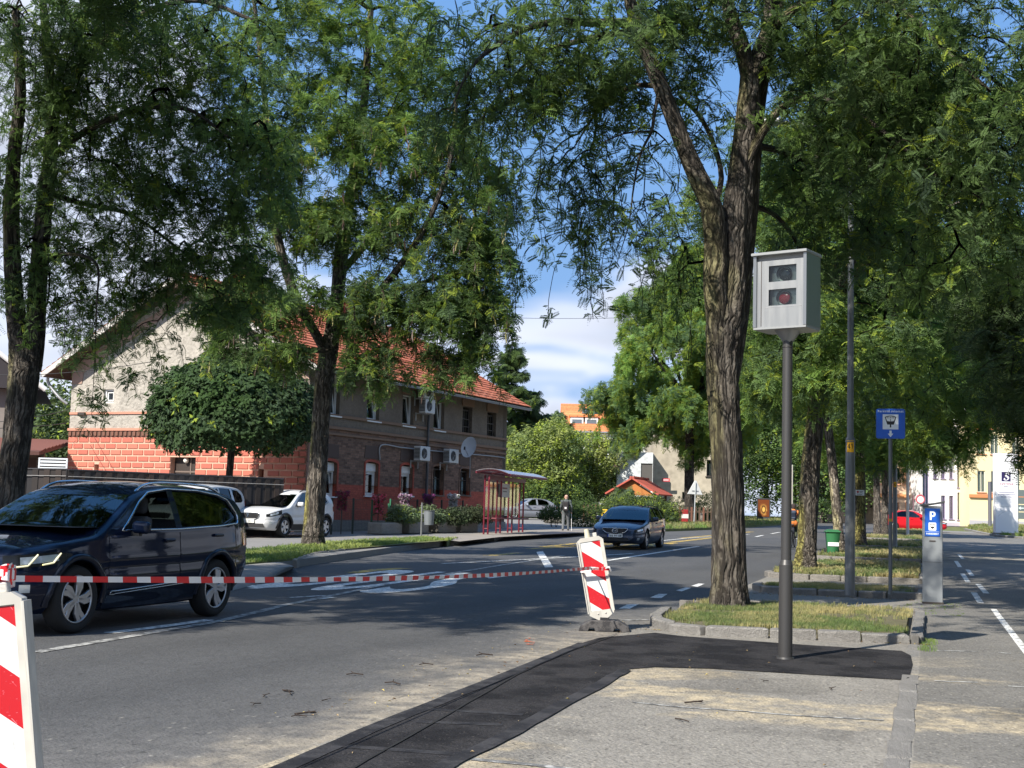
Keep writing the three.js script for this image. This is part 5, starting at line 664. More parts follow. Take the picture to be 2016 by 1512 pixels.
// --- the two big trees on the left lawn
{
  const base = P(618, 1076, LEFT + 0.02), D = depthOf(base), hg = { hang: 1.1 };
  locust({ label: 'big leafy locust tree with mossy leaning trunk on the left lawn', group: G_LEFT, base, seed: 37, lichen: 1.0, lichenDir: V(-0.95, 0, 0.2), free: 0.8, tone: 1.35, light: 0.14, bright: 1.1, geos: sprayMid, spray: 1.1, twig: 1.5, pods: (p) => depthOf(p) < D + 1.5 && p.y < 11,
    limbs: [
      limbPx(D, [[616, 1082, 0, 0.33], [618, 1030, 0, 0.275], [625, 930, 0, 0.25], [632, 830, 0, 0.235], [640, 740, 0, 0.245], [648, 690, 0, 0.26], [656, 650, 0, 0.22], [664, 590, 0, 0.19], [672, 500, 0.2, 0.19], [690, 380, 0.5, 0.15], [715, 220, 0.8, 0.11], [730, 20, 1.0, 0.08]]),
      limbPx(D, [[640, 690, -0.1, 0.13], [612, 640, -0.3, 0.12], [580, 580, -0.6, 0.13], [550, 480, -0.9, 0.11], [530, 340, -1.1, 0.09], [520, 180, -1.2, 0.07], [500, 0, -1.4, 0.05]]),
      limbPx(D, [[662, 650, 0, 0.15], [690, 620, -0.3, 0.12], [730, 590, -0.6, 0.10], [790, 520, -1.0, 0.09], [850, 420, -1.4, 0.075], [890, 300, -1.6, 0.06], [900, 160, -1.8, 0.04]]),
      limbPx(D, [[668, 540, 0.2, 0.11], [730, 470, 0.8, 0.09], [800, 380, 1.4, 0.07], [840, 240, 1.8, 0.05]]),
      limbPx(D, [[648, 690, -0.2, 0.08], [600, 690, -0.8, 0.06], [540, 690, -1.4, 0.04], [490, 700, -1.8, 0.02]]),
      limbPx(D, [[740, 585, -0.6, 0.07], [820, 560, -0.9, 0.055], [900, 540, -1.1, 0.045], [960, 560, -1.2, 0.03], [1000, 600, -1.2, 0.012]])],
    clumps: clumpPx(D, [
      [560, 60, -0.5, 2.0, 1.6, 2.0, 70], [700, 60, 0, 2.2, 1.7, 2.2, 80, { tone: 0.6 }], [840, 130, -0.6, 1.7, 1.5, 1.8, 66, { tone: 0.5 }], [650, 250, -0.8, 1.9, 1.4, 1.6, 80, { tone: 0.7 }], [790, 300, -0.8, 1.8, 1.4, 1.8, 80, { tone: 0.5 }], [900, 300, -1, 1.2, 1.2, 1.4, 50, { tone: 0.3 }], [955, 400, -1, 0.7, 0.9, 1.0, 26, hg], [520, 260, -1, 1.6, 1.3, 1.6, 60],  // positive tone paints the sunlit upper middle of the crown into leaf colour
      [560, 430, -0.8, 1.7, 1.1, 1.5, 70, { tone: 0.3 }], [690, 430, -0.5, 1.6, 1.0, 1.6, 70, { tone: 0.4 }], [830, 450, -1, 1.6, 1.0, 1.5, 70], [930, 500, -1, 0.9, 0.9, 1.0, 42, hg], [960, 600, -1, 0.5, 0.6, 0.7, 26, hg], [860, 580, -1, 1.2, 0.6, 1.0, 50, hg], [750, 570, -0.6, 1.2, 0.5, 1.0, 40, hg], [930, 680, -1.1, 0.5, 0.3, 0.6, 14, hg],
      [560, 590, -1, 1.5, 0.7, 1.2, 60], [460, 580, -1.4, 1.0, 0.7, 1.0, 40], [540, 680, -1.4, 1.0, 0.45, 0.8, 36], [450, 660, -1.6, 0.7, 0.4, 0.6, 20], [730, 690, -0.8, 0.45, 0.5, 0.5, 20, hg], [860, 690, -1, 0.5, 0.3, 0.5, 10, hg], [690, 640, 0.3, 0.6, 0.4, 0.6, 14],
      [700, -150, 0.5, 3.4, 1.8, 3.0, 90], [700, 200, 2.5, 3.2, 2.6, 1.2, 60]]) });
}
{
  const base = P(22, 1118, 0.1), D = depthOf(base), hg = { hang: 1.0, dens: 0.8 };
  locust({ label: 'big dark locust tree with twin stems before the fence and red house', group: G_LEFT, base, seed: 41, lichen: 0.55, lichenDir: V(-0.95, 0, 0.2), free: 0.85, tone: 1.15, light: 0.06, bright: 1.2, twig: 1.1, spray: 1.1,
    limbs: [
      limbPx(D, [[8, 1125, 0, 0.38], [12, 1040, 0, 0.31], [24, 930, 0, 0.265], [36, 830, 0, 0.26], [47, 740, 0, 0.28], [46, 690, 0, 0.26], [34, 640, 0, 0.18], [27, 560, 0, 0.16], [22, 430, 0, 0.15], [28, 300, -0.2, 0.12], [40, 180, -0.4, 0.10], [30, 20, -0.6, 0.07]]),
      limbPx(D, [[60, 730, 0, 0.19], [70, 650, 0, 0.18], [74, 560, 0.1, 0.165], [84, 440, 0.2, 0.15], [98, 320, 0.3, 0.13], [104, 220, 0.3, 0.11], [95, 120, 0.4, 0.09], [80, -40, 0.6, 0.06]]),
      limbPx(D, [[98, 310, 0.3, 0.07], [150, 270, 0, 0.065], [210, 238, -0.4, 0.06], [290, 212, -0.8, 0.05], [370, 215, -1.1, 0.035], [450, 270, -1.3, 0.02]]),
      limbPx(D, [[92, 380, 0.2, 0.06], [160, 400, 0.6, 0.05], [250, 420, 0.9, 0.04], [340, 480, 1.1, 0.025], [420, 550, 1.2, 0.012]]),
      limbPx(D, [[104, 230, 0.3, 0.08], [170, 120, -0.2, 0.07], [260, 40, -0.6, 0.06], [380, 0, -0.9, 0.05], [500, 40, -1.1, 0.03]]),
      limbPx(D, [[80, 520, 0.1, 0.04], [130, 500, -0.4, 0.035], [190, 520, -0.8, 0.025], [190, 600, -1.0, 0.014], [186, 720, -1.1, 0.007], [180, 820, -1.1, 0.004]]),
      limbPx(D, [[190, 610, -1.0, 0.01], [225, 690, -1.1, 0.007], [270, 740, -1.1, 0.004]])],
    clumps: clumpPx(D, [
      [60, 60, -0.3, 1.3, 1.0, 1.2, 60, hg], [200, 60, -0.3, 1.3, 1.0, 1.2, 70, hg], [340, 70, -0.6, 1.3, 1.0, 1.2, 80], [460, 110, -0.8, 0.9, 0.8, 1.0, 50], [150, 210, 0.2, 1.2, 0.8, 1.1, 60, hg], [300, 220, -0.4, 1.3, 0.8, 1.1, 74], [430, 250, -0.7, 1.1, 0.8, 1.0, 66], [530, 300, -0.9, 0.6, 0.7, 0.7, 28],
      [60, 360, 0, 0.9, 0.9, 1.0, 36, hg], [210, 340, 0.4, 1.2, 0.7, 1.0, 58, hg], [350, 370, 0.4, 1.2, 0.7, 1.0, 70], [480, 400, 0.2, 0.9, 0.6, 0.9, 48], [250, 480, 0.6, 1.2, 0.5, 1.0, 56], [390, 500, 0.8, 1.0, 0.5, 0.9, 56], [500, 520, 0.8, 0.8, 0.4, 0.8, 40], [130, 480, 0.2, 0.8, 0.5, 0.9, 30, hg], [300, 570, 0.9, 0.9, 0.3, 0.8, 34], [430, 600, 1.0, 0.8, 0.3, 0.7, 32], [200, 590, 0, 0.6, 0.3, 0.6, 16, hg], [40, 540, -0.2, 0.5, 0.6, 0.6, 16, hg], [100, 590, -0.2, 0.4, 0.3, 0.5, 10, hg],
      [184, 680, -1.1, 0.1, 0.4, 0.12, 7, { hang: 0.35, dens: 0.8 }], [182, 790, -1.1, 0.1, 0.4, 0.12, 8, { hang: 0.35, dens: 0.8 }], [262, 735, -1.1, 0.15, 0.1, 0.1, 5, { hang: 0.3, dens: 0.8 }], [290, 640, 0.6, 0.4, 0.2, 0.4, 8, hg],
      [150, -150, 0, 3.0, 1.4, 2.6, 80], [-250, 100, 0, 2.0, 2.4, 2.4, 70], [200, 200, 2.2, 2.6, 2.2, 1.0, 60]]) });
}
// --- the rest of the right-hand row, and trees whose trunks stand outside the picture but whose shade falls into it
function rowTree(o) {
  seed(o.seed); const b = o.base, H = o.h, R = o.r, lim = [], top = b.clone().add(V(o.lean ?? 0, o.fork, 0.1));
  lim.push([[b.clone().add(V(0, -0.05, 0)), o.tr * 1.15], [b.clone().lerp(top, 0.12), o.tr], [b.clone().lerp(top, 0.5).add(V(0.06 * gauss(), 0, 0.06 * gauss())), o.tr * 0.9], [top, o.tr * 0.82], [top.clone().add(V(0.2 * gauss(), (H - o.fork) * 0.45, 0.2 * gauss())), o.tr * 0.45], [top.clone().add(V(0.4 * gauss(), (H - o.fork) * 0.9, 0.4 * gauss())), 0.05]]);
  const a0 = rnd() * 6.28, nL = o.nl ?? 6;
  for (let i = 0; i < nL; i++) { const a = a0 + i / nL * 6.28 + 0.3 * gauss(), up = rr(0.5, 1.0), s = top.clone().add(V(0, rr(-0.15, 1.6), 0)), e = V(Math.cos(a) * R * 0.78, (H - o.fork) * 0.55 * up, Math.sin(a) * R * 0.78); lim.push([[s, o.tr * 0.42], [s.clone().addScaledVector(e, 0.3).add(V(0, 0.35, 0)), o.tr * 0.34], [s.clone().addScaledVector(e, 0.65).add(V(0.2 * gauss(), 0.4, 0.2 * gauss())), o.tr * 0.2], [s.clone().add(e), 0.02]]); }
  const clumps = [], nC = o.nc ?? 22; for (let i = 0; i < nC; i++) { const a = rnd() * 6.28, u = Math.pow(rnd(), 0.6), k = Math.sqrt(1 - Math.pow(u * 1.0 - 0.25, 2)) , y = lerp(o.low, H - 0.8, Math.pow(rnd(), 0.9)), f = Math.sin(Math.PI * clamp((y - o.low) / (H - o.low) * 0.82 + 0.2, 0, 1)); const rad = R * f * Math.sqrt(rr(0.12, 1)); clumps.push({ c: b.clone().add(V(Math.cos(a) * rad + (o.ox ?? 0), y, Math.sin(a) * rad + (o.oz ?? 0))), r: [o.cr, o.cr * 0.6, o.cr], n: o.n, hang: o.hang ?? 0.8, tone: rr(-0.6, 0.6) }); } clumps.push(...(o.extra ?? []));
  return locust({ ...o, limbs: lim, clumps });
}
rowTree({ label: 'mossy locust tree on the island past the parking sign', group: G_ROW, base: P(1585, 1122, KERB), seed: 47, h: 12.5, r: 4.3, ox: 1.7, fork: 4.6, tr: 0.245, low: 4.0, cr: 1.35, n: 34, nc: 44, lichen: 1.0, lichenDir: V(-0.95, 0, 0.2), tone: 1.3, light: 0.16, bright: 1.25, geos: sprayMid, twig: 1.3, free: 0.8, lean: 0.3 });
rowTree({ label: 'pale grey locust tree beside the green bin, leaning left', group: G_ROW, base: P(1655, 1088, KERB), seed: 53, h: 12.5, r: 4.9, ox: 1.5, fork: 5.0, tr: 0.165, low: 3.8, cr: 1.5, n: 32, nc: 36, lichen: 0.3, tone: 2.0, light: 0.18, bright: 1.35, geos: sprayMid, spray: 1.2, twig: 1.4, free: 0.8, lean: -0.5 });
rowTree({ label: 'mossy locust tree carrying a small white notice', group: G_ROW, base: P(1693, 1072, KERB), seed: 59, h: 12.5, r: 5.2, ox: 1.0, fork: 4.4, tr: 0.235, low: 3.8, cr: 1.6, n: 30, nc: 32, lichen: 1.0, lichenDir: V(0, 0, 1), tone: 1.2, light: 0.2, bright: 1.4, geos: sprayMid, spray: 1.3, twig: 1.5, far: true });
rowTree({ label: 'first of two slim locust trees before the red car', group: G_ROW, base: P(1727, 1052, KERB), seed: 61, h: 12, r: 5, fork: 5, tr: 0.2, low: 4.2, cr: 1.6, n: 18, nc: 22, tone: 1.6, light: 0.12, geos: sprayFar, spray: 0.85, twig: 1.8, far: true });
rowTree({ label: 'second of two slim locust trees before the red car', group: G_ROW, base: P(1742, 1051, KERB), seed: 67, h: 11, r: 4.5, fork: 5, tr: 0.185, low: 4.4, cr: 1.6, n: 16, nc: 16, tone: 1.4, light: 0.12, geos: sprayFar, spray: 0.85, twig: 1.8, far: true });
rowTree({ name: 'locust_tree', label: 'dark locust tree reaching into view over the cycle path', base: V(5.6, 0.1, -25), seed: 71, h: 11.5, r: 4.6, fork: 3.6, tr: 0.25, low: 3.3, cr: 1.2, n: 26, nc: 26, light: 0.02, bright: 0.7, geos: sprayMid, twig: 1.3, ox: -1.2, extra: clumpPx(25, [[1990, 560, 0, 0.7, 0.6, 1, 40], [1985, 680, 0, 0.6, 0.7, 1, 46], [2000, 770, 0, 0.5, 0.5, 0.8, 36, { hang: 0.3 }], [2014, 830, 0.5, 0.35, 0.3, 0.6, 20, { hang: 0.3 }], [2018, 900, 0.5, 0.18, 0.2, 0.4, 8, { hang: 0.25 }], [1940, 620, 1, 0.6, 0.5, 0.8, 26]]) });
rowTree({ label: 'light green locust tree beside the triangular sign across the street', base: P(1357, 1032, 0.15), seed: 73, h: 19, r: 5.8, fork: 6.5, tr: 0.36, low: 5.6, cr: 1.3, n: 18, nc: 46, hang: 1.5, spray: 0.8, tone: 0.8, light: 0.36, bright: 1.8, geos: sprayFar, twig: 1.4, far: true, ox: -0.4, extra: clumpPx(88, [[1330, 640, 0, 1.4, 1.0, 1.8, 22, { hang: 1.6 }], [1390, 600, 0, 1.6, 1.1, 1.8, 26, { hang: 1.6 }], [1300, 570, 0.5, 1.2, 0.9, 1.6, 16, { hang: 1.6 }], [1370, 700, -1, 1.4, 1.0, 1.6, 26, { hang: 1.6 }], [1420, 680, 0, 1.6, 1.2, 1.6, 44, { hang: 1.6 }], [1255, 640, 0, 1.0, 0.6, 1.2, 16, { hang: 1.8 }], [1225, 700, -0.5, 0.8, 0.4, 1.0, 10, { hang: 1.8 }], [1290, 740, -1.2, 1.3, 0.8, 1.3, 16, { hang: 1.6 }], [1380, 790, -1.2, 1.5, 0.9, 1.3, 24, { hang: 1.6 }]]) });
rowTree({ label: 'locust tree beside the street before the dark car, overhanging the lane', group: G_LEFT, base: V(-14.6, 0.15, -8.5), seed: 79, h: 13.5, r: 6.6, fork: 4.6, tr: 0.38, low: 7.0, cr: 1.5, n: 30, nc: 40, geos: sprayMid, spray: 1.25, far: true, ox: 1.0, oz: -2.2 });
seed(97);
rowTree({ label: 'locust tree right of the path level with the fresh asphalt patch', base: V(6.4, 0.1, -10.5), seed: 89, h: 11.5, r: 5.4, fork: 3.8, tr: 0.25, low: 6.4, cr: 1.3, n: 26, nc: 30, geos: sprayMid, spray: 1.3, far: true });
// ================================================================ VEHICLES
// a car is shaped along its length: x runs from the nose (0) to the tail (L), y up, z across
const csg = new Evaluator(); csg.useGroups = true; csg.attributes = ['position', 'normal', 'uv'];
const mTyre = M([0.018, 0.018, 0.018], 0.85), mBlackPl = M([0.022, 0.022, 0.023], 0.6), mCabin = M([0.03, 0.03, 0.032], 0.9), mSeat = M([0.10, 0.10, 0.105], 0.9), mChrome = M([0.75, 0.76, 0.78], 0.15, { metalness: 1 }), mAlloy = M([0.52, 0.53, 0.55], 0.3, { metalness: 0.85 }), mAlloyDark = M([0.08, 0.08, 0.085], 0.35, { metalness: 0.6 }), mLens = new THREE.MeshPhysicalMaterial({ color: 0xc8d0d4, roughness: 0.08, metalness: 0.35, clearcoat: 1, clearcoatRoughness: 0.03 }), mLampIn = M([0.03, 0.032, 0.035], 0.25, { metalness: 0.5 }), mTail = new THREE.MeshPhysicalMaterial({ color: 0x9a0a0a, roughness: 0.12, clearcoat: 1 });
const mGlassF = new THREE.MeshPhysicalMaterial({ color: 0x74857e, roughness: 0.02, transmission: 1, thickness: 0, specularIntensity: 1, ior: 1.9 }), mGlassR = new THREE.MeshPhysicalMaterial({ color: 0x2a312f, roughness: 0.02, transmission: 1, thickness: 0 });
const paint = (rgb, metal = 0) => new THREE.MeshPhysicalMaterial({ color: new THREE.Color().setRGB(...rgb), roughness: metal ? 0.35 : 0.5, metalness: metal, specularIntensity: 0.1, clearcoat: 0.8, clearcoatRoughness: 0.03 });
function carShape(s) {
  const top = curve1(s.top), bot = curve1(s.bot), belt = curve1(s.belt), plan = curve1(s.plan), Hm = Math.max(...s.top.map((p) => p[1]));
  const bl = (x) => Math.min(belt(x), top(x) - 0.07);
  const hw = (x, y) => { const w = plan(x), yb = bot(x), b = bl(x); if (y <= b) { const k = clamp((y - yb) / (b - yb), 0, 1); return w * (0.91 + 0.09 * sst(0, 0.4, k) - 0.03 * sst(0.62, 1, k) - 0.012 * sst(0.5, 0.55, k) * sst(0.66, 0.56, k)); } const k = (y - b) / (Hm - b); return lerp(w * 0.97, Math.min(w * 0.97, s.roofHW), Math.pow(clamp(k, 0, 1), 1.15)); };
  const CR = 0.045;
  const section = (x, inset = 0) => { const yb = bot(x) + (inset ? Math.max(0, 0.34 - bot(x)) : 0), yt = top(x) - inset, rc = Math.min(0.07, (yt - yb) * 0.25), ye = yt - CR - rc, o = [[0, yb], [hw(x, yb) * 0.5 - inset, yb], [hw(x, yb) * 0.93 - inset, yb + 0.003]]; const N = 18; for (let k = 1; k <= N; k++) { const y = lerp(yb + 0.025, ye, k / N); o.push([hw(x, y) - inset, y]); } const z0 = hw(x, ye) - inset, rx = Math.min(0.12, z0 * 0.3); for (let k = 1; k <= 5; k++) { const a = k / 5 * Math.PI / 2; o.push([z0 - rx * (1 - Math.cos(a)), ye + rc * Math.sin(a)]); } const z1 = z0 - rx; for (let k = 1; k <= 6; k++) { const z = z1 * (1 - k / 6); o.push([z, ye + rc + CR * (1 - (z / z1) ** 2)]); } return o; };
  const solid = (xs, inset) => {
    const pos = [], idx = []; let n = 0;
    for (const x of xs) { const sct = section(x, inset), ring = [...sct, ...sct.slice(1, -1).reverse().map(([z, y]) => [-z, y])]; n = ring.length; for (const [z, y] of ring) pos.push(x, y, z); }
    for (let i = 0; i < xs.length - 1; i++) for (let k = 0; k < n; k++) { const a = i * n + k, b = i * n + (k + 1) % n, c = a + n, d = b + n; idx.push(a, b, c, b, d, c); }
    for (const [i, f] of [[0, 1], [xs.length - 1, -1]]) { let cy = 0; for (let k = 0; k < n; k++) cy += pos[(i * n + k) * 3 + 1] / n; const c = pos.length / 3; pos.push(xs[i], cy, 0); for (let k = 0; k < n; k++) { const a = i * n + k, b = i * n + (k + 1) % n; f > 0 ? idx.push(c, b, a) : idx.push(c, a, b); } }
    let g = new THREE.BufferGeometry(); g.setAttribute('position', new THREE.Float32BufferAttribute(pos, 3)); g.setIndex(idx); g = toCreasedNormals(g, 0.55); g.setAttribute('uv', new THREE.BufferAttribute(new Float32Array(g.attributes.position.count * 2), 2)); return g;
  };
  const wx = (y, a, b) => { let lo = a, hi = b; const up = top(b) > top(a); for (let i = 0; i < 30; i++) { const m = (lo + hi) / 2; (top(m) < y) === up ? lo = m : hi = m; } return (lo + hi) / 2; };
  return { top, bot, belt: bl, plan, hw, section, solid, wx, Hm, CR };
}
function patchSide(c, sd, x0, x1, lo, hi, off = 0.004, nx = 14, ny = 8) { const pos = [], idx = []; for (let i = 0; i <= nx; i++) { const x = lerp(x0, x1, i / nx), a = typeof lo === 'function' ? lo(x) : lo, b = typeof hi === 'function' ? hi(x) : hi; for (let j = 0; j <= ny; j++) { const y = lerp(a, b, j / ny); pos.push(x, y, sd * (c.hw(x, y) + off)); } } for (let i = 0; i < nx; i++) for (let j = 0; j < ny; j++) { const a = i * (ny + 1) + j, b = a + ny + 1; sd > 0 ? idx.push(a, b, a + 1, a + 1, b, b + 1) : idx.push(a, a + 1, b, a + 1, b + 1, b); } const g = new THREE.BufferGeometry(); g.setAttribute('position', new THREE.Float32BufferAttribute(pos, 3)); g.setIndex(idx); g.computeVertexNormals(); return g; }
function sideLoop(c, sd, pts, r, off = 0.003) { const p = []; for (let i = 0; i < pts.length; i++) { const a = pts[i], b = pts[(i + 1) % pts.length], n = Math.max(1, Math.ceil(Math.hypot(a[0] - b[0], a[1] - b[1]) / 0.12)); for (let k = 0; k < n; k++) { const x = lerp(a[0], b[0], k / n), y = lerp(a[1], b[1], k / n); p.push(V(x, y, sd * (c.hw(x, y) + off))); } } return new THREE.TubeGeometry(new THREE.CatmullRomCurve3(p, true, 'centripetal'), p.length * 2, r, 5, true); }
function sideFill(c, sd, pts, off) { const g = new THREE.ShapeGeometry(new THREE.Shape(pts.map(([x, y]) => new THREE.Vector2(x, y)))), p = g.attributes.position; for (let i = 0; i < p.count; i++) p.setZ(i, sd * (c.hw(p.getX(i), p.getY(i)) + off)); if (sd < 0) { const id = g.index.array; for (let i = 0; i < id.length; i += 3) { const t = id[i]; id[i] = id[i + 1]; id[i + 1] = t; } } g.computeVertexNormals(); return g; }
function wheelInto(parent, R, x, z, style) {
  const w = new THREE.Group(); w.name = 'wheel'; w.position.set(x, R, z); parent.add(w); const s = Math.sign(z), rim = R * style.rim, W = 0.215;
  const pr = [[rim, -W / 2 + 0.02], [rim + 0.02, -W / 2 + 0.004], [R - 0.035, -W / 2], [R - 0.008, -W / 2 + 0.03], [R, -0.03], [R, 0.03], [R - 0.008, W / 2 - 0.03], [R - 0.035, W / 2], [rim + 0.02, W / 2 - 0.004], [rim, W / 2 - 0.02]].map(([a, b]) => new THREE.Vector2(a, b));
  part('tyre', new THREE.LatheGeometry(pr, 40).rotateX(Math.PI / 2), mTyre, w);
  const g = [new THREE.TorusGeometry(rim - 0.008, 0.012, 6, 36).translate(0, 0, s * (W / 2 - 0.02)), cyl(0.055, 0.06, 0.03, 0, 0, 0, 14).rotateX(Math.PI / 2).translate(0, 0, s * 0.07)];
  const N = style.spokes; for (let k = 0; k < N; k++) { const a = k / N * 6.283; for (const t of style.twin ? [-0.17, 0.17] : [0]) { const sh = extr([[0.04, -0.018], [rim * 0.6, -style.w * 0.6], [rim - 0.01, -style.w * 0.5 + style.skew], [rim - 0.01, style.w * 0.5 + style.skew], [rim * 0.6, style.w * 0.5], [0.04, 0.018]], 0.025, 0.004); sh.rotateZ(a + t); g.push(sh.translate(0, 0, s > 0 ? 0.058 : -0.083)); } }
  part('rim', g, style.mat ?? mAlloy, w);
  part('brake_disc', [cyl(rim - 0.015, rim - 0.015, 0.02, 0, 0, 0, 28).rotateX(Math.PI / 2).translate(0, 0, s * 0.0)], mAlloyDark, w);
}
function makeCar(name, label, s, o) {
  const t = thing(name, label, 'car', o.pos, o.turn, o.group), cx = -s.L / 2, c = carShape(s), inner = new THREE.Group();
  const add = (n, g, m, par = t) => { const list = (Array.isArray(g) ? g : [g]); const q = merge(list.map((e) => e.clone ? e.clone() : e)); if (par === t) q.translate(cx, 0, 0); return part(n, q, m, par); };
  const xs = []; for (let i = 0; i <= 84; i++) { const u = i / 84; xs.push(s.L * (u - 0.12 * Math.sin(2 * Math.PI * u) / (2 * Math.PI) * 4 * 0.9)); } xs.sort((a, b) => a - b); xs[0] = 0; xs[84] = s.L;
  const body = new Brush(c.solid(xs, 0), o.paint), sub = (g, m = mCabin) => { const b = new Brush(g.attributes.uv ? g : plain(g), m); b.updateMatrixWorld(); return b; };
  body.updateMatrixWorld(); let res = body; const cut = (g, m) => { res = csg.evaluate(res, sub(g, m), SUBTRACTION); };
  const xf = s.fo, xr = s.fo + s.wb, R = s.R, tw = s.W / 2;
  for (const x of [xf, xr]) for (const sd of [-1, 1]) cut(new THREE.CylinderGeometry(R + 0.055, R + 0.055, 0.42, 36).rotateX(Math.PI / 2).translate(x, R + 0.01, sd * (tw - 0.09)), mBlackPl);
  // cabin, then the window openings
  const xi = []; for (let i = 0; i <= 30; i++) xi.push(lerp(s.ws[0] + 0.12, s.rw[1] - 0.10, i / 30)); cut(c.solid(xi, 0.055), mCabin);
  for (const w of s.win) cut(extr(w, s.W + 1).translate(0, 0, -s.W / 2 - 0.5), mCabin);
  const glassPoly = (a, b, y0, y1, inset) => { const L = [], N = 6; for (let k = 0; k <= N; k++) { const y = lerp(y0, y1, k / N), x = c.wx(y + c.CR * 0.5, a, b); L.push([c.hw(x, Math.min(y, c.top(x) - 0.12)) - inset, y]); } return [...L.map(([z, y]) => [z, y]), ...L.reverse().map(([z, y]) => [-z, y])]; };
  const wsY = [c.top(s.ws[0]) + 0.006, c.top(s.ws[1]) - 0.10], rwY = [s.rwY[0], s.rwY[1]];
  cut(extr(glassPoly(s.ws[0], s.ws[1], wsY[0], wsY[1], 0.12), 1.6).rotateY(Math.PI / 2).translate(s.ws[0] - 0.35, 0, 0), mCabin);
  cut(extr(glassPoly(s.rw[0], s.rw[1], rwY[0], rwY[1], 0.14), 1.0).rotateY(Math.PI / 2).translate(s.rw[1] - 0.75, 0, 0), mCabin);
  res.geometry.translate(cx, 0, 0); part('body', res.geometry, res.material, t);
  // glass
  const screen = (a, b, y0, y1, ins) => { const pos = [], idx = [], nx = 12, ny = 10; for (let j = 0; j <= ny; j++) { const y = lerp(y0 - 0.02, y1 + 0.02, j / ny), xc = c.wx(y, a, b), hwid = c.hw(c.wx(y + c.CR * 0.5, a, b), Math.min(y, c.top(xc) - 0.12)) - ins + 0.02; for (let i = 0; i <= nx; i++) { const z = lerp(-hwid, hwid, i / nx), k = (z / (hwid + 0.08)) ** 2; const x = c.wx(y + c.CR * k, a, b); pos.push(x + Math.sign(b - a) * 0 + 0.012 * Math.sign((a + b) / 2 < s.L / 2 ? 1 : -1), y, z); } } for (let j = 0; j < ny; j++) for (let i = 0; i < nx; i++) { const p = j * (nx + 1) + i; idx.push(p, p + nx + 1, p + 1, p + 1, p + nx + 1, p + nx + 2); } const g = new THREE.BufferGeometry(); g.setAttribute('position', new THREE.Float32BufferAttribute(pos, 3)); g.setIndex(idx); g.computeVertexNormals(); return g; };
  add('windscreen', screen(s.ws[0], s.ws[1], wsY[0], wsY[1], 0.12), mGlassF); add('rear_window', screen(s.rw[0], s.rw[1], rwY[0], rwY[1], 0.14), mGlassR);
  s.win.forEach((w, i) => { for (const sd of [1, -1]) { if (o.open && i === 0 && sd === o.open) continue; add('side_window', sideFill(c, sd, w, -0.012), i === 0 ? mGlassF : mGlassR); } });
  for (const sd of [1, -1]) { if (s.dlo) add('window_trim', sideLoop(c, sd, s.dlo, o.chrome ? 0.013 : 0.009, 0.002), o.chrome ? mChrome : mBlackPl); }
  // doors as skins standing proud by a few millimetres, with handles
  const arch = (xw, y) => { const d = R + 0.10, dy = y - R; return Math.abs(dy) < d ? Math.sqrt(d * d - dy * dy) : 0; };
  for (const sd of [1, -1]) s.doors.forEach(([a, b], i) => {
    const pos = [], idx = [], nx = 16, ny = 14, y0 = (s.sill ?? 0.42); for (let j = 0; j <= ny; j++) { const f = j / ny; for (let k = 0; k <= nx; k++) { let x = lerp(a, b, k / nx); const yt = c.belt(x) - 0.015, y = lerp(y0, yt, f); const xa = Math.max(a, xf + arch(xf, y)), xb = Math.min(b, xr - arch(xr, y)); x = lerp(xa, xb, k / nx); pos.push(x, y, sd * (c.hw(x, y) + 0.005)); } }
    for (let j = 0; j < ny; j++) for (let k = 0; k < nx; k++) { const p = j * (nx + 1) + k; sd > 0 ? idx.push(p, p + 1, p + nx + 1, p + 1, p + nx + 2, p + nx + 1) : idx.push(p, p + nx + 1, p + 1, p + 1, p + nx + 1, p + nx + 2); }
    const g = new THREE.BufferGeometry(); g.setAttribute('position', new THREE.Float32BufferAttribute(pos, 3)); g.setIndex(idx); g.computeVertexNormals(); const d = add('door', g, o.paint);
    const xh = b - 0.22, yh = c.belt(xh) - 0.10; part('handle', rbox(0.20, 0.035, 0.04, 0.015).translate(xh + cx, yh, sd * (c.hw(xh, yh) + 0.022)), o.handle ?? o.paint, d);
  });
  if (o.clad) for (const sd of [1, -1]) { for (const x of [xf, xr]) { const q = []; for (let k = 0; k <= 22; k++) { const a = lerp(-0.12, Math.PI + 0.12, k / 22), r = R + 0.085; q.push(V(x + Math.cos(a) * r, R + Math.sin(a) * r, sd * (c.hw(x + Math.cos(a) * r, Math.max(R * 0.9, R + Math.sin(a) * r)) - 0.005))); } add('wheel_arch', new THREE.TubeGeometry(new THREE.CatmullRomCurve3(q), 40, 0.04, 6).scale(1, 1, 1), o.cladMat ?? mBlackPl); } add('sill', patchSide(c, sd, xf + R + 0.1, xr - R - 0.1, (x) => c.bot(x) + 0.03, s.sill - 0.01, 0.012), o.cladMat ?? mBlackPl); if (o.strip) add('trim_strip', sideLoop(c, sd, [[xf + 0.52, s.sill - 0.06], [xr - 0.48, s.sill + 0.02], [xr - 0.48, s.sill + 0.045], [xf + 0.52, s.sill - 0.03]], 0.008, 0.02), mChrome); }
  if (o.rub) for (const sd of [1, -1]) add('rub_strip', patchSide(c, sd, xf + R + 0.1, xr - R - 0.1, 0.58, 0.64, 0.012), mBlackPl);
  if (s.rail) for (const sd of [1, -1]) { const q = [], z = (x) => c.hw(x, c.top(x) - 0.12) - 0.10; const [a, b] = s.rail; for (let k = 0; k <= 12; k++) { const u = k / 12, x = lerp(a, b, u); q.push(V(x, c.top(x) - c.CR - 0.035 + 0.07 * Math.min(1, Math.sin(Math.PI * u) * 2.6), sd * z(x))); } add('roof_rail', [new THREE.TubeGeometry(new THREE.CatmullRomCurve3(q), 30, 0.016, 6)], o.rail ?? mChrome); }
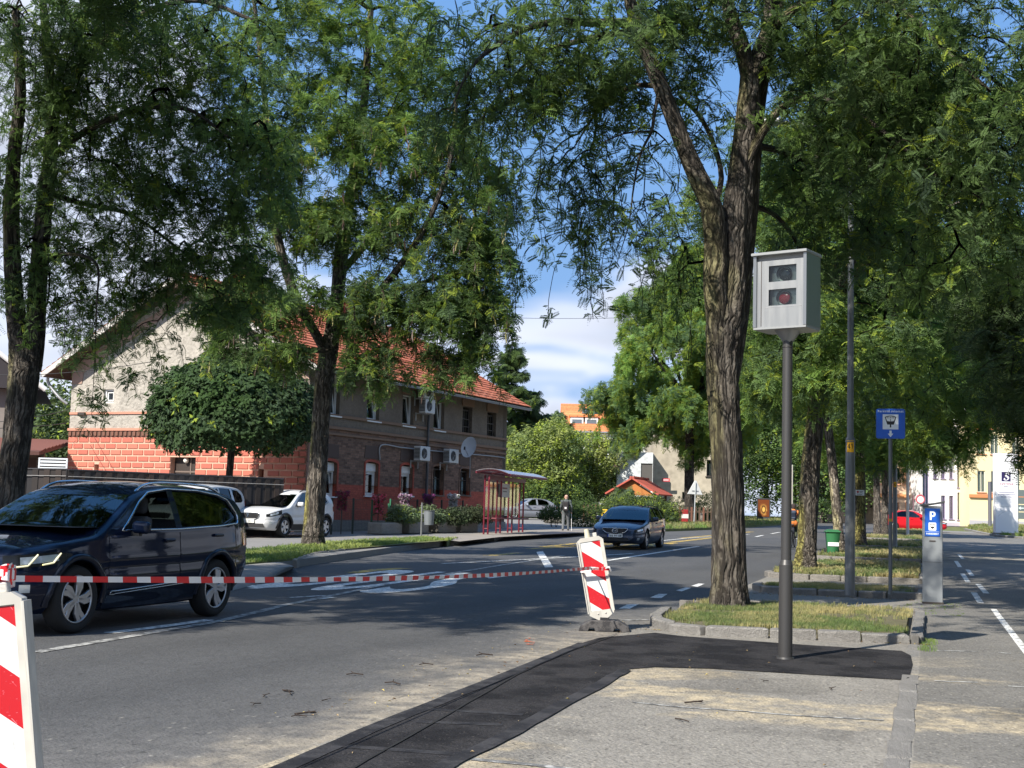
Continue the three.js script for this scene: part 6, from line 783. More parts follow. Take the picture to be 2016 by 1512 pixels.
  for (const sd of [1, -1]) { const x = s.mirror[0], y = s.mirror[1], z = sd * (c.hw(x, y) + 0.13); const m = add('mirror', [rbox(0.11, 0.14, 0.22, 0.05, x, y, z, 4)], o.mirror ?? o.paint); part('mirror_arm', box(0.06, 0.05, 0.14, x + cx, y - 0.07, sd * (c.hw(x, y) + 0.05)), mBlackPl, m); }
  // lamps, grille, plates
  for (const sd of [1, -1]) {
    const h = s.head, hl = add('headlight', patchSide(c, sd, h.x0, h.x1, h.lo, h.hi, 0.008, 16, 6), mLampIn);
    const bulb = patchSide(c, sd, lerp(h.x0, h.x1, 0.15), lerp(h.x0, h.x1, 0.72), (x) => lerp(h.lo(x), h.hi(x), 0.25), (x) => lerp(h.lo(x), h.hi(x), 0.8), 0.013, 12, 4).translate(cx, 0, 0); part('lens', bulb, mLens, hl);
    if (o.drl) { for (const u0 of [0.02, 0.40]) { const q = [V(0, 0, 0)]; q.length = 0; for (const [u, v] of [[u0 + 0.36, 0.92], [u0 + 0.22, 0.15], [u0 + 0.04, 0.10]]) { const x = lerp(h.x0, h.x1, u), y = lerp(h.lo(x), h.hi(x), v); q.push(V(x + cx, y, sd * (c.hw(x, y) + 0.018))); } part('daylight_lamp', new THREE.TubeGeometry(new THREE.CatmullRomCurve3(q, false, 'catmullrom', 0.05), 16, 0.0085, 6), o.drl, hl); } }
    const tl = s.tail; add('tail_light', patchSide(c, sd, tl.x0, tl.x1, tl.lo, tl.hi, 0.008, 10, 5), mTail);
    if (s.fog) add('fog_light', patchSide(c, sd, s.fog[0], s.fog[0] + 0.1, s.fog[1], s.fog[1] + 0.08, 0.01, 5, 4), mLens);
  }
  const front = (pts, d, x = 0.004) => extr(pts, d).rotateY(-Math.PI / 2).translate(x, 0, 0);
  if (s.grille) { const g = add('grille', front(s.grille, 0.012), mBlackPl); for (let k = 1; k < 5; k++) { const y = lerp(s.gy[0], s.gy[1], k / 5); part('grille_bar', box(0.012, 0.012, s.gw * 1.5, -0.014 + cx, y, 0), o.bar ?? mAlloyDark, g); } if (o.emblem === 'wings') part('emblem', [new THREE.TorusGeometry(0.075, 0.009, 6, 26).scale(1.15, 0.9, 1).rotateY(-Math.PI / 2).translate(cx - 0.022, (s.gy[0] + s.gy[1]) / 2 + 0.01, 0), tubePath([V(cx - 0.022, (s.gy[0] + s.gy[1]) / 2 + 0.04, -0.07), V(cx - 0.024, (s.gy[0] + s.gy[1]) / 2 + 0.02, -0.03), V(cx - 0.024, (s.gy[0] + s.gy[1]) / 2 - 0.02, 0), V(cx - 0.024, (s.gy[0] + s.gy[1]) / 2 + 0.02, 0.03), V(cx - 0.022, (s.gy[0] + s.gy[1]) / 2 + 0.04, 0.07)], 0.009, 5, 20)], mChrome, g); if (o.emblem === 'lion') part('emblem', [extr([[-0.03, -0.07], [0.0, -0.05], [0.03, -0.07], [0.02, -0.02], [0.05, 0.02], [0.03, 0.07], [-0.02, 0.075], [-0.05, 0.04], [-0.02, 0.0]], 0.012).rotateY(-Math.PI / 2).translate(cx - 0.012, (s.gy[0] + s.gy[1]) / 2 + 0.02, 0)], mChrome, g); if (o.grilleTrim) part('grille_trim', tubePath(s.grille.map(([z, y]) => V(cx - 0.012, y, z)), 0.012, 5, 60, true), mChrome, g); }
  if (s.intake) add('lower_intake', front(s.intake, 0.012), mBlackPl);
  if (s.skid) add('skid_plate', rbox(0.06, 0.06, 0.9, 0.02, 0.03, s.skid, 0), mAlloy);
  const plateTex = (txt) => print(512, 112, (g, w, h) => { g.fillStyle = '#eceeea'; g.fillRect(0, 0, w, h); g.strokeStyle = '#2a2d30'; g.lineWidth = 6; g.strokeRect(4, 4, w - 8, h - 8); g.fillStyle = '#1d3f9a'; g.fillRect(7, 7, 44, h - 14); g.fillStyle = '#15181c'; g.font = 'bold 82px sans-serif'; g.textAlign = 'center'; g.textBaseline = 'middle'; g.fillText(txt, w / 2 + 24, h / 2 + 4); });
  if (o.plate) { const pm = new THREE.MeshStandardMaterial({ map: plateTex(o.plate), roughness: 0.5 }); const g = new THREE.PlaneGeometry(0.52, 0.114).rotateY(-Math.PI / 2).translate(cx - 0.026, s.plateY, 0); const b = part('number_plate', rbox(0.012, 0.13, 0.54, 0.004, cx - 0.017, s.plateY, 0), mBlackPl, t); part('plate_print', g, pm, b); }
  part('rear_bumper', box(0.02, 0.10, s.W * 0.7, s.L / 2 + 0.004, 0.5, 0), mBlackPl, t);
  // cabin
  const seatAt = (x, z, back = 0.62) => part('seat', [rbox(0.5, 0.16, 0.5, 0.06, x + cx, 0.52, z), rbox(0.14, back, 0.48, 0.06, 0, 0, 0).rotateZ(-0.22).translate(x + cx + 0.30, 0.60 + back / 2, z), rbox(0.10, 0.2, 0.26, 0.05, x + cx + 0.42, 0.72 + back, z)], mSeat, t);
  const xsit = s.ws[0] + 0.95; seatAt(xsit, 0.37); seatAt(xsit, -0.37); part('seat', [rbox(0.5, 0.16, 1.2, 0.06, xsit + 0.85 + cx, 0.52, 0), rbox(0.14, 0.6, 1.2, 0.06, 0, 0, 0).rotateZ(-0.22).translate(xsit + 1.15 + cx, 0.88, 0)], mSeat, t);
  part('dashboard', rbox(0.4, 0.2, s.W * 0.74, 0.06, s.ws[0] + 0.38 + cx, c.top(s.ws[0]) - 0.19, 0), M([0.24, 0.24, 0.25], 0.8), t);
  part('steering_wheel', new THREE.TorusGeometry(0.18, 0.018, 6, 24).rotateY(Math.PI / 2).rotateZ(0.35).translate(xsit - 0.42 + cx, 0.92, 0.37), mBlackPl, t);
  if (o.mirrorGlass !== false) part('rear_view_mirror', rbox(0.03, 0.06, 0.22, 0.02, s.ws[1] + 0.02 + cx, c.top(s.ws[1]) - 0.2, 0), mBlackPl, t);
  for (const x of [xf, xr]) for (const sd of [-1, 1]) wheelInto(t, R, x + cx, sd * (tw - 0.125), o.wheel);
  part('underbody', box(s.wb - 0.5, 0.08, s.W * 0.7, (xf + xr) / 2 + cx, 0.25, 0), mBlackPl, t);
  t.userData.spec = undefined; delete t.userData.spec;
  return { t, c, s, cx };
}
// place a car by where its near front wheel touches the ground and the column of its near rear wheel
function placeByWheels(s, pxF, pyF, pxR, side, dy = 0, guess = [900, 1300]) {
  const f = P(pxF, pyF, dy); let best = 1e9, bp; for (let y = guess[0]; y < guess[1]; y += 0.25) { const r = P(pxR, y, dy); const e = Math.abs(Math.hypot(r.x - f.x, r.z - f.z) - s.wb); if (e < best) { best = e; bp = r; } }
  const dir = V(f.x - bp.x, 0, f.z - bp.z).normalize();            // towards the nose
  const turn = Math.atan2(dir.z, -dir.x);                            // local -X is forward
  const right = V(Math.sin(turn), 0, Math.cos(turn));                // local +Z in the world
  const off = s.W / 2 - 0.03;                                        // contact patch to centreline
  const mid = f.clone().addScaledVector(dir, -(s.L / 2 - s.fo)).addScaledVector(right, -side * off);
  mid.y = groundY(mid.z) + dy; return { pos: mid, turn };
}
const SUV = { L: 4.51, W: 1.84, R: 0.355, wb: 2.68, fo: 0.88, roofHW: 0.66, sill: 0.44,
  top: [[0, 0.62], [0.02, 0.80], [0.10, 0.90], [0.35, 0.965], [0.8, 1.03], [1.17, 1.075], [1.24, 1.10], [1.7, 1.36], [2.02, 1.52], [2.3, 1.59], [2.8, 1.625], [3.4, 1.615], [3.9, 1.565], [4.14, 1.50], [4.27, 1.36], [4.40, 1.12], [4.46, 1.02], [4.50, 0.85], [4.51, 0.6]],
  bot: [[0, 0.36], [0.15, 0.25], [0.5, 0.22], [2, 0.2], [4, 0.25], [4.3, 0.33], [4.51, 0.42]], belt: [[0, 0.8], [1, 0.985], [1.6, 1.03], [3, 1.065], [4, 1.12], [4.51, 1.1]],
  plan: [[0, 0.60], [0.04, 0.68], [0.14, 0.77], [0.35, 0.86], [0.7, 0.915], [1.5, 0.92], [3.2, 0.92], [3.9, 0.90], [4.3, 0.83], [4.46, 0.75], [4.51, 0.66]],
  ws: [1.22, 2.08], rw: [4.12, 4.42], rwY: [1.14, 1.44], win: [[[1.66, 1.085], [2.06, 1.37], [2.26, 1.47], [2.64, 1.515], [2.64, 1.095]], [[2.76, 1.10], [2.76, 1.52], [3.3, 1.51], [3.7, 1.47], [3.9, 1.41], [4.04, 1.23], [4.0, 1.16], [3.6, 1.13]]],
  dlo: [[1.60, 1.065], [2.04, 1.385], [2.26, 1.495], [2.66, 1.54], [3.3, 1.535], [3.74, 1.49], [3.94, 1.43], [4.09, 1.24], [4.04, 1.145], [3.6, 1.11], [2.7, 1.075]], doors: [[1.36, 2.69], [2.71, 3.74]], rail: [2.05, 4.0], mirror: [1.78, 1.10],
  head: { x0: 0.02, x1: 0.74, lo: (x) => 0.68 + 0.10 * x, hi: (x) => 0.815 + 0.075 * x - (x > 0.5 ? 0.16 * (x - 0.5) : 0) }, tail: { x0: 4.2, x1: 4.47, lo: () => 0.86, hi: () => 1.02 }, fog: [0.12, 0.45], grille: [[-0.55, 0.68], [0.55, 0.68], [0.58, 0.78], [-0.58, 0.78]], gy: [0.68, 0.78], gw: 0.5, intake: [[-0.5, 0.42], [0.5, 0.42], [0.56, 0.56], [-0.56, 0.56]], plateY: 0.58 };
const suvPlace = placeByWheels(SUV, 148, 1248, 423, 1, 0, [1180, 1245]);
const suv = makeCar('dark_suv', 'dark navy blue estate SUV with roof rails and chrome window line, driving', SUV, { ...suvPlace, paint: paint([0.003, 0.008, 0.026], 0.0), chrome: true, clad: true, cladMat: paint([0.008, 0.012, 0.024]), strip: true, wheel: { rim: 0.70, spokes: 5, twin: true, w: 0.052, skew: 0.03 }, open: 1, drl: new THREE.MeshStandardMaterial({ color: 0xf4f0c8, emissive: 0xfff2c0, emissiveIntensity: 0.3, roughness: 0.3 }), plate: null });
const CROSS = { L: 4.16, W: 1.74, R: 0.325, wb: 2.54, fo: 0.84, roofHW: 0.62, sill: 0.42,
  top: [[0, 0.58], [0.02, 0.74], [0.10, 0.83], [0.4, 0.91], [0.8, 0.965], [1.0, 0.99], [1.12, 1.03], [1.5, 1.25], [1.85, 1.43], [2.2, 1.51], [2.7, 1.53], [3.3, 1.50], [3.72, 1.43], [3.86, 1.33], [4.02, 1.06], [4.10, 0.98], [4.15, 0.8], [4.16, 0.6]],
  bot: [[0, 0.33], [0.15, 0.23], [0.5, 0.2], [2, 0.19], [3.6, 0.23], [4.0, 0.33], [4.16, 0.42]], belt: [[0, 0.74], [1, 0.92], [1.6, 0.97], [3, 1.02], [3.7, 1.08], [4.16, 1.05]],
  plan: [[0, 0.56], [0.04, 0.65], [0.14, 0.74], [0.35, 0.82], [0.7, 0.865], [1.5, 0.87], [3.0, 0.87], [3.6, 0.85], [4.0, 0.77], [4.16, 0.62]],
  ws: [1.04, 1.9], rw: [3.8, 4.05], rwY: [1.06, 1.32], win: [[[1.46, 1.0], [1.88, 1.30], [2.06, 1.40], [2.42, 1.44], [2.42, 1.02]], [[2.54, 1.03], [2.54, 1.44], [3.0, 1.43], [3.36, 1.38], [3.5, 1.16], [3.3, 1.08]]], dlo: [[1.42, 0.985], [1.86, 1.315], [2.06, 1.42], [2.44, 1.46], [3.0, 1.45], [3.38, 1.4], [3.55, 1.15], [3.3, 1.06], [2.5, 1.005]], doors: [[1.22, 2.47], [2.49, 3.36]], rail: [1.95, 3.6], mirror: [1.56, 1.05],
  head: { x0: 0.04, x1: 0.62, lo: (x) => 0.62 + 0.16 * x, hi: (x) => 0.70 + 0.26 * x }, tail: { x0: 3.86, x1: 4.12, lo: () => 0.84, hi: () => 1.0 }, fog: [0.10, 0.40], grille: [[-0.36, 0.58], [0.36, 0.58], [0.42, 0.72], [0.2, 0.74], [-0.2, 0.74], [-0.42, 0.72]], gy: [0.58, 0.73], gw: 0.42, intake: [[-0.62, 0.30], [0.62, 0.30], [0.56, 0.42], [-0.56, 0.42]], plateY: 0.49, skid: 0.29 };
const white = paint([0.60, 0.61, 0.62]);
makeCar('white_crossover', 'white crossover car with black wheel arches parked beside the mossy tree', CROSS, { ...placeByWheels(CROSS, 560, 1058.5, 640, 1, LEFT, [1040, 1058]), group: 'cars parked before the brick house', paint: white, clad: true, wheel: { rim: 0.66, spokes: 5, twin: true, w: 0.045, skew: 0 }, plate: 'CE 483', emblem: 'lion', grilleTrim: true, rail: mAlloyDark });
const WAGON = { L: 4.70, W: 1.78, R: 0.32, wb: 2.675, fo: 0.95, roofHW: 0.60, sill: 0.36,
  top: [[0, 0.52], [0.02, 0.64], [0.12, 0.72], [0.5, 0.82], [0.95, 0.905], [1.2, 0.945], [1.27, 0.97], [1.75, 1.235], [2.05, 1.365], [2.4, 1.43], [2.9, 1.455], [3.6, 1.44], [4.1, 1.38], [4.32, 1.30], [4.50, 1.04], [4.62, 0.95], [4.68, 0.8], [4.70, 0.55]],
  bot: [[0, 0.30], [0.15, 0.20], [0.5, 0.17], [2, 0.16], [4.1, 0.2], [4.5, 0.3], [4.70, 0.38]], belt: [[0, 0.66], [1, 0.86], [1.7, 0.93], [3, 0.97], [4.2, 1.02], [4.70, 1.0]],
  plan: [[0, 0.58], [0.04, 0.66], [0.15, 0.75], [0.4, 0.84], [0.8, 0.885], [1.6, 0.89], [3.3, 0.89], [4.1, 0.87], [4.5, 0.79], [4.70, 0.64]],
  ws: [1.24, 2.12], rw: [4.28, 4.58], rwY: [1.02, 1.28], win: [[[1.70, 0.96], [2.1, 1.23], [2.3, 1.33], [2.7, 1.365], [2.7, 0.975]], [[2.82, 0.98], [2.82, 1.37], [3.4, 1.36], [3.62, 1.35], [3.56, 1.0]], [[3.74, 1.01], [3.78, 1.345], [4.1, 1.30], [4.28, 1.10], [4.2, 1.04]]], dlo: [[1.65, 0.945], [2.08, 1.245], [2.3, 1.35], [2.72, 1.385], [3.5, 1.38], [4.12, 1.32], [4.33, 1.1], [4.22, 1.02], [2.8, 0.965]], doors: [[1.42, 2.75], [2.77, 3.7]], rail: [2.2, 4.2], mirror: [1.80, 0.99],
  head: { x0: 0.03, x1: 0.55, lo: (x) => 0.54 + 0.14 * x, hi: (x) => 0.635 + 0.16 * x }, tail: { x0: 4.3, x1: 4.64, lo: () => 0.78, hi: () => 0.95 }, fog: [0.10, 0.30], grille: [[-0.42, 0.66], [-0.34, 0.56], [-0.16, 0.50], [0.16, 0.50], [0.34, 0.56], [0.42, 0.66], [0.2, 0.675], [-0.2, 0.675]], gy: [0.5, 0.67], gw: 0.36, intake: [[-0.5, 0.27], [0.5, 0.27], [0.42, 0.37], [-0.42, 0.37]], plateY: 0.435 };
const wagon = makeCar('grey_estate_car', 'grey blue estate car with roof rails driving towards the barrier board', WAGON, { ...placeByWheels(WAGON, 1273, 1082.5, 1303, 1, 0, [1050, 1082]), paint: paint([0.045, 0.060, 0.095], 0.25), clad: false, wheel: { rim: 0.64, spokes: 5, twin: false, w: 0.07, skew: 0 }, plate: 'MB P9-100', emblem: 'wings', grilleTrim: true, rail: mBlackPl });
const scaleSpec = (s, o) => ({ ...s, ...o });
const HATCH = { ...CROSS, L: 4.11, W: 1.71, R: 0.30, wb: 2.61, fo: 0.80, sill: 0.34, rail: null, skid: null,
  top: [[0, 0.50], [0.02, 0.62], [0.12, 0.70], [0.5, 0.80], [0.95, 0.89], [1.15, 0.93], [1.3, 1.0], [1.65, 1.22], [1.95, 1.36], [2.3, 1.42], [2.8, 1.42], [3.3, 1.35], [3.7, 1.17], [3.95, 0.98], [4.06, 0.92], [4.10, 0.75], [4.11, 0.5]], bot: [[0, 0.28], [0.15, 0.19], [0.5, 0.17], [2, 0.16], [3.6, 0.2], [4.0, 0.3], [4.11, 0.36]], belt: [[0, 0.66], [1, 0.85], [1.6, 0.92], [3, 0.95], [3.7, 0.98], [4.11, 0.95]],
  plan: [[0, 0.56], [0.04, 0.64], [0.14, 0.73], [0.35, 0.81], [0.7, 0.85], [1.5, 0.855], [3.0, 0.855], [3.6, 0.83], [4.0, 0.74], [4.11, 0.60]],
  ws: [1.18, 2.0], rw: [3.35, 3.92], rwY: [1.0, 1.28], win: [[[1.62, 0.95], [2.0, 1.22], [2.16, 1.32], [2.42, 1.345], [2.42, 0.965]], [[2.54, 0.97], [2.54, 1.345], [2.9, 1.33], [3.22, 1.24], [3.36, 1.06], [3.3, 0.99]]], dlo: [[1.57, 0.935], [1.98, 1.235], [2.16, 1.34], [2.44, 1.365], [2.92, 1.35], [3.26, 1.255], [3.42, 1.06], [3.34, 0.975], [2.5, 0.955]], doors: [[1.30, 2.47], [2.49, 3.40]], mirror: [1.70, 0.98],
  head: { x0: 0.03, x1: 0.42, lo: (x) => 0.52 + 0.1 * x, hi: (x) => 0.64 + 0.12 * x }, tail: { x0: 3.9, x1: 4.09, lo: () => 0.68, hi: () => 0.88 }, fog: null, grille: [[-0.36, 0.55], [0.36, 0.55], [0.38, 0.63], [-0.38, 0.63]], gy: [0.55, 0.63], gw: 0.38, intake: [[-0.5, 0.27], [0.5, 0.27], [0.45, 0.37], [-0.45, 0.37]], plateY: 0.44 };
const plainWheel = { rim: 0.64, spokes: 6, twin: false, w: 0.06, skew: 0 };
const onGround = (px, py, dy) => { const p = P(px, py, dy); return p; };
makeCar('silver_hatchback', 'silver blue hatchback parked beyond the bus shelter', HATCH, { ...placeByWheels(HATCH, 1012, 1022, 1082, 1, LEFT + 0.02, [1016, 1026]), paint: paint([0.33, 0.36, 0.42], 0.4), wheel: plainWheel, rub: true, plate: 'MB 12' });
const hatchRed = { ...HATCH };
{ const p = P(992, 1015, LEFT + 0.02); makeCar('red_hatchback', 'red hatchback half hidden behind the silver car and the bus shelter', hatchRed, { pos: V(p.x, p.y, p.z), turn: 1.25, paint: paint([0.42, 0.02, 0.02]), wheel: plainWheel, plate: 'MB 7' }); }
{ const p = P(1800, 1046.5, 0); makeCar('red_car', 'bright red car crossing the side street beyond the parking meter', scaleSpec(HATCH, {}), { pos: V(p.x, groundY(p.z), p.z), turn: Math.PI + 0.05, paint: paint([0.50, 0.012, 0.02]), wheel: plainWheel, plate: 'MB 9' }); }
const VAN = { ...CROSS, L: 4.2, W: 1.75, wb: 2.7, fo: 0.8, rail: null, skid: null,
  top: [[0, 0.58], [0.02, 0.72], [0.10, 0.82], [0.4, 0.93], [0.75, 1.0], [0.95, 1.08], [1.4, 1.38], [1.75, 1.54], [2.1, 1.61], [2.8, 1.63], [3.5, 1.60], [3.85, 1.54], [4.0, 1.42], [4.1, 1.1], [4.16, 0.95], [4.19, 0.8], [4.2, 0.5]],
  plan: [[0, 0.56], [0.04, 0.65], [0.14, 0.74], [0.35, 0.82], [0.7, 0.87], [1.5, 0.875], [3.2, 0.875], [3.8, 0.85], [4.1, 0.79], [4.2, 0.66]], ws: [0.9, 1.8], rw: [3.95, 4.14], rwY: [1.08, 1.42], win: [[[1.35, 1.03], [1.8, 1.40], [2.3, 1.50], [2.3, 1.05]], [[2.42, 1.05], [2.42, 1.51], [3.1, 1.50], [3.1, 1.07]], [[3.24, 1.08], [3.24, 1.49], [3.62, 1.45], [3.82, 1.32], [3.84, 1.16], [3.7, 1.09]]], dlo: null, doors: [[1.1, 2.35], [2.37, 3.16]], mirror: [1.4, 1.08], tail: { x0: 3.98, x1: 4.17, lo: () => 0.85, hi: () => 1.15 } };
makeCar('white_van', 'small white family van parked by the fence, mostly behind the dark car', VAN, { ...placeByWheels(VAN, 385, 1061, 467, 1, LEFT, [1040, 1064]), group: 'cars parked before the brick house', paint: paint([0.56, 0.58, 0.60]), wheel: plainWheel, plate: 'CE 1' });
// ================================================================ STREET FURNITURE
const mAlu = M([0.36, 0.37, 0.37], 0.30, { metalness: 0.92 }), mAluPaint = M([0.34, 0.35, 0.35], 0.38, { metalness: 0.35 }), mPoleDark = M([0.075, 0.073, 0.072], 0.42, { metalness: 0.5 }), mGalv = new THREE.MeshStandardMaterial({ map: scaled(tex(128, 128, (u, v) => mul3([0.19, 0.20, 0.205], 0.6 + 0.8 * fbm(u * 5, v * 5, 4, 401, 5))), 2, 1), roughness: 0.5, metalness: 0.45 });
const upTo = (b, row) => rise(V(b.x, 0, b.z), row) - b.y;
// --- speed camera on its pole
{
  const b = P(1546, 1297, 0.008), t = thing('speed_camera', 'silver speed camera cabinet on a tall dark pole', 'speed camera', b, 0), yN = upTo(b, 1112), yT = upTo(b, 672), yB = upTo(b, 648), yR = upTo(b, 503);
  part('lower_pole', cyl(0.068, 0.070, yN, 0, yN / 2, 0, 28), mPoleDark, t); part('collar', [cyl(0.053, 0.068, 0.05, 0, yN + 0.025, 0, 28)], mPoleDark, t);
  part('upper_pole', [cyl(0.050, 0.052, yT - yN - 0.05, 0, (yT + yN + 0.05) / 2, 0, 24), new THREE.TorusGeometry(0.052, 0.005, 6, 24).rotateX(Math.PI / 2).translate(0, yT - 0.06, 0)], mPoleDark, t); part('base_ring', cyl(0.085, 0.09, 0.02, 0, 0.01, 0, 24), mPoleDark, t);
  const yaw = YAW - 0.63, H = yR - yB, w = 0.57, d = 0.41, head = new THREE.Group(); head.name = 'cabinet'; head.position.set(0, yB, 0); head.rotation.y = yaw; t.add(head);
  part('neck', new THREE.CylinderGeometry(0.17, 0.055, yB - yT + 0.03, 4, 1).rotateY(Math.PI / 4).translate(0, (yT - yB) / 2 + 0.005, 0), mAluPaint, head);
  // shell: rounded back, open front with a frame, visor on top
  const planPts = []; for (let k = 0; k <= 14; k++) { const a = Math.PI * k / 14; planPts.push([w / 2 * Math.cos(a), d * 0.30 + d * 0.26 * Math.pow(Math.sin(a), 0.7)]); } const outline = [[-w / 2, -d / 2], [w / 2, -d / 2], ...planPts];
  const shellShape = new THREE.Shape(outline.map(([x, y]) => new THREE.Vector2(x, y))), hole = new THREE.Path([[-w / 2 + 0.03, -d / 2 - 0.001], [w / 2 - 0.03, -d / 2 - 0.001], [w / 2 - 0.03, d * 0.2], [-w / 2 + 0.03, d * 0.2]].map(([x, y]) => new THREE.Vector2(x, y)));
  const shellPts = [[-w / 2, -d / 2], [-w / 2 + 0.025, -d / 2], [-w / 2 + 0.025, -d / 2 + 0.1], [w / 2 - 0.025, -d / 2 + 0.1], [w / 2 - 0.025, -d / 2], [w / 2, -d / 2], ...planPts];
  part('shell', extr(shellPts, H - 0.03, 0.004).rotateX(-Math.PI / 2).translate(0, 0.005, 0), mAlu, head).material.side = THREE.DoubleSide;
  part('roof_plate', extr([[-w / 2 - 0.012, -d / 2 - 0.03], [w / 2 + 0.012, -d / 2 - 0.03], ...planPts.map(([x, y]) => [x * 1.03, y + 0.012])], 0.022, 0.004).rotateX(-Math.PI / 2).translate(0, H - 0.02, 0), mAluPaint, head).material.side = THREE.DoubleSide;
  part('floor_plate', extr([[-w / 2, -d / 2], [w / 2, -d / 2], ...planPts], 0.02).rotateX(-Math.PI / 2).translate(0, -0.018, 0), mAluPaint, head).material.side = THREE.DoubleSide;
  // front panel with two windows (its face looks towards +Z here)
  const fz = d / 2 - 0.035, wins = [[0.02, H * 0.72], [0.02, H * 0.40]], ww = 0.30, wh = 0.165;
  part('front_panel', holeWall([[-w / 2 + 0.028, 0.006], [w / 2 - 0.028, 0.006], [w / 2 - 0.028, H - 0.075], [-w / 2 + 0.028, H - 0.075]], wins.map(([x, y]) => rectH(x, ww, y - wh / 2, y + wh / 2)), 0.012).translate(0, 0, fz), new THREE.MeshStandardMaterial({ color: new THREE.Color(0.33, 0.34, 0.345), metalness: 0.75, roughness: 1, roughnessMap: tex(64, 256, (u, v) => 0.34 + 0.2 * fbm(u * 40, v * 3, 3, 461), false)}), head);
  part('top_rail', box(w - 0.06, 0.06, 0.02, 0, H - 0.045, fz - 0.02), M([0.35, 0.35, 0.35], 0.6), head); part('hinge_gap', box(0.006, H - 0.09, 0.004, -w / 2 + 0.075, H / 2 - 0.03, fz + 0.0135), mDarkFrame, head); part('panel_seam', box(w - 0.17, 0.003, 0.003, 0.03, H * 0.27, fz + 0.013), M([0.4, 0.4, 0.41], 0.5), head);
  wins.forEach(([x, y], i) => { const g = new THREE.Group(); g.name = 'viewing_window'; g.position.set(x, y, fz); head.add(g); part('recess', [box(ww + 0.02, wh + 0.02, 0.01, 0, 0, -0.09)], M([0.22, 0.22, 0.21], 0.8), g); part('lens_tube', new THREE.CylinderGeometry(0.075, 0.08, 0.07, 28, 1, true).rotateX(Math.PI / 2).translate(-0.005, 0, -0.05), M([0.015, 0.018, 0.018], 0.4, { side: THREE.DoubleSide }), g); part('lens', new THREE.SphereGeometry(0.073, 24, 12, 0, 6.29, 0, 1.1).rotateX(Math.PI / 2).scale(1, 1, 0.5).translate(-0.005, 0, -0.075), i ? new THREE.MeshPhysicalMaterial({ color: 0x8a0d14, roughness: 0.2, clearcoat: 1 }) : new THREE.MeshPhysicalMaterial({ color: 0x08100e, roughness: 0.08, clearcoat: 1 }), g, i ? 'red lens' : 'dark lens'); part('pane', box(ww, wh, 0.004, 0, 0, -0.004), new THREE.MeshPhysicalMaterial({ color: 0xe0e6e4, roughness: 0.02, transmission: 1, thickness: 0 }), g); });
}
// --- barrier boards and tape
const boardPrint = print(256, 1024, (g, w, h) => { g.fillStyle = '#d2d5d4'; g.fillRect(0, 0, w, h); g.fillStyle = '#b90d1b'; const per = 510; for (let y = -900; y < h + 400; y += per) { g.beginPath(); g.moveTo(0, y); g.lineTo(w, y + w * 0.95); g.lineTo(w, y + w * 0.95 + per / 2); g.lineTo(0, y + per / 2); g.fill(); } let s = 7; const r = () => (s = (s * 16807) % 2147483647) / 2147483647; for (let k = 0; k < 520; k++) { g.fillStyle = r() < 0.5 ? 'rgba(235,225,225,0.35)' : 'rgba(120,90,80,0.16)'; g.fillRect(r() * w, r() * h, 1 + r() * 9, 1 + r() * 4); } for (let k = 0; k < 26; k++) { g.strokeStyle = r() < 0.6 ? 'rgba(250,240,240,0.55)' : 'rgba(90,80,75,0.35)'; g.lineWidth = 1 + r() * 2; const x = r() * w, y = r() * h; g.beginPath(); g.moveTo(x, y); g.lineTo(x + 50 * (r() - 0.5), y + 70 * (r() - 0.5)); g.stroke(); } });
const mBoard = new THREE.MeshStandardMaterial({ map: boardPrint, roughness: 0.5 }), mPlasticW = new THREE.MeshStandardMaterial({ map: scaled(tex(128, 256, (u, v) => mul3([0.52, 0.50, 0.45], 0.8 + 0.4 * fbm(u * 4, v * 9, 4, 411))), 1), roughness: 0.55 });
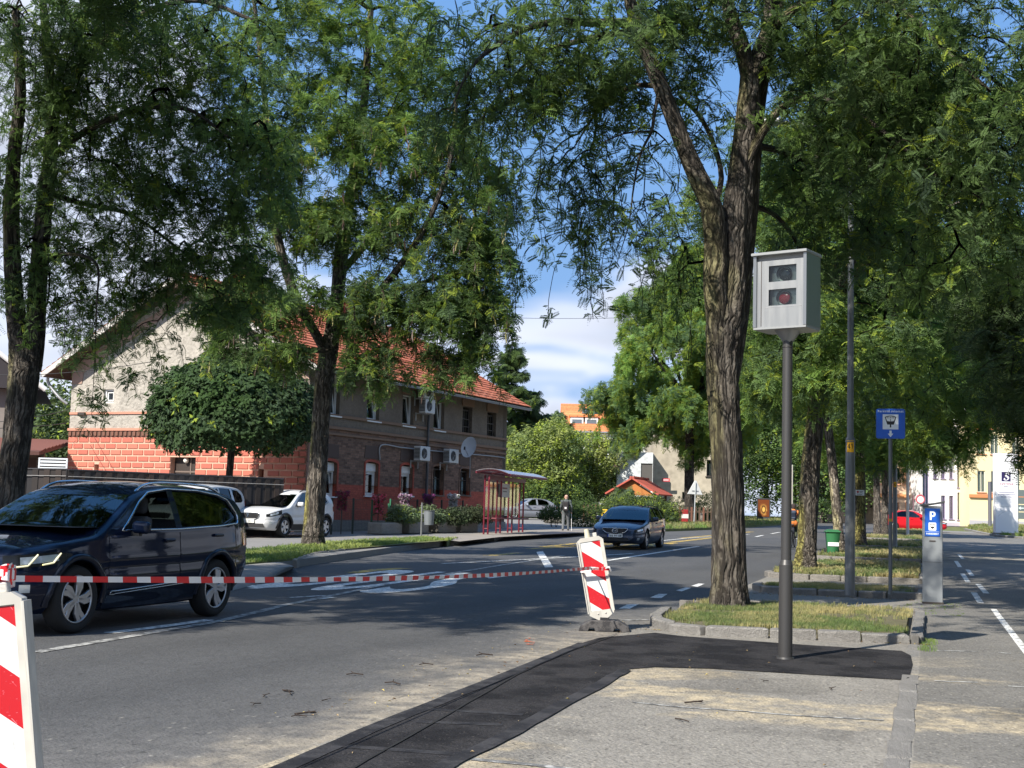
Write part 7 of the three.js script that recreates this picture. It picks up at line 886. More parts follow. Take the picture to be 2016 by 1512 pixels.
function barrier(label, base, yaw, lean, lampTop) {
  const t = thing('barrier_board', label, 'barrier board', base, yaw, 'red and white barrier boards'); const W = 0.26, H = 1.02, y0 = 0.16, dp = 0.075, q = new THREE.Group(); q.name = 'board'; q.rotation.z = lean; t.add(q);
  const o = [[-W / 2 - 0.02, 0.10], [0, 0], [W / 2 + 0.02, 0.10], [W / 2 + 0.02, H - 0.03], [W / 2 - 0.02, H], [-W / 2 + 0.02, H], [-W / 2 - 0.02, H - 0.03]].map(([x, y]) => [x, y + y0 - 0.06]);
  const frame = holeWall(o, [rectH(0, W - 0.02, y0 + 0.08, y0 + H - 0.11)], dp).translate(0, 0, -dp / 2); part('housing', [frame, box(W, H - 0.16, dp - 0.02, 0, y0 + H / 2 - 0.02, 0)], mPlasticW, q);
  const face = new THREE.PlaneGeometry(W - 0.024, H - 0.20).translate(0, y0 + H / 2 - 0.015, dp / 2 - 0.008); part('striped_face', face, mBoard, q); part('striped_face', new THREE.PlaneGeometry(W - 0.024, H - 0.20).rotateY(Math.PI).translate(0, y0 + H / 2 - 0.015, -dp / 2 + 0.008), mBoard, q);
  part('edge_flange', [box(0.012, H - 0.16, dp + 0.03, W / 2 + 0.026, y0 + H / 2 - 0.02, 0), box(0.012, H - 0.16, dp + 0.03, -W / 2 - 0.026, y0 + H / 2 - 0.02, 0)], mPlasticW, q);
  part('top_stub', [cyl(0.028, 0.034, 0.10, -0.02, y0 + H - 0.01, 0, 14), cyl(0.034, 0.034, 0.02, -0.02, y0 + H - 0.05, 0, 14)], M([0.62, 0.58, 0.44], 0.6), q); part('lug', rbox(0.05, 0.05, 0.05, 0.01, 0.07, y0 + H - 0.04, 0), mPlasticW, q);
  for (const x of [-0.04, 0.05]) part('stud', new THREE.SphereGeometry(0.011, 8, 6).translate(x, y0 + 0.045, dp / 2), M([0.45, 0.43, 0.4], 0.5), q);
  part('foot_plate', [extr([[-0.30, 0], [-0.20, 0], [-0.18, 0.04], [-0.12, 0.04], [-0.10, 0], [0.10, 0], [0.12, 0.04], [0.18, 0.04], [0.20, 0], [0.30, 0], [0.28, 0.05], [0.16, 0.115], [-0.16, 0.115], [-0.28, 0.05]], 0.30, 0.008).translate(0, 0, -0.15)], new THREE.MeshStandardMaterial({ map: scaled(newTex, 3), roughness: 0.85, color: new THREE.Color(1.8, 1.75, 1.7) }), t); part('socket', box(0.11, 0.04, 0.11, 0, 0.135, 0), mBlackPl, t);
  return { t, q };
}
const bFar = P(1190, 1241, 0.004), farB = barrier('tilted red and white barrier board standing beside the grass island', bFar, YAW - 0.08, 0.185);
const bNearTop = at(27, 1168, 5.4), bNear = V(bNearTop.x + 0.05, 0.004, bNearTop.z), nearB = barrier('close red and white barrier board cut off by the picture edge, tape tied on top', V(bNear.x, 0.004, bNear.z), YAW + 0.06, 0.135);
{ const need = bNearTop.y - (0.16 + 1.02 - 0.06); nearB.q.position.y += need; nearB.t.userData.lift = need; delete nearB.t.userData.lift; }
{
  const tapePrint = print(64, 1024, (g, w, h) => { for (let i = 0; i < 8; i++) { g.fillStyle = i % 2 ? '#eceaea' : '#d4121f'; g.fillRect(0, i * h / 8, w, h / 8 + 1); } }); tapePrint.wrapS = tapePrint.wrapT = THREE.RepeatWrapping; const mTape = new THREE.MeshStandardMaterial({ map: tapePrint, roughness: 0.45, side: THREE.DoubleSide });
  const A = at(12, 1139, 5.4), B = at(1164, 1118, depthOf(bFar) - 0.03), n = 90, pos = [], uv = [], idx = []; for (let i = 0; i <= n; i++) { const u = i / n, p = A.clone().lerp(B, u); p.y -= 0.085 * 4 * u * (1 - u) * 0.6; const tw = 0.25 * Math.sin(u * 9) + (i > 40 ? 0.5 * Math.sin(u * 23) : 0), hw = 0.0125 + 0.006 * vnoise(u * 14, 1, 5); pos.push(p.x, p.y + hw * Math.cos(tw), p.z + hw * Math.sin(tw), p.x, p.y - hw * Math.cos(tw), p.z - hw * Math.sin(tw)); const L = u * A.distanceTo(B); uv.push(0, L / 0.98, 1, L / 0.98); if (i) idx.push(2 * i - 2, 2 * i - 1, 2 * i, 2 * i, 2 * i - 1, 2 * i + 1); }
  const g = new THREE.BufferGeometry(); g.setAttribute('position', new THREE.Float32BufferAttribute(pos, 3)); g.setAttribute('uv', new THREE.Float32BufferAttribute(uv, 2)); g.setIndex(idx); g.computeVertexNormals();
  const t = thing('barrier_tape', 'red and white barrier tape stretched between the two barrier boards', 'tape', [0, 0, 0]); part('strand', g, mTape, t);
  // wrapped turns at both ends, and a loose tail
  const wrap = (c, yaw, lean, w, d, turns, hgt, seedN) => { seed(seedN); const pp = [], uu = [], ii = []; const N = turns * 24; for (let i = 0; i <= N; i++) { const a = i / 24 * 6.283, f = Math.max(Math.abs(Math.cos(a)), Math.abs(Math.sin(a))), x = Math.cos(a) / f * w, z = Math.sin(a) / f * d, y = (vnoise(i * 0.12, seedN, 3) - 0.5) * hgt, h = 0.010 + 0.012 * vnoise(i * 0.3, 2, 4); const v = V(x, y, z).applyAxisAngle(V(0, 0, 1), lean).applyAxisAngle(V(0, 1, 0), yaw).add(c); pp.push(v.x, v.y + h, v.z, v.x, v.y - h, v.z); uu.push(0, i * 0.05, 1, i * 0.05); if (i) ii.push(2 * i - 2, 2 * i - 1, 2 * i, 2 * i, 2 * i - 1, 2 * i + 1); } const q = new THREE.BufferGeometry(); q.setAttribute('position', new THREE.Float32BufferAttribute(pp, 3)); q.setAttribute('uv', new THREE.Float32BufferAttribute(uu, 2)); q.setIndex(ii); q.computeVertexNormals(); part('knot', q, mTape, t); };
  wrap(at(1172, 1121, depthOf(bFar)), YAW - 0.08, 0.125, 0.175, 0.055, 3, 0.07, 3); wrap(at(2, 1133, 5.4), YAW, 0.07, 0.045, 0.045, 4, 0.08, 5); wrap(at(-3, 1150, 5.42), YAW, 0.07, 0.05, 0.05, 2, 0.05, 8);
  part('loose_tail', tubePath([at(1193, 1119, depthOf(bFar) - 0.06), at(1199, 1117, depthOf(bFar) - 0.1), at(1203, 1124, depthOf(bFar) - 0.08)], 0.012, 5, 10), M([0.75, 0.74, 0.73], 0.5), t);
}
// --- lamp posts
function lampPost(label, px, py, dy, rows, dias, mat, tag_, tagRow) {
  const b = P(px, py, dy), D = depthOf(b), t = thing('lamp_post', label, 'lamp post', b), h = rows.map((r) => upTo(b, r)); let y = 0; h.forEach((hh, i) => { const r0 = dias[i][0] / 2 * D / FOCAL, r1 = dias[i][1] / 2 * D / FOCAL; part(i ? 'upper_pole' : 'lower_pole', cyl(r1, r0, hh - y, 0, (hh + y) / 2, 0, 20), mat, t); if (i < h.length - 1) part('collar', cyl(r1 * 0.9, r1 * 1.12, 0.08, 0, hh, 0, 20), mat, t); y = hh; });
  part('door_plate', new THREE.CylinderGeometry(dias[0][0] / 2 * D / FOCAL + 0.004, dias[0][0] / 2 * D / FOCAL + 0.004, 0.4, 12, 1, true, YAW - 0.4, 0.8).translate(0, 0.75, 0), mat, t);
  if (h.at(-1) > 5) { part('lamp_arm', tubePath([V(0, y, 0), V(-0.2, y + 0.6, 0), V(-1.2, y + 0.9, 0)], 0.04, 8, 16), mat, t); part('lamp_head', rbox(0.7, 0.12, 0.25, 0.05, -1.5, y + 0.9, 0), mMetal, t); }
  if (tag_) { const yT = upTo(b, tagRow), r = dias[0][1] / 2 * D / FOCAL; const tg = part('number_tag', new THREE.CylinderGeometry(r + 0.005, r + 0.005, 0.20, 14, 1, true, YAW - 0.95, 1.5).translate(0, yT, 0), new THREE.MeshStandardMaterial({ map: print(128, 160, (g, w, hh) => { g.fillStyle = '#f0b21e'; g.fillRect(0, 0, w, hh); g.fillStyle = '#14110c'; g.font = 'bold 96px sans-serif'; g.textAlign = 'center'; g.textBaseline = 'middle'; g.fillText(tag_, w / 2, hh / 2); }), roughness: 0.6 }), t, 'yellow number tag'); }
  return t;
}
lampPost('grey steel lamp post with yellow tag 41 on the narrow island', 1673, 1172, KERB - 0.02, [866, 330], [[20, 18], [13, 11]], mGalv, '41', 879);
lampPost('slimmer lamp post with a small yellow tag behind the parking sign', 1762, 1078, KERB - 0.02, [880, 640], [[9, 8], [7, 6]], mGalv, '42', 954);
lampPost('thin white pole with a yellow band before the red car', 1787, 1055, 0.02, [900], [[6, 5]], M([0.62, 0.6, 0.58], 0.6), null);
lampPost('thin bare pole standing far behind the cyclist', 1559, 1030, 0.1, [915], [[4, 3]], M([0.45, 0.42, 0.36], 0.8), null);
lampPost('slender dark post before the white sign pillar', 1949, 1040, 0.1, [948], [[7, 7]], M([0.12, 0.12, 0.14], 0.6), null);
// --- parking machine sign
const meterIcon = (g, cx, cy, s) => { g.fillStyle = '#101010'; g.beginPath(); g.moveTo(cx - s, cy - s * 0.75); g.quadraticCurveTo(cx, cy - s * 1.25, cx + s, cy - s * 0.75); g.lineTo(cx + s * 0.55, cy + s * 0.6); g.lineTo(cx - s * 0.55, cy + s * 0.6); g.fill(); g.fillRect(cx - s * 0.12, cy + s * 0.5, s * 0.24, s * 0.6); g.fillStyle = '#f2f3f2'; g.beginPath(); g.moveTo(cx - s * 0.82, cy - s * 0.66); g.quadraticCurveTo(cx, cy - s * 1.08, cx + s * 0.82, cy - s * 0.66); g.lineTo(cx + s * 0.6, cy - s * 0.05); g.quadraticCurveTo(cx, cy + s * 0.1, cx - s * 0.6, cy - s * 0.05); g.fill(); g.fillStyle = '#101010'; for (let k = -2; k <= 2; k++) g.fillRect(cx + k * s * 0.28 - s * 0.05, cy - s * 0.78, s * 0.1, s * 0.26); g.fillRect(cx - s * 0.03, cy - s * 0.4, s * 0.08, s * 0.5); };
{
  const b = P(1753, 1170, KERB - 0.02), D = depthOf(b), t = thing('parking_sign', 'blue parking machine sign with white pictogram and arrow on a grey pole', 'sign', b, YAW - 0.25), y0 = upTo(b, 864), y1 = upTo(b, 805), w = 0.49, h = y1 - y0;
  part('pole', [cyl(0.033, 0.033, y1 - 0.05, 0, (y1 - 0.05) / 2, 0, 14)], mGalv, t);
  const s = new THREE.Shape(); const r = 0.05; s.moveTo(-w / 2 + r, 0); s.lineTo(w / 2 - r, 0); s.quadraticCurveTo(w / 2, 0, w / 2, r); s.lineTo(w / 2, h - r); s.quadraticCurveTo(w / 2, h, w / 2 - r, h); s.lineTo(-w / 2 + r, h); s.quadraticCurveTo(-w / 2, h, -w / 2, h - r); s.lineTo(-w / 2, r); s.quadraticCurveTo(-w / 2, 0, -w / 2 + r, 0);
  const pl = part('panel', new THREE.ExtrudeGeometry(s, { depth: 0.012, bevelEnabled: false }).translate(0, y0, 0.036), M([0.03, 0.12, 0.50], 0.4), t);
  const tx = print(512, Math.round(512 * h / w), (g, W, H) => { g.fillStyle = '#0b5fd0'; g.fillRect(0, 0, W, H); g.fillStyle = '#eef3f8'; g.font = 'bold 56px sans-serif'; g.textAlign = 'center'; g.fillText('Parkirni avtomat', W / 2, 68, W - 50); g.fillRect(W * 0.23, H * 0.19, W * 0.54, H * 0.50); meterIcon(g, W / 2, H * 0.42, W * 0.20); g.fillStyle = '#eef3f8'; g.fillRect(W / 2 - 20, H * 0.73, 40, H * 0.12); g.beginPath(); g.moveTo(W / 2 - 50, H * 0.83); g.lineTo(W / 2 + 50, H * 0.83); g.lineTo(W / 2, H * 0.95); g.fill(); });
  part('sign_print', new THREE.ShapeGeometry((() => { const q = new THREE.Shape(); q.moveTo(-w / 2 + 0.012, 0.012); q.lineTo(w / 2 - 0.012, 0.012); q.lineTo(w / 2 - 0.012, h - 0.012); q.lineTo(-w / 2 + 0.012, h - 0.012); return q; })()).translate(0, y0, 0.0505), new THREE.MeshStandardMaterial({ map: tx, roughness: 0.35 }), pl);
  { const g = pl.children[0].geometry, p = g.attributes.position, uv = g.attributes.uv; for (let i = 0; i < p.count; i++) uv.setXY(i, (p.getX(i) + w / 2) / w, (p.getY(i) - y0) / h); }
  part('clamp', [box(0.09, 0.03, 0.05, 0, y0 + 0.1, 0.02), box(0.09, 0.03, 0.05, 0, y1 - 0.14, 0.02)], mMetal, t); part('sticker', cyl(0.0345, 0.0345, 0.05, 0, upTo(b, 1024), 0, 14), M([0.6, 0.38, 0.06], 0.6), t);
}
// --- parking meter
{
  const b = P(1836, 1188, 0.006), t = thing('parking_meter', 'grey parking ticket machine with blue P panel beside the path', 'parking meter', b, YAW - 0.30), H = upTo(b, 994), w = 0.325, d = 0.24;
  part('housing', [rbox(w, H - 0.02, d, 0.012, 0, (H - 0.02) / 2, 0, 3)], M([0.25, 0.27, 0.285], 0.45, { metalness: 0.3 }), t);
  const lid = [[-w / 2 - 0.025, 0], [w / 2 + 0.03, 0.07], [w / 2 + 0.035, 0.095], [0.02, 0.055], [-w / 2 - 0.03, 0.03]]; part('lid', extr(lid, d + 0.07, 0.006).translate(0, H - 0.03, -d / 2 - 0.03), M([0.10, 0.105, 0.11], 0.5, { metalness: 0.4 }), t);
  const ph = 0.47, pw = 0.245, py = H - 0.06 - ph / 2; const bp = part('info_panel', rbox(pw, ph, 0.014, 0.005, 0, py, d / 2 + 0.004), M([0.02, 0.10, 0.42], 0.35), t);
  part('panel_print', new THREE.PlaneGeometry(pw - 0.01, ph - 0.01).translate(0, py, d / 2 + 0.0125), new THREE.MeshStandardMaterial({ map: print(384, 736, (g, W, Hh) => { g.fillStyle = '#1457b8'; g.fillRect(0, 0, W, Hh); g.fillStyle = '#f2f4f4'; g.font = 'bold 330px sans-serif'; g.textAlign = 'center'; g.textBaseline = 'middle'; g.fillText('P', W / 2, 190); g.beginPath(); g.roundRect(W * 0.24, 372, W * 0.52, 210, 22); g.fill(); meterIcon(g, W / 2, 480, 72); g.fillStyle = '#cfd9ea'; g.fillRect(10, 612, W - 20, 8); g.fillStyle = '#f2f4f4'; g.font = 'bold 62px sans-serif'; g.fillText('PARKOMAT', W / 2, 672, W - 30); }), roughness: 0.4 }), bp);
  part('plinth', box(w + 0.02, 0.03, d + 0.02, 0, 0.015, 0), mDarkFrame, t); part('coin_slot', box(0.10, 0.02, 0.01, 0, py - 0.31, d / 2 + 0.004), mDarkFrame, t); part('door_seam', box(w - 0.04, 0.004, 0.003, 0, H * 0.42, d / 2 + 0.0015), mDarkFrame, t);
}
// --- white pillar sign, direction board
{
  const b = V(...P(1980, 1053, 0.1).toArray()), D = depthOf(b), t = thing('sign_pillar', 'tall white sign pillar with purple square logo across the side street', 'sign', b, YAW), H = upTo(b, 893), w = 45 * D / FOCAL; part('pillar', rbox(w, H, 0.4, 0.03, 0, H / 2, 0), M([0.80, 0.80, 0.82], 0.5), t);
  part('sign_print', new THREE.PlaneGeometry(w - 0.06, H - 0.06).translate(0, H / 2, 0.203), new THREE.MeshStandardMaterial({ roughness: 0.5, map: print(320, Math.round(320 * H / w), (g, W, Hh) => { g.fillStyle = '#e9e9ee'; g.fillRect(0, 0, W, Hh); const s = W * 0.42, y = Hh * 0.225; g.fillStyle = '#2a2050'; g.fillRect(W * 0.27, y, s, s); g.fillStyle = '#f0f0f4'; g.font = 'italic bold 150px serif'; g.textAlign = 'center'; g.textBaseline = 'middle'; g.fillText('S', W * 0.27 + s / 2, y + s / 2); g.fillStyle = '#8c3450'; g.font = 'bold 46px sans-serif'; g.fillText('SVETOVA', W / 2, Hh * 0.375, W * 0.86); g.fillStyle = '#6a6480'; g.fillRect(W * 0.36, Hh * 0.40, W * 0.2, 10); g.fillStyle = '#8a8aa0'; for (const [q, l] of [[0.475, 0.7], [0.502, 0.8], [0.53, 0.5]]) g.fillRect(W * (0.5 - l / 2), Hh * q, W * l, 13); g.strokeStyle = '#b4b4bc'; g.lineWidth = 4; g.beginPath(); g.moveTo(W * 0.14, Hh * 0.69); g.lineTo(W * 0.14, Hh * 0.655); g.lineTo(W * 0.86, Hh * 0.655); g.stroke(); g.beginPath(); g.moveTo(W * 0.1, Hh * 0.78); g.quadraticCurveTo(W * 0.5, Hh * 0.66, W * 0.92, Hh * 0.74); g.stroke(); }) }), t); part('foot', box(w + 0.1, 0.12, 0.5, 0, 0.06, 0), mConcrete, t);
  const c = at(2020, 1000, 99); c.y = groundY(c.z); const t2 = thing('direction_board', 'grey direction board with white arrow at the picture edge', 'sign', c, YAW); for (let k = 0; k < 4; k++) part('panel', box(1.5, 0.5, 0.05, 0, 1.2 + k * 0.56, 0), M([0.13, 0.16, 0.16], 0.5), t2); part('post', box(0.1, 3.4, 0.1, -0.6, 1.7, -0.08), mMetal, t2); part('post', box(0.1, 3.4, 0.1, 0.6, 1.7, -0.08), mMetal, t2); part('arrow', extr([[-0.25, 0], [-0.05, 0.13], [-0.05, 0.04], [0.2, 0.04], [0.2, -0.04], [-0.05, -0.04], [-0.05, -0.13]], 0.01).translate(-0.35, 1.2 + 0.56, 0.03), M([0.6, 0.7, 0.7], 0.5), t2);
}
// --- small signs
{
  const b = P(1366, 1036, 0.15), D = depthOf(b), t = thing('triangular_sign', 'back of a triangular traffic sign on a slightly leaning pole', 'traffic sign', b, YAW + 0.15), y0 = upTo(b, 973), y1 = upTo(b, 950); t.rotation.z = -0.03; part('pole', cyl(0.035, 0.035, y1, 0, y1 / 2, 0, 10), M([0.45, 0.48, 0.48], 0.5, { metalness: 0.3 }), t); part('plate', extr([[-0.47, 0], [0.47, 0], [0.05, 0.82], [-0.05, 0.82]], 0.02, 0.01).translate(0, y0, -0.07), M([0.62, 0.63, 0.63], 0.55, { metalness: 0.15 }), t); part('bracket', box(0.4, 0.05, 0.03, 0, y0 + 0.2, -0.03), mMetal, t);
  const c = at(1693, 970, depthOf(P(1693, 1072, KERB)) - 0.42); const n = thing('notice_plate', 'small white notice fixed to the mossy tree trunk', 'sign', c, YAW); part('plate', rbox(0.34, 0.215, 0.012, 0.004), M([0.78, 0.78, 0.78], 0.4), n); part('notice_print', new THREE.PlaneGeometry(0.33, 0.205).translate(0, 0, 0.0075), new THREE.MeshStandardMaterial({ roughness: 0.5, map: print(256, 160, (g, W, H) => { g.fillStyle = '#f0f0f0'; g.fillRect(0, 0, W, H); g.fillStyle = '#b02028'; g.beginPath(); g.arc(62, 58, 34, 0, 7); g.fill(); g.fillStyle = '#404048'; g.fillRect(112, 40, 110, 16); g.fillRect(112, 66, 90, 12); g.fillRect(26, 110, 200, 12); g.fillRect(26, 130, 160, 10); }) }), n);
  const q = P(1503, 1026, 0.15), w = 26 * depthOf(q) / FOCAL, H = upTo(q, 981), bb = thing('poster_stand', 'glass poster stand with a glowing brown and orange poster', 'billboard', q, YAW - 0.1); part('frame', [box(w, 0.1, 0.14, 0, H - 0.05, 0), box(w, 0.35, 0.16, 0, 0.175, 0), box(0.08, H - 0.44, 0.14, -w / 2 + 0.04, H / 2 + 0.125, 0), box(0.08, H - 0.44, 0.14, w / 2 - 0.04, H / 2 + 0.125, 0)], M([0.05, 0.05, 0.055], 0.4), bb); part('poster', new THREE.PlaneGeometry(w - 0.18, H - 0.5).translate(0, H / 2 + 0.13, 0.05), new THREE.MeshStandardMaterial({ roughness: 0.3, map: tex(96, 128, (u, v) => { const r = Math.hypot((u - 0.5) * 1.2, (v - 0.42)), n = fbm(u * 8, v * 8, 4, 431); return mix3(mix3([0.16, 0.045, 0.012], [0.75, 0.42, 0.10], sst(0.45, 0.08, r + 0.25 * (n - 0.5))), [0.05, 0.02, 0.01], sst(0.1, 0.0, Math.abs(r - 0.2))); }, true, false) }), bb); part('poster_backing', box(w - 0.1, H - 0.4, 0.04, 0, H / 2 + 0.13, 0), mDarkFrame, bb);
  const rs = P(1812, 1040, 0.1), rt = thing('round_sign', 'round red rimmed traffic sign before the peach building', 'traffic sign', rs, YAW), ry = upTo(rs, 983); part('pole', cyl(0.04, 0.04, ry + 0.3, -0.5, (ry + 0.3) / 2, -0.03, 8), M([0.2, 0.1, 0.12], 0.6), rt); part('arm', box(0.5, 0.05, 0.04, -0.25, ry, -0.03), M([0.35, 0.1, 0.1], 0.6), rt); part('rim', new THREE.TorusGeometry(0.30, 0.05, 8, 24).translate(0, ry, 0), M([0.55, 0.08, 0.1], 0.5), rt); part('disc', cyl(0.28, 0.28, 0.02, 0, 0, 0, 24).rotateX(Math.PI / 2).translate(0, ry, 0), M([0.75, 0.7, 0.7], 0.5), rt);
  const yp = P(1189, 1036, 0.15), yt = thing('yellow_post', 'short yellow marker post beside the clipped bush', 'post', yp, YAW), yh = upTo(yp, 1004); part('post', rbox(0.30, yh, 0.2, 0.03, 0, yh / 2, 0), M([0.62, 0.42, 0.02], 0.6), yt); part('cap', rbox(0.34, 0.08, 0.24, 0.02, 0, yh, 0), M([0.66, 0.46, 0.04], 0.6), yt);
  const rp = P(1348, 1034, 0.15), rb = thing('red_letter_box', 'small red box on a short post beside the far tree', 'post box', rp, YAW), rh = upTo(rp, 1003); part('post', box(0.22, rh - 0.7, 0.12, 0, (rh - 0.7) / 2, 0), M([0.5, 0.5, 0.46], 0.8), rb); part('box', rbox(0.4, 0.8, 0.3, 0.05, 0, rh - 0.4, 0), M([0.28, 0.02, 0.02], 0.5), rb); part('band', box(0.41, 0.26, 0.31, 0, rh - 0.42, 0), M([0.65, 0.6, 0.58], 0.6), rb);
  const G = 'stone bollards by the far hedge'; const bl = P(1381, 1031, 0.15), bo = thing('stone_bollard', 'first of three pale stone bollards, nearest the triangular sign', 'bollard', bl, 0, G); part('shaft', cyl(0.17, 0.19, 0.55, 0, 0.275, 0, 14), mConcrete, bo); part('cap', new THREE.SphereGeometry(0.17, 14, 8, 0, 6.3, 0, 1.6).translate(0, 0.55, 0), mConcrete, bo); dup(bo, 'middle one of three pale stone bollards by the hedge', P(1390, 1030, 0.15)); dup(bo, 'last of three pale stone bollards, beside the thick trunk', P(1397, 1029.5, 0.15));
}
// --- green bin
{ const b = P(1639, 1092, 0.1), D = depthOf(b), t = thing('wheelie_bin', 'green wheelie bin with a white paper stuck on its front', 'bin', b, YAW - 0.1), H = upTo(b, 1048), w = 0.40; const g = new THREE.CylinderGeometry(w * 0.72, w * 0.52, H, 4, 1).rotateY(Math.PI / 4).translate(0, H / 2, 0); part('bin_body', g, M([0.03, 0.16, 0.06], 0.55), t); part('lid', [rbox(w * 1.16, 0.06, w * 1.2, 0.03, 0, H + 0.02, 0), rbox(w * 0.9, 0.05, w * 0.8, 0.03, 0, H + 0.06, -0.03)], M([0.028, 0.15, 0.06], 0.5), t); part('notice', box(w * 0.82, 0.34, 0.01, 0, H * 0.62, w * 0.49).rotateX(-0.06), M([0.75, 0.76, 0.77], 0.8), t); part('wheel', cyl(0.1, 0.1, 0.05, 0, 0, 0, 16).rotateZ(Math.PI / 2).translate(0.2, 0.1, -0.2), mTyre, t); part('wheel', cyl(0.1, 0.1, 0.05, 0, 0, 0, 16).rotateZ(Math.PI / 2).translate(-0.2, 0.1, -0.2), mTyre, t); part('handle', bar(V(-0.18, H + 0.02, -0.3), V(0.18, H + 0.02, -0.3), 0.016), M([0.03, 0.14, 0.05], 0.5), t); }
// --- bus shelter
{
  const cols = [[956, 1052], [980.5, 1049.5], [1004, 1048.5], [1025, 1047.5]].map(([x, y]) => P(x, y, LEFT)), b = cols[0], dir = cols[3].clone().sub(b), L = Math.hypot(dir.x, dir.z), yaw = Math.atan2(dir.x, dir.z) + Math.PI, t = thing('bus_shelter', 'dark red tubular bus shelter with curved canopy and bench', 'bus shelter', V(b.x, b.y, b.z), yaw), H = upTo(b, 935), mRed = M([0.13, 0.008, 0.022], 0.45), w = 0.17;
  // local -Z runs along the shelter; +X towards the road
  const step = L / 3; for (let k = 0; k < 4; k++) { const z = -k * step; const fr = new THREE.Group(); fr.name = 'ladder_frame'; t.add(fr); for (const x of [-w / 2, w / 2]) part('post', cyl(0.035, 0.035, H, x, H / 2, z, 10), mRed, fr); for (const y of [0.22, 0.62, ...(k ? [] : [H - 0.45, H - 0.15])]) part('rung', bar(V(-w / 2, y, z), V(w / 2, y, z), 0.022, 8), mRed, fr); }
  const arc = []; for (let k = 0; k <= 10; k++) { const u = k / 10; arc.push([-0.35 + u * 1.35, H + 0.02 + 0.24 * Math.sin(Math.PI * (0.16 + 0.7 * u)) - 0.08 * u]); }
  for (const z of [0.25, -step * 0.95, -step * 2.05, -L - 0.2]) part('canopy_rib', tubePath(arc.map(([x, y]) => V(x, y - 0.05, z)), 0.032, 7, 24), mRed, t); const top = [...arc, ...arc.slice().reverse().map(([x, y]) => [x, y + 0.02])]; part('canopy', extr(top, L + 0.7).translate(0, 0, -L - 0.3), new THREE.MeshPhysicalMaterial({ color: 0xc9c2c6, roughness: 0.25, transmission: 0.75, thickness: 0 }), t);
  for (const i of [0, 10]) part('canopy_beam', bar(V(arc[i][0], arc[i][1] - 0.04, 0.3), V(arc[i][0], arc[i][1] - 0.04, -L - 0.25), 0.045, 8), mRed, t); part('header_beam', [box(0.06, 0.16, L + 0.2, w / 2 + 0.03, H - 0.1, -L / 2)], mRed, t);
  part('seat', rbox(0.40, 0.05, L * 0.95, 0.02, 0.18, 0.62, -L / 2), M([0.16, 0.03, 0.04], 0.5), t); for (let k = 0; k < 3; k++) part('pane', box(0.008, H - 1.0, step - 0.14, -w / 2, 0.75 + (H - 1.0) / 2, -(k + 0.5) * step), new THREE.MeshPhysicalMaterial({ color: 0xd5dcda, roughness: 0.04, transmission: 1, thickness: 0 }), t); part('timetable_board', [box(0.05, 0.55, 1.3, -0.02, H - 0.55, -step * 1.5)], M([0.55, 0.55, 0.53], 0.5), t); part('timetable_print', new THREE.PlaneGeometry(1.2, 0.45).rotateY(Math.PI / 2).translate(0.008, H - 0.55, -step * 1.5), new THREE.MeshStandardMaterial({ roughness: 0.5, map: print(256, 96, (g, W, Hh) => { g.fillStyle = '#c9cac6'; g.fillRect(0, 0, W, Hh); g.fillStyle = '#7d4a50'; g.fillRect(40, 22, 150, 14); g.fillStyle = '#6c6f70'; g.fillRect(60, 52, 120, 10); }) }), t);
}
// --- litter bin on a post
{ const b = P(829, 1059, LEFT + 0.03), t = thing('litter_bin', 'grey metal litter bin hung on a round post in the lawn', 'litter bin', b, YAW), H = upTo(b, 989), yb = upTo(b, 1033), yt = upTo(b, 1005); part('post', cyl(0.032, 0.032, H, 0, H / 2, 0, 12), mGalv, t); part('bucket', new THREE.CylinderGeometry(0.185, 0.15, yt - yb, 20, 1).translate(0.24, (yt + yb) / 2, 0), M([0.22, 0.24, 0.26], 0.5, { metalness: 0.4 }), t); part('rim', new THREE.TorusGeometry(0.185, 0.014, 6, 24).rotateX(Math.PI / 2).translate(0.24, yt, 0), M([0.08, 0.085, 0.09], 0.5), t); part('bracket', box(0.14, 0.04, 0.05, 0.06, yt - 0.1, 0), mMetal, t); part('pole_cap', cyl(0.036, 0.036, 0.03, 0, H, 0, 12), mDarkFrame, t); }
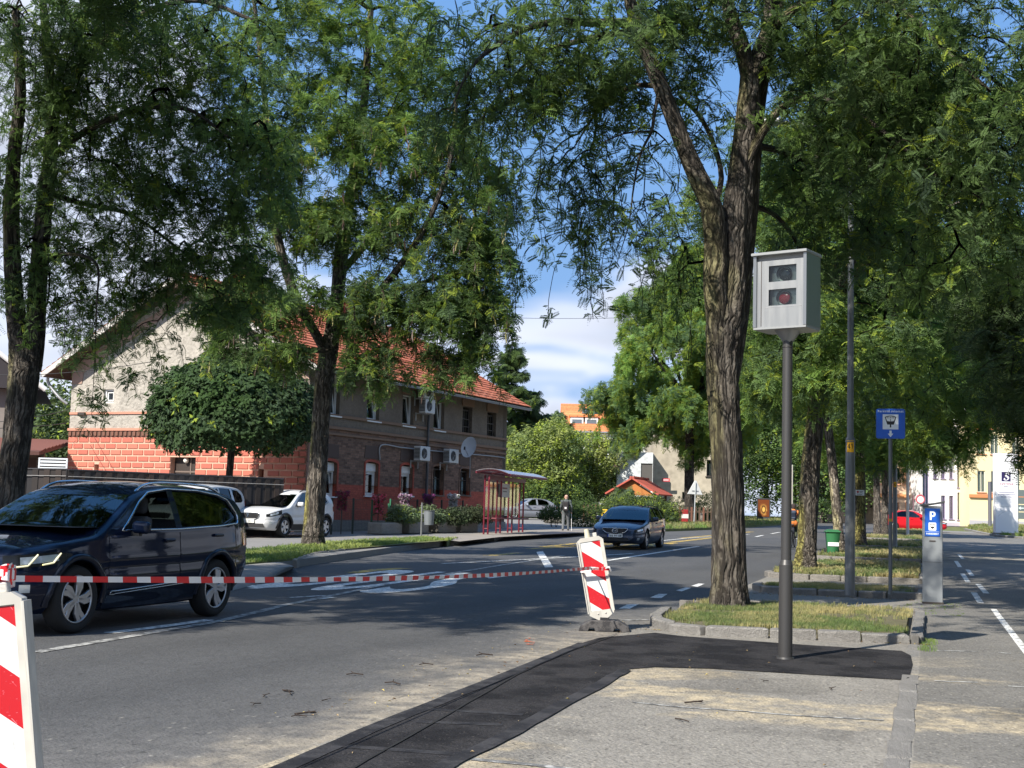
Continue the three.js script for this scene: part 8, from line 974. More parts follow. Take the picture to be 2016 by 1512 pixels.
// --- garden fence, flower columns, planters along the street wall
{
  const posts = [652, 694, 731, 767, 820, 868, 910].map((x) => { const p = onStreet(x, 1040, 1.7); p.y = groundY(p.z) + LEFT; return p; });
  const t = thing('mesh_fence', 'green wire mesh garden fence along the street side of the brick house', 'fence', posts[0].clone()), o = posts[0], h = 1.25; posts.forEach((p, i) => part('post', rbox(0.06, h + 0.06, 0.06, 0.01, p.x - o.x, p.y - o.y + h / 2, p.z - o.z), i === 2 || i === 3 ? M([0.02, 0.14, 0.07], 0.5) : M([0.015, 0.03, 0.024], 0.5), t));
  for (let i = 0; i < posts.length - 1; i++) { if (i === 2) continue; const a = posts[i].clone().sub(o), b = posts[i + 1].clone().sub(o), n = Math.round(a.distanceTo(b) / 0.1), g = []; for (let k = 1; k < n; k++) { const q = a.clone().lerp(b, k / n); g.push(box(0.006, h - 0.1, 0.006, q.x, q.y + h / 2 + 0.05, q.z)); } for (const y of [0.12, 0.5, 0.88, 1.22]) g.push(bar(a.clone().add(V(0, y, 0)), b.clone().add(V(0, y, 0)), 0.005, 4)); const m = part('wire_panel', g, M([0.018, 0.05, 0.035], 0.5), t); m.userData.kind = 'stuff'; }
  const gate = part('gate_bar', [box(0.05, 1.1, 0.05, 0, 0.55, 0)], M([0.02, 0.14, 0.07], 0.5), t); gate.position.copy(posts[2].clone().lerp(posts[3], 0.9).sub(o));
  seed(61); const petal = (() => { const out = []; for (let k = 0; k < 5; k++) { const a = k / 5 * 6.283, c = V(0, 0.006, 0), l = V(Math.cos(a - 0.5) * 0.03, 0.015, Math.sin(a - 0.5) * 0.03), e = V(Math.cos(a) * 0.05, 0.0, Math.sin(a) * 0.05), r = V(Math.cos(a + 0.5) * 0.03, 0.015, Math.sin(a + 0.5) * 0.03); for (const v of [c, l, e, c, e, r]) v.toArray(out, out.length); } const g = new THREE.BufferGeometry(); g.setAttribute('position', new THREE.Float32BufferAttribute(out, 3)); g.computeVertexNormals(); return g; })();
  const flower = (px, row0, row1, cols, label) => { const p = onStreet(px, 1000, 2.0), base = V(p.x, groundY(p.z) + LEFT, p.z), f = thing('flower_column', label, 'flowers', base, 0, 'hanging flower columns on the garden fence'), y0 = upTo(base, row0), y1 = upTo(base, row1); part('stand', [cyl(0.02, 0.02, y1 - 0.1, 0, (y1 - 0.1) / 2, 0, 8)], mDarkFrame, f); const N = 420, im = new THREE.InstancedMesh(petal, new THREE.MeshPhysicalMaterial({ roughness: 0.7, transmission: 0.3, thickness: 0, side: THREE.DoubleSide }), N); im.name = 'blossoms'; im.userData = { kind: 'stuff' }; for (let i = 0; i < N; i++) { const u = rnd(), y = lerp(y1, y0, Math.pow(u, 1.3)), r = (u < 0.35 ? 0.26 : 0.17) * Math.sqrt(rr(0.3, 1)), a = rnd() * 6.28; _m.compose(V(Math.cos(a) * r, y + 0.04 * gauss(), Math.sin(a) * r), _q.setFromEuler(_e.set(rr(-1, 1), rnd() * 6, rr(-1, 1))), V(1, 1, 1).multiplyScalar(rr(0.7, 1.2))); im.setMatrixAt(i, _m); const c = rnd() < 0.28 ? [0.05, 0.1, 0.03] : cols[Math.floor(rnd() * cols.length)]; im.setColorAt(i, _c.setRGB(...c)); } f.add(im); };
  flower(673, 1005, 968, [[0.28, 0.015, 0.07], [0.2, 0.01, 0.05]], 'dark magenta flower column nearest the white crossover'); flower(745, 1013, 974, [[0.7, 0.05, 0.12], [0.75, 0.16, 0.24]], 'bright pink flower column by the open gate'); flower(797, 1008, 974, [[0.16, 0.03, 0.14], [0.55, 0.4, 0.5]], 'purple and white flower column before the third ground-floor window'); flower(843, 1004, 974, [[0.18, 0.02, 0.16], [0.26, 0.04, 0.2]], 'deep purple flower column behind the litter bin'); flower(892, 1003, 974, [[0.72, 0.72, 0.7], [0.62, 0.6, 0.6]], 'white flower column nearest the bus shelter');
  const G = 'concrete planters along the garden fence'; let first; [[758, 'concrete planter beside the gate, empty of bushes at its left end'], [812, 'concrete planter under the pale lavender behind the litter bin'], [868, 'concrete planter under the dark green lavender'], [912, 'concrete planter nearest the bus shelter']].forEach(([px, label]) => { const p = onStreet(px, 1040, 2.55); p.y = groundY(p.z) + LEFT; if (!first) { first = thing('planter', label, 'planter', p, HOUSE_TURN, G); part('trough', rbox(0.6, 0.42, 1.5, 0.04, 0, 0.21, 0), mConcrete, first); part('soil', box(0.46, 0.05, 1.36, 0, 0.42, 0), mSoil, first); } else dup(first, label, p, HOUSE_TURN); });
}
// ================================================================ BUSHES AND OTHER TREES
const mLeafB = new THREE.MeshPhysicalMaterial({ roughness: 0.96, transmission: 0.38, thickness: 0, side: THREE.DoubleSide, specularIntensity: 0.3 });
// leafy masses: each a stem or trunk plus leaf sprays spread over lumpy ellipsoids
function leafy(name, label, cat, base, o) {
  seed(o.seed); const t = thing(name, label, cat, base, 0, o.group), B = V(base.x, base.y, base.z), leaves = [];
  if (o.trunk) { const pts = o.trunk.map(([p, r]) => [p.clone().sub(B), r]); const gs = [limb(pts, { s: o.seed % 11, tone: o.tone ?? 1, lichen: o.lichen ?? 0 })]; const top = pts[pts.length - 1][0]; for (let k = 0; k < (o.limbs ?? 5); k++) { const bl = o.blobs[k % o.blobs.length], e = bl.c.clone().sub(B); gs.push(limb([[top.clone(), pts[pts.length - 1][1] * 0.8], [top.clone().lerp(e, 0.5).add(V(0.1 * gauss(), 0.15, 0.1 * gauss())), pts[pts.length - 1][1] * 0.5], [e, 0.02]], { s: k })); } part('trunk', mergeGeometries(gs), mBark, t); }
  else { const gs = []; for (let k = 0; k < (o.stems ?? 6); k++) { const bl = o.blobs[k % o.blobs.length], e = bl.c.clone().sub(B); gs.push(bar(V(0.15 * gauss(), -0.05, 0.15 * gauss()), e.add(V(bl.r[0] * 0.4 * gauss(), 0, bl.r[2] * 0.4 * gauss())), 0.02, 5, 0.01)); } part('stem', gs, mTwig, t).userData.kind = 'stuff'; }
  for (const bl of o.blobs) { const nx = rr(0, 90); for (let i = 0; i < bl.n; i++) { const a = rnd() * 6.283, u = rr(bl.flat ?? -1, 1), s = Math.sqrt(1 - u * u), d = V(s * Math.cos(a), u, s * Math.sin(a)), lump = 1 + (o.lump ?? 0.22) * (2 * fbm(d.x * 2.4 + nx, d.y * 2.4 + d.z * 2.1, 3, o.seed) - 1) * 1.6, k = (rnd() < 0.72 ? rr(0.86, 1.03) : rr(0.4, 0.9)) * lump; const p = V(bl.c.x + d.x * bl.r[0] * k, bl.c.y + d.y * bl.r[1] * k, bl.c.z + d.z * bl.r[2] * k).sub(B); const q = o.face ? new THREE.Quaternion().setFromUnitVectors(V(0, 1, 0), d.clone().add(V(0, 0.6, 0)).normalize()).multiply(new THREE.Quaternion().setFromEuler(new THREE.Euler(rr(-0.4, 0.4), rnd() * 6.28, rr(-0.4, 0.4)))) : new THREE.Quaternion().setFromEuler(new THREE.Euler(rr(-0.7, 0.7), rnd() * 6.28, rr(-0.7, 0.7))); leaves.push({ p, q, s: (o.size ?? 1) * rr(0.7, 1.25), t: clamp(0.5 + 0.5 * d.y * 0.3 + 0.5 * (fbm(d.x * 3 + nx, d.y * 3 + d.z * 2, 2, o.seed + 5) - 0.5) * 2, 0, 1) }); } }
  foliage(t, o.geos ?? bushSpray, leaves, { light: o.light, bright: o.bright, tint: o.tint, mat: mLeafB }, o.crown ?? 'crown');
  return t;
}
const blobPx = (D, list) => list.map(([x, y, dd, rx, ry, rz, n, o]) => ({ c: at(x, y, D + dd), r: [rx, ry, rz], n, ...(o ?? {}) }));
// round maple before the gable
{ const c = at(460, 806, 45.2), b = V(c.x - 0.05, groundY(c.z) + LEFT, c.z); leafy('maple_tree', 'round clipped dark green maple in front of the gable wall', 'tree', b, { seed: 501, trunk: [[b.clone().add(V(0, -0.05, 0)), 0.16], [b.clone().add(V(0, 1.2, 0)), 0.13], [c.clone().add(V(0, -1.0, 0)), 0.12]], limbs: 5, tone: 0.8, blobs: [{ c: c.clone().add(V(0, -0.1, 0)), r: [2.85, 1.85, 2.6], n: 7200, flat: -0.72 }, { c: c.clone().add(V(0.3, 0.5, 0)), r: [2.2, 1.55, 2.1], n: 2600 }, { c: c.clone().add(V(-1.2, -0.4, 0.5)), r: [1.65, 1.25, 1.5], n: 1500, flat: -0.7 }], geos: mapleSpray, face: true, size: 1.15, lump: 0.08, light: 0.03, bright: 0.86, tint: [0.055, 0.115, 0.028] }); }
// lavender and shrubs along the fence
[[792, 1018, 2.6, 0.7, 0.38, 'pale flowering lavender bush in the planter by the gate', 0.10, 1.5, 511], [845, 1019, 2.6, 0.75, 0.38, 'pale lavender bush spilling behind the litter bin', 0.06, 1.35, 512], [887, 1021, 2.6, 0.8, 0.36, 'dark green lavender bush in the third planter', 0.01, 0.7, 513], [928, 1018, 2.7, 0.95, 0.42, 'dark rounded lavender bush next to the bus shelter', 0.01, 0.62, 514]].forEach(([px, py, out, r, h, label, li, br, sd]) => { const p = onStreet(px, py, out), b = V(p.x, groundY(p.z) + LEFT + 0.4, p.z); leafy('lavender_bush', label, 'bush', b, { seed: sd, group: 'lavender bushes in the planters', blobs: [{ c: p, r: [r * 0.7, h, r], n: 420, flat: -0.5 }], light: li, bright: br, tint: [0.12, 0.14, 0.07], size: 1.0 }); });
// beyond the house: yellow-green trees, conifers, clipped bushes
const far = (label, px, D, o) => { const b = bldgAt(px, D); return leafy(o.name ?? 'leafy_tree', label, 'tree', b, { trunk: [[b.clone(), o.tr ?? 0.25], [b.clone().add(V(0, 1.5, 0)), (o.tr ?? 0.25) * 0.9], [V(b.x, o.top, b.z), (o.tr ?? 0.25) * 0.7]], geos: bigSpray, ...o, blobs: blobPx(D, o.list).map((q) => ({ ...q, r: q.r.map((v) => v * 1.17) })) }); };
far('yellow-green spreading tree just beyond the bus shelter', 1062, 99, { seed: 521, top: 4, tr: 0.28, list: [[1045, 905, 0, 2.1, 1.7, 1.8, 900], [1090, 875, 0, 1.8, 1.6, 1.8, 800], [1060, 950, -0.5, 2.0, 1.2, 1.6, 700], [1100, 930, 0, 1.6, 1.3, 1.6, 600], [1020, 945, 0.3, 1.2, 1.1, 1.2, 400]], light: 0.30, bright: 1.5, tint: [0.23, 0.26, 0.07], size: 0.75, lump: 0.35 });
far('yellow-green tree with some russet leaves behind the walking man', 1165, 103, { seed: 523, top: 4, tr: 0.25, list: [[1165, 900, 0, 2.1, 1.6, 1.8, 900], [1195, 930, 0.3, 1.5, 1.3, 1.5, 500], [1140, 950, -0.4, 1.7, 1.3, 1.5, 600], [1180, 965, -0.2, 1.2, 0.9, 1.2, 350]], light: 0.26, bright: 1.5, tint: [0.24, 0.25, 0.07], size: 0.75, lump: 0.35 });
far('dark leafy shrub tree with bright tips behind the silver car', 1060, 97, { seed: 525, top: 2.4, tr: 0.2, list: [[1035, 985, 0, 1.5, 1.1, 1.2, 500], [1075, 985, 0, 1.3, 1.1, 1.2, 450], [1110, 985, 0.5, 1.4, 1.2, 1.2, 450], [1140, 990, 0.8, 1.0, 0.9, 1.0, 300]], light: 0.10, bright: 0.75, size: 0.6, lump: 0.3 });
// conifers: tiers of drooping boughs
const needle = (() => { seed(77); const out = []; for (let b = 0; b < 7; b++) { const a = (b - 3) * 0.34, L = 0.55 * (1 - 0.08 * Math.abs(b - 3)); for (let k = 0; k < 9; k++) { const t = (k + 1) / 9, x = Math.cos(a) * L * t, z = Math.sin(a) * L * t, y = -0.25 * t * t; for (const s of [-1, 1]) { const l = 0.11; for (const v of [[x, y, z], [x + l * 0.6, y - 0.03, z + s * l * 0.7], [x + 0.03, y - 0.015, z + s * 0.02]]) out.push(...v); for (const v of [[x, y, z], [x + l * 0.6, y - 0.03, z + s * l * 0.7], [x + 0.07, y - 0.05, z + s * 0.01]]) out.push(...v); } } } const g = new THREE.BufferGeometry(); g.setAttribute('position', new THREE.Float32BufferAttribute(out, 3)); g.computeVertexNormals(); return g; })();
function spruce(label, px, D, rowTop, R, o) { const b = bldgAt(px, D), H = rise(b, rowTop) - b.y, t = thing('spruce_tree', label, 'tree', b, 0, o.group); seed(o.seed); const gs = [limb([[V(0, -0.1, 0), 0.28], [V(0, H * 0.5, 0), 0.18], [V(0, H, 0), 0.02]], { s: 2 })], leaves = []; const n = o.n ?? 90; for (let i = 0; i < n; i++) { const u = Math.pow(rnd(), 0.8), y = lerp(H * (o.low ?? 0.08), H * 0.98, u), r = R * Math.pow(1 - u, 0.75) * rr(0.7, 1.15) + 0.15, a = rnd() * 6.283, d = V(Math.cos(a), 0, Math.sin(a)), e = d.clone().multiplyScalar(r).add(V(0, y - r * 0.18 + 0.25 * (o.up ?? 0) * r, 0)), m = d.clone().multiplyScalar(r * 0.5).add(V(0, y - r * 0.16, 0)); gs.push(limb([[V(0, y, 0), 0.035], [m, 0.025], [e, 0.008]], { s: i % 5 })); const c = Math.max(7, Math.round(r * 17)); for (let k = 0; k < c; k++) { const f = (k + 0.7) / c, p = f < 0.5 ? V(0, y, 0).lerp(m, f * 2) : m.clone().lerp(e, f * 2 - 1); leaves.push({ p: p.add(V(0.12 * gauss(), 0.08 * gauss(), 0.12 * gauss())), q: new THREE.Quaternion().setFromEuler(new THREE.Euler(rr(-1.3, 1.3), -a + rr(-1.2, 1.2), rr(-1.1, 0.5), 'YXZ')), s: rr(0.5, 1.05) * (o.size ?? 1.0), t: rnd() }); } } part('trunk', mergeGeometries(gs), mBark, t); foliage(t, [needle], leaves, { light: o.light ?? 0.02, bright: o.bright ?? 0.7, tint: o.tint, mat: mLeafB }); return t; }
spruce('tall dark spruce directly behind the right end of the house', 1000, 106, 668, 4.1, { seed: 541, n: 150, group: 'spruces behind the house' }); spruce('shorter spruce with upswept boughs right of the tall dark one', 1045, 109, 765, 4.4, { seed: 543, n: 130, up: 0.9, bright: 1.0, light: 0.08, tint: [0.08, 0.12, 0.045], group: 'spruces behind the house' }); spruce('small spruce before the orange roofed block', 1100, 113, 808, 3.7, { seed: 547, n: 110, up: 0.7, bright: 1.1, light: 0.08, tint: [0.08, 0.13, 0.05], group: 'spruces behind the house' }); spruce('low drooping conifer in front of the garden shed', 1228, 82, 962, 1.8, { seed: 549, n: 50, bright: 1.1, tint: [0.10, 0.13, 0.05] });
const bush = (label, px, D, o) => { const b = bldgAt(px, D); return leafy('bush', label, 'bush', b, { ...o, blobs: blobPx(D, o.list) }); };
bush('dark clipped round bush beside the walking man', 1145, 70, { seed: 551, list: [[1145, 1014, 0, 1.15, 0.75, 1.0, 700]], light: 0.01, bright: 0.6, size: 0.9, lump: 0.1, group: 'clipped bushes by the bus stop' }); bush('low juniper in the stone trough at the tail of the silver car', 1092, 68, { seed: 553, list: [[1090, 1010, 0, 0.7, 0.45, 0.6, 260], [1082, 1014, 0, 0.6, 0.3, 0.5, 160]], light: 0.01, bright: 0.62, size: 0.8, group: 'clipped bushes by the bus stop' });
{ const p = P(1086, 1030, LEFT), t = thing('stone_trough', 'pale stone trough holding the low juniper', 'planter', V(p.x, p.y, p.z), YAW); part('trough', rbox(0.95, 0.38, 0.6, 0.12, 0, 0.19, 0, 3), mConcrete, t); part('trough', rbox(0.5, 0.36, 0.5, 0.12, 0.7, 0.17, 0.05, 3), mConcrete, t); part('soil', box(0.7, 0.04, 0.4, 0, 0.37, 0), mSoil, t); }
bush('leafy hedge along the verge behind the grey estate car', 1245, 80, { seed: 557, list: [[1215, 1003, 0, 1.2, 0.8, 0.9, 500], [1245, 1000, 0, 1.4, 0.9, 0.9, 600], [1285, 1008, 0, 1.3, 0.9, 0.9, 500], [1310, 1012, 0.5, 1.0, 0.8, 0.9, 350], [1200, 1015, 0, 0.8, 0.6, 0.7, 250]], light: 0.20, bright: 1.1, tint: [0.10, 0.14, 0.04], size: 1.0, lump: 0.3 });
bush('rounded green shrub to the right of the triangular sign', 1388, 92, { seed: 559, list: [[1390, 1003, 0, 1.5, 1.2, 1.2, 700], [1372, 1010, 0, 0.9, 0.8, 0.9, 260]], light: 0.12, bright: 1.0, size: 1.0, lump: 0.3 }); bush('small light shrub near the red post box', 1333, 92, { seed: 561, list: [[1330, 1008, 0, 0.8, 1.0, 0.8, 300]], light: 0.3, bright: 1.3, tint: [0.15, 0.16, 0.05], size: 0.9 });
// wooden rail fence behind the hedge
{ const b = bldgAt(1225, 86), t = thing('picket_fence', 'low brown picket fence behind the hedge', 'fence', b, YAW); for (let i = 0; i < 34; i++) part('picket', box(0.12, 1.3, 0.03, -2.5 + i * 0.26, 0.75, 0), i % 3 ? mWood : mWoodRed, t); part('rail', box(8.9, 0.08, 0.04, 1.8, 1.1, -0.04), mWood, t); part('rail', box(8.9, 0.08, 0.04, 1.8, 0.5, -0.04), mWood, t); }
// trees closing the view between the trunks and behind everything
const wall_ = (label, px, D, row, r, sd, o = {}) => { const b = bldgAt(px, D), topY = rise(b, row), n = o.n ?? 420, mid = (topY + b.y) / 2, k = (topY - b.y) / 2; leafy('broadleaf_tree', label, 'tree', b, { seed: sd, trunk: [[b.clone(), 0.3], [b.clone().add(V(0, 2, 0)), 0.26], [V(b.x, mid - k * 0.2, b.z), 0.2]], blobs: [{ c: V(b.x, topY - r * 0.8, b.z), r: [r, r * 0.8, r], n }, { c: V(b.x - r * 0.55, mid, b.z + 0.5), r: [r * 0.8, k * 0.5, r * 0.8], n }, { c: V(b.x + r * 0.6, mid + 0.5, b.z), r: [r * 0.8, k * 0.55, r * 0.8], n }, { c: V(b.x, mid - k * 0.45, b.z + 1), r: [r * 0.85, k * 0.45, r * 0.7], n: n * 0.8 }], geos: bigSpray, size: 1.15, lump: 0.4, light: o.light ?? 0.12, bright: o.bright ?? 0.95, tint: o.tint, group: 'broadleaf trees closing the street', limbs: 4 }); };
[['broadleaf tree left of the poster stand', 1450, 122, 640, 4.2, 601], ['broadleaf tree straight behind the poster stand', 1508, 128, 600, 4.6, 602], ['broadleaf tree behind the cyclist', 1562, 124, 700, 4.0, 603], ['broadleaf tree between the mossy trunk and the grey trunk', 1622, 122, 760, 4.2, 604], ['broadleaf tree behind the pale grey trunk', 1680, 130, 720, 4.5, 605], ['tall broadleaf tree at the end of the parking row', 1590, 145, 520, 5.5, 606], ['tall broadleaf tree behind the thick near trunk', 1420, 138, 690, 4.5, 607], ['broadleaf tree over the pale building', 1745, 140, 640, 4.6, 608]].forEach(([l, px, D, row, r, sd], i) => wall_(l, px, D, row, r, sd, { light: 0.08 + 0.06 * (i % 3), bright: 0.85 + 0.12 * (i % 4) }));
[['bushy tree behind the carport', 95, 74, 770, 3.6, 621], ['bushy tree rising left of the house corner', 150, 80, 758, 3.4, 622], ['bushy tree behind the left trunk', 20, 78, 800, 4, 623]].forEach(([l, px, D, row, r, sd]) => wall_(l, px, D, row, r, sd, { light: 0.16, bright: 1.0, tint: [0.09, 0.125, 0.035] }));
// garden trees to the right of the path, outside the picture: they are what the dark paint and the windows mirror
[['garden tree right of the path, level with the camera pole', V(13, 0, -13), 3.6, 9, 631], ['garden tree right of the path, level with the near island', V(14, 0, -21), 3.8, 10, 632], ['garden tree right of the path, level with the near barrier board', V(13.5, 0, -4), 3.6, 9, 633], ['garden tree right of the path, past the parking meter', V(15, 0.1, -31), 4, 10, 634]].forEach(([l, b, r, h, sd]) => leafy('garden_tree', l, 'tree', b, { seed: sd, trunk: [[b.clone(), 0.2], [b.clone().add(V(0, 1.5, 0)), 0.18], [b.clone().add(V(0, h * 0.5, 0)), 0.12]], blobs: [{ c: b.clone().add(V(0, h * 0.72, 0)), r: [r, h * 0.28, r], n: 700 }, { c: b.clone().add(V(0, h * 0.33, 0)), r: [r * 0.95, h * 0.32, r * 1.1], n: 800 }], geos: bigSpray, size: 1.2, lump: 0.35, limbs: 3 }));
// ================================================================ PEOPLE
function flesh(bones, cell, k = 0.03) {           // one continuous skin round tapered bones
  const lo = V(1e9, 1e9, 1e9), hi = V(-1e9, -1e9, -1e9); for (const [a, ra, b, rb] of bones) for (const [p, r] of [[a, ra], [b, rb]]) { lo.min(V(p.x - r, p.y - r, p.z - r)); hi.max(V(p.x + r, p.y + r, p.z + r)); }
  lo.addScalar(-0.05); hi.addScalar(0.05); const c = lo.clone().add(hi).multiplyScalar(0.5), half = Math.max(hi.x - lo.x, hi.y - lo.y, hi.z - lo.z) / 2, n = Math.min(110, Math.ceil(2 * half / cell)), mc = new MarchingCubes(n, mCabin, false, false, 60000); mc.isolation = 0; const f = mc.field;
  for (let z = 0; z < n; z++) for (let y = 0; y < n; y++) for (let x = 0; x < n; x++) {
    const px = c.x + (x - n / 2) / (n / 2) * half, py = c.y + (y - n / 2) / (n / 2) * half, pz = c.z + (z - n / 2) / (n / 2) * half; let d = 1e9;
    for (const [a, ra, b, rb] of bones) { const bx = b.x - a.x, by = b.y - a.y, bz = b.z - a.z, l2 = bx * bx + by * by + bz * bz || 1e-9, t = clamp(((px - a.x) * bx + (py - a.y) * by + (pz - a.z) * bz) / l2, 0, 1), e = Math.hypot(px - a.x - bx * t, py - a.y - by * t, pz - a.z - bz * t) - lerp(ra, rb, t); const h = clamp(0.5 + 0.5 * (d - e) / k, 0, 1); d = lerp(d, e, h) - k * h * (1 - h); }
    f[x + y * n + z * n * n] = -d;
  }
  mc.update(); const cnt = mc.count, pos = new Float32Array(cnt * 3), nor = new Float32Array(cnt * 3); for (let i = 0; i < cnt * 3; i++) { pos[i] = mc.positionArray[i] * half + c.getComponent(i % 3); nor[i] = mc.normalArray[i]; }
  const g = new THREE.BufferGeometry(); g.setAttribute('position', new THREE.BufferAttribute(pos, 3)); g.computeVertexNormals(); const m = mergeVertices(g.deleteAttribute('normal'), 1e-4); m.computeVertexNormals(); return m;
}
const mSkin = M([0.50, 0.30, 0.22], 0.6), mHair = M([0.35, 0.33, 0.30], 0.9);
// a skeleton from named joints (metres; y up; the figure looks along -Z)
function person(label, pos, turn, J, o) {
  const t = thing('person', label, 'person', pos, turn, o.group), j = (k) => V(...J[k]), s = o.s ?? 1;
  const limbB = (a, ra, b, rb, e = 0) => [j(a), ra + e, j(b), rb + e];
  const head = j('head'), neck = j('neck');
  const arms = (e = 0) => ['L', 'R'].flatMap((q) => [limbB('sh' + q, 0.055, 'el' + q, 0.042, e), limbB('el' + q, 0.042, 'wr' + q, 0.030, e)]), legs = (e = 0) => ['L', 'R'].flatMap((q) => [limbB('hip' + q, 0.090, 'kn' + q, 0.060, e), limbB('kn' + q, 0.060, 'an' + q, 0.040, e)]);
  const torso = (e = 0) => [limbB('pelvis', 0.135, 'chest', 0.145, e), [j('shL'), 0.075 + e, j('shR'), 0.075 + e], [j('hipL'), 0.11 + e, j('hipR'), 0.11 + e], limbB('chest', 0.13, 'neck', 0.07, e)];
  const dirH = V(0, 0, -1).applyEuler(new THREE.Euler(J.tilt ?? 0, J.look ?? 0, 0, 'YXZ'));
  const faceP = (f, u, r) => head.clone().addScaledVector(dirH, f).add(V(0, u, 0)).addScaledVector(dirH.clone().cross(V(0, 1, 0)), r);
  const hand = (q) => { const w = j('wr' + q), d = w.clone().sub(j('el' + q)).normalize(), sd = V(0, 0, -1).cross(d).normalize(), palm = w.clone().addScaledVector(d, 0.075), out = [[w, 0.026, palm, 0.030]]; for (let k = 0; k < 4; k++) { const b = palm.clone().addScaledVector(V(0, 0, -1), 0.022 - k * 0.015), m = b.clone().addScaledVector(d, 0.035), e = m.clone().addScaledVector(d, 0.03).addScaledVector(sd, (q === 'L' ? 1 : -1) * 0.015); out.push([b, 0.010, m, 0.009], [m, 0.009, e, 0.008]); } out.push([w.clone().addScaledVector(d, 0.03), 0.012, w.clone().addScaledVector(d, 0.075).addScaledVector(V(0, 0, -1), 0.045), 0.009]); return out; };
  const bones = [...torso(-0.02), ...arms(-0.012), ...(o.noLegs ? [] : legs(-0.012)), [neck.clone().add(V(0, -0.05, 0)), 0.062, neck.clone().lerp(head, 0.6), 0.058], [head.clone().add(V(0, 0.03, 0)), 0.088, head.clone().addScaledVector(dirH, 0.01).add(V(0, -0.02, 0)), 0.078], [faceP(0.035, -0.06, 0), 0.055, faceP(0.05, -0.075, 0), 0.045], [faceP(0.085, 0.01, 0), 0.014, faceP(0.105, -0.018, 0), 0.016], [faceP(0, 0, 0.085), 0.018, faceP(-0.01, -0.03, 0.088), 0.014], [faceP(0, 0, -0.085), 0.018, faceP(-0.01, -0.03, -0.088), 0.014]];
  const body = part('body', mergeGeometries([flesh(bones, o.cell ?? 0.02, 0.035), flesh(hand('L'), 0.008, 0.008), flesh(hand('R'), 0.008, 0.008)]), o.skin ?? mSkin, t);
  for (const r of [-0.033, 0.033]) part('eye', new THREE.SphereGeometry(0.012, 8, 6).translate(...faceP(0.078, 0.012, r).toArray()), M([0.08, 0.06, 0.05], 0.3), t); part('mouth', rbox(0.045, 0.008, 0.012, 0.003).translate(...faceP(0.088, -0.062, 0).toArray()), M([0.35, 0.14, 0.12], 0.6), t);
  if (o.hair) part('hair', flesh([[head.clone().addScaledVector(dirH, -0.025).add(V(0, o.hairUp ?? 0.045, 0)), 0.094, head.clone().addScaledVector(dirH, -0.035).add(V(0, -0.01, 0)), 0.085]], 0.012), o.hair, t);
  if (o.helmet) part('helmet', new THREE.SphereGeometry(0.135, 18, 10, 0, 6.3, 0, 1.5).scale(0.9, 0.9, 1.1).translate(head.x, head.y + 0.02, head.z), o.helmet, t);
  part('jacket', flesh([...torso(0.012), ...arms(0.012)], o.cell ?? 0.02, 0.03), o.jacket, t); if (!o.noLegs) { part('trousers', flesh([[j('pelvis'), 0.14, j('pelvis').add(V(0, 0.02, 0)), 0.14], [j('hipL'), 0.12, j('hipR'), 0.12], ...legs(0.014)], o.cell ?? 0.02, 0.03), o.trousers, t); for (const q of ['L', 'R']) { const a = j('an' + q); part('shoe', flesh([[a.clone().add(V(0, -0.03, 0.03)), 0.046, a.clone().add(V(0, -0.045, -0.13)), 0.038]], 0.012, 0.02), o.shoe ?? M([0.03, 0.03, 0.03], 0.6), t); } }
  return t;
}
// the walking man with backpack and stick
{
  const p = P(1113, 1045, LEFT + 0.01), H = rise(p, 974) - p.y, k = H / 1.76; const J = { pelvis: [0, 0.95, 0], chest: [0, 1.30, -0.03], neck: [0, 1.49, -0.03], head: [0.01, 1.64, -0.05], shL: [-0.19, 1.42, -0.02], shR: [0.19, 1.42, -0.02], elL: [-0.25, 1.16, -0.04], elR: [0.27, 1.17, 0.03], wrL: [-0.22, 0.95, -0.18], wrR: [0.27, 0.94, -0.06], hipL: [-0.09, 0.90, 0], hipR: [0.09, 0.90, 0], knL: [-0.11, 0.49, 0.02], knR: [0.11, 0.50, -0.12], anL: [-0.12, 0.09, 0.16], anR: [0.13, 0.09, -0.14], tilt: -0.1 };
  const yaw = 0.22, man = person('man walking away in grey trousers with a bald head and black backpack', p, yaw, J, { jacket: M([0.075, 0.09, 0.09], 0.8), trousers: M([0.125, 0.135, 0.145], 0.85), hair: null, cell: 0.022 }); man.scale.setScalar(k);
  const bp = thing('backpack', 'black backpack with a white patch on the back of the walking man', 'backpack', p.clone().add(V(0, 0, 0)), yaw); bp.scale.setScalar(k); part('bag', rbox(0.30, 0.46, 0.17, 0.07, 0, 1.20, 0.20, 4), M([0.02, 0.018, 0.02], 0.8), bp); part('pocket', rbox(0.24, 0.22, 0.06, 0.03, 0, 1.09, 0.29, 3), M([0.03, 0.026, 0.03], 0.8), bp); part('patch', rbox(0.10, 0.09, 0.012, 0.004, 0.0, 1.11, 0.325), M([0.7, 0.7, 0.7], 0.6), bp); for (const x of [-0.12, 0.12]) part('strap', tubePath([V(x, 1.40, 0.14), V(x * 1.2, 1.49, 0.0), V(x * 1.3, 1.40, -0.15), V(x * 1.2, 1.15, -0.16), V(x, 1.04, 0.13)], 0.018, 6, 24), M([0.02, 0.02, 0.02], 0.8), bp);
  const st = thing('walking_stick', 'white walking stick in the right hand of the walking man', 'walking stick', p.clone(), yaw); st.scale.setScalar(k); part('shaft', bar(V(0.275, 0.84, -0.08), V(0.30, 0.01, -0.02), 0.013, 8), M([0.72, 0.70, 0.70], 0.5), st); part('handle', tubePath([V(0.275, 0.84, -0.08), V(0.274, 0.88, -0.08), V(0.272, 0.90, -0.13)], 0.016, 6, 10), M([0.35, 0.1, 0.08], 0.5), st);
}
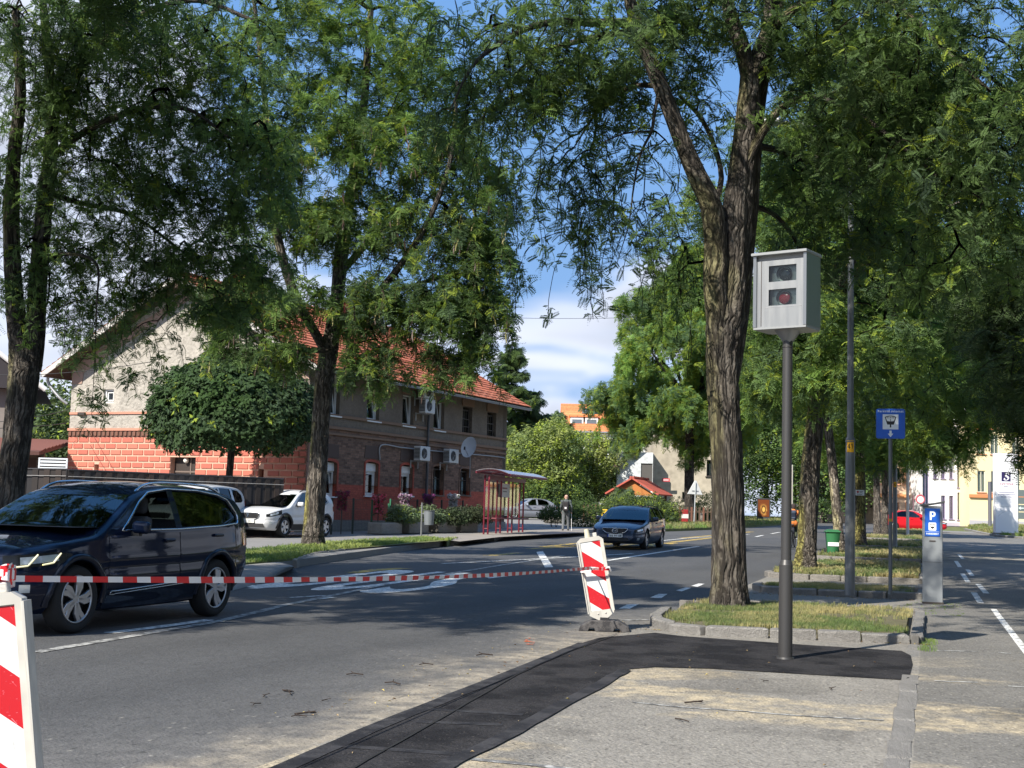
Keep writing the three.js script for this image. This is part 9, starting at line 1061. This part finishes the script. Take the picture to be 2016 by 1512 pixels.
// the cyclist in an orange top, half behind the mossy trunk
{
  const p = P(1561, 1078, 0), yaw = -0.02, k = (rise(p, 989) - p.y) / 1.78; const J = { pelvis: [0, 0.98, 0.22], chest: [0, 1.28, -0.02], neck: [0, 1.45, -0.12], head: [0, 1.60, -0.17], shL: [-0.19, 1.38, -0.08], shR: [0.19, 1.38, -0.08], elL: [-0.27, 1.16, -0.28], elR: [0.27, 1.16, -0.28], wrL: [-0.25, 1.04, -0.50], wrR: [0.25, 1.04, -0.50], hipL: [-0.09, 0.95, 0.2], hipR: [0.09, 0.95, 0.2], knL: [-0.12, 0.62, -0.12], knR: [0.12, 0.78, -0.10], anL: [-0.12, 0.22, 0.05], anR: [0.12, 0.45, 0.12], tilt: 0.1 };
  const cy = person('cyclist in an orange top and dark cap riding away beside the mossy trunk', p, yaw, J, { jacket: M([0.62, 0.19, 0.04], 0.8), trousers: M([0.04, 0.05, 0.03], 0.85), hair: M([0.04, 0.03, 0.03], 0.9), cell: 0.024 }); cy.scale.setScalar(k);
  const bk = thing('bicycle', 'dark bicycle ridden by the man in orange', 'bicycle', p.clone(), yaw); bk.scale.setScalar(k); for (const z of [-0.52, 0.52]) { const w = new THREE.Group(); w.name = 'wheel'; w.position.set(0, 0.34, z); bk.add(w); part('tyre', new THREE.TorusGeometry(0.32, 0.022, 8, 32).rotateY(Math.PI / 2), mTyre, w); part('spoke_disc', Array.from({ length: 10 }, (_, i) => bar(V(0, 0, 0), V(0, 0.31 * Math.cos(i * 0.628), 0.31 * Math.sin(i * 0.628)), 0.003, 4)), mMetal, w).userData.kind = 'stuff'; }
  const fm = M([0.04, 0.04, 0.045], 0.4); part('frame', [bar(V(0, 0.34, 0.52), V(0, 0.86, 0.22), 0.014), bar(V(0, 0.34, 0.52), V(0, 0.3, 0.08), 0.014), bar(V(0, 0.3, 0.08), V(0, 0.86, 0.24), 0.018), bar(V(0, 0.3, 0.08), V(0, 0.82, -0.36), 0.018), bar(V(0, 0.8, 0.21), V(0, 0.84, -0.36), 0.016), bar(V(0, 0.34, -0.52), V(0, 0.92, -0.36), 0.016)], fm, bk); part('handlebar', tubePath([V(-0.28, 1.0, -0.46), V(-0.1, 1.0, -0.38), V(0.1, 1.0, -0.38), V(0.28, 1.0, -0.46)], 0.014, 6, 16), fm, bk); part('saddle', rbox(0.15, 0.05, 0.26, 0.02, 0, 0.90, 0.24), mBlackPl, bk); part('mudguard', new THREE.TorusGeometry(0.35, 0.02, 5, 20, 2.2).rotateY(Math.PI / 2).translate(0, 0.34, 0.52), mBlackPl, bk); part('rear_lamp', rbox(0.04, 0.05, 0.03, 0.01, 0, 0.72, 0.62), mTail, bk); part('pedal', box(0.1, 0.02, 0.06, -0.13, 0.17, 0.05), mBlackPl, bk); part('pedal', box(0.1, 0.02, 0.06, 0.13, 0.40, 0.12), mBlackPl, bk);
  const rb = thing('backpack', 'dark blue backpack worn by the cyclist', 'backpack', p.clone(), yaw); rb.scale.setScalar(k); part('bag', rbox(0.32, 0.46, 0.18, 0.07, 0, 0, 0, 4).rotateX(0.5).translate(0, 1.25, 0.22), M([0.035, 0.05, 0.085], 0.8), rb); part('pocket', rbox(0.24, 0.2, 0.06, 0.03, 0, -0.1, 0.11, 3).rotateX(0.5).translate(0, 1.25, 0.22), M([0.05, 0.065, 0.1], 0.8), rb); for (const x of [-0.12, 0.12]) part('strap', tubePath([V(x, 1.42, 0.1), V(x, 1.46, -0.1), V(x * 1.2, 1.3, -0.2), V(x, 1.1, 0.05)], 0.018, 6, 20), mBlackPl, rb);
}
// the drivers
function driver(car, label, jacket, hair) { const { t, s, cx } = car, x = s.ws[0] + 0.95 + cx + 0.08, p = V(x, 0, 0.37).applyMatrix4((t.updateMatrixWorld(true), t.matrixWorld)); const J = { pelvis: [0, 0.68, 0], chest: [0, 1.0, 0.10], neck: [0, 1.17, 0.10], head: [0, 1.31, 0.06], shL: [-0.19, 1.11, 0.08], shR: [0.19, 1.11, 0.08], elL: [-0.27, 0.90, -0.12], elR: [0.27, 0.90, -0.12], wrL: [-0.16, 0.98, -0.36], wrR: [0.16, 0.98, -0.36], hipL: [-0.09, 0.66, -0.04], hipR: [0.09, 0.66, -0.04], knL: [-0.13, 0.74, -0.46], knR: [0.13, 0.72, -0.46], anL: [-0.13, 0.36, -0.66], anR: [0.13, 0.36, -0.66] }; return person(label, p, t.rotation.y + Math.PI / 2, J, { jacket, trousers: M([0.03, 0.035, 0.05], 0.9), hair, cell: 0.024 }); }
driver(suv, 'driver of the dark blue SUV, seen dimly through the open window', M([0.05, 0.05, 0.055], 0.9), M([0.05, 0.04, 0.035], 0.9)); driver(wagon, 'driver of the grey estate car behind the windscreen', M([0.25, 0.24, 0.23], 0.9), M([0.08, 0.06, 0.05], 0.9));
shadowed(scene);
camera.far = 3000;
camera.updateProjectionMatrix();
renderer.render(scene, camera);
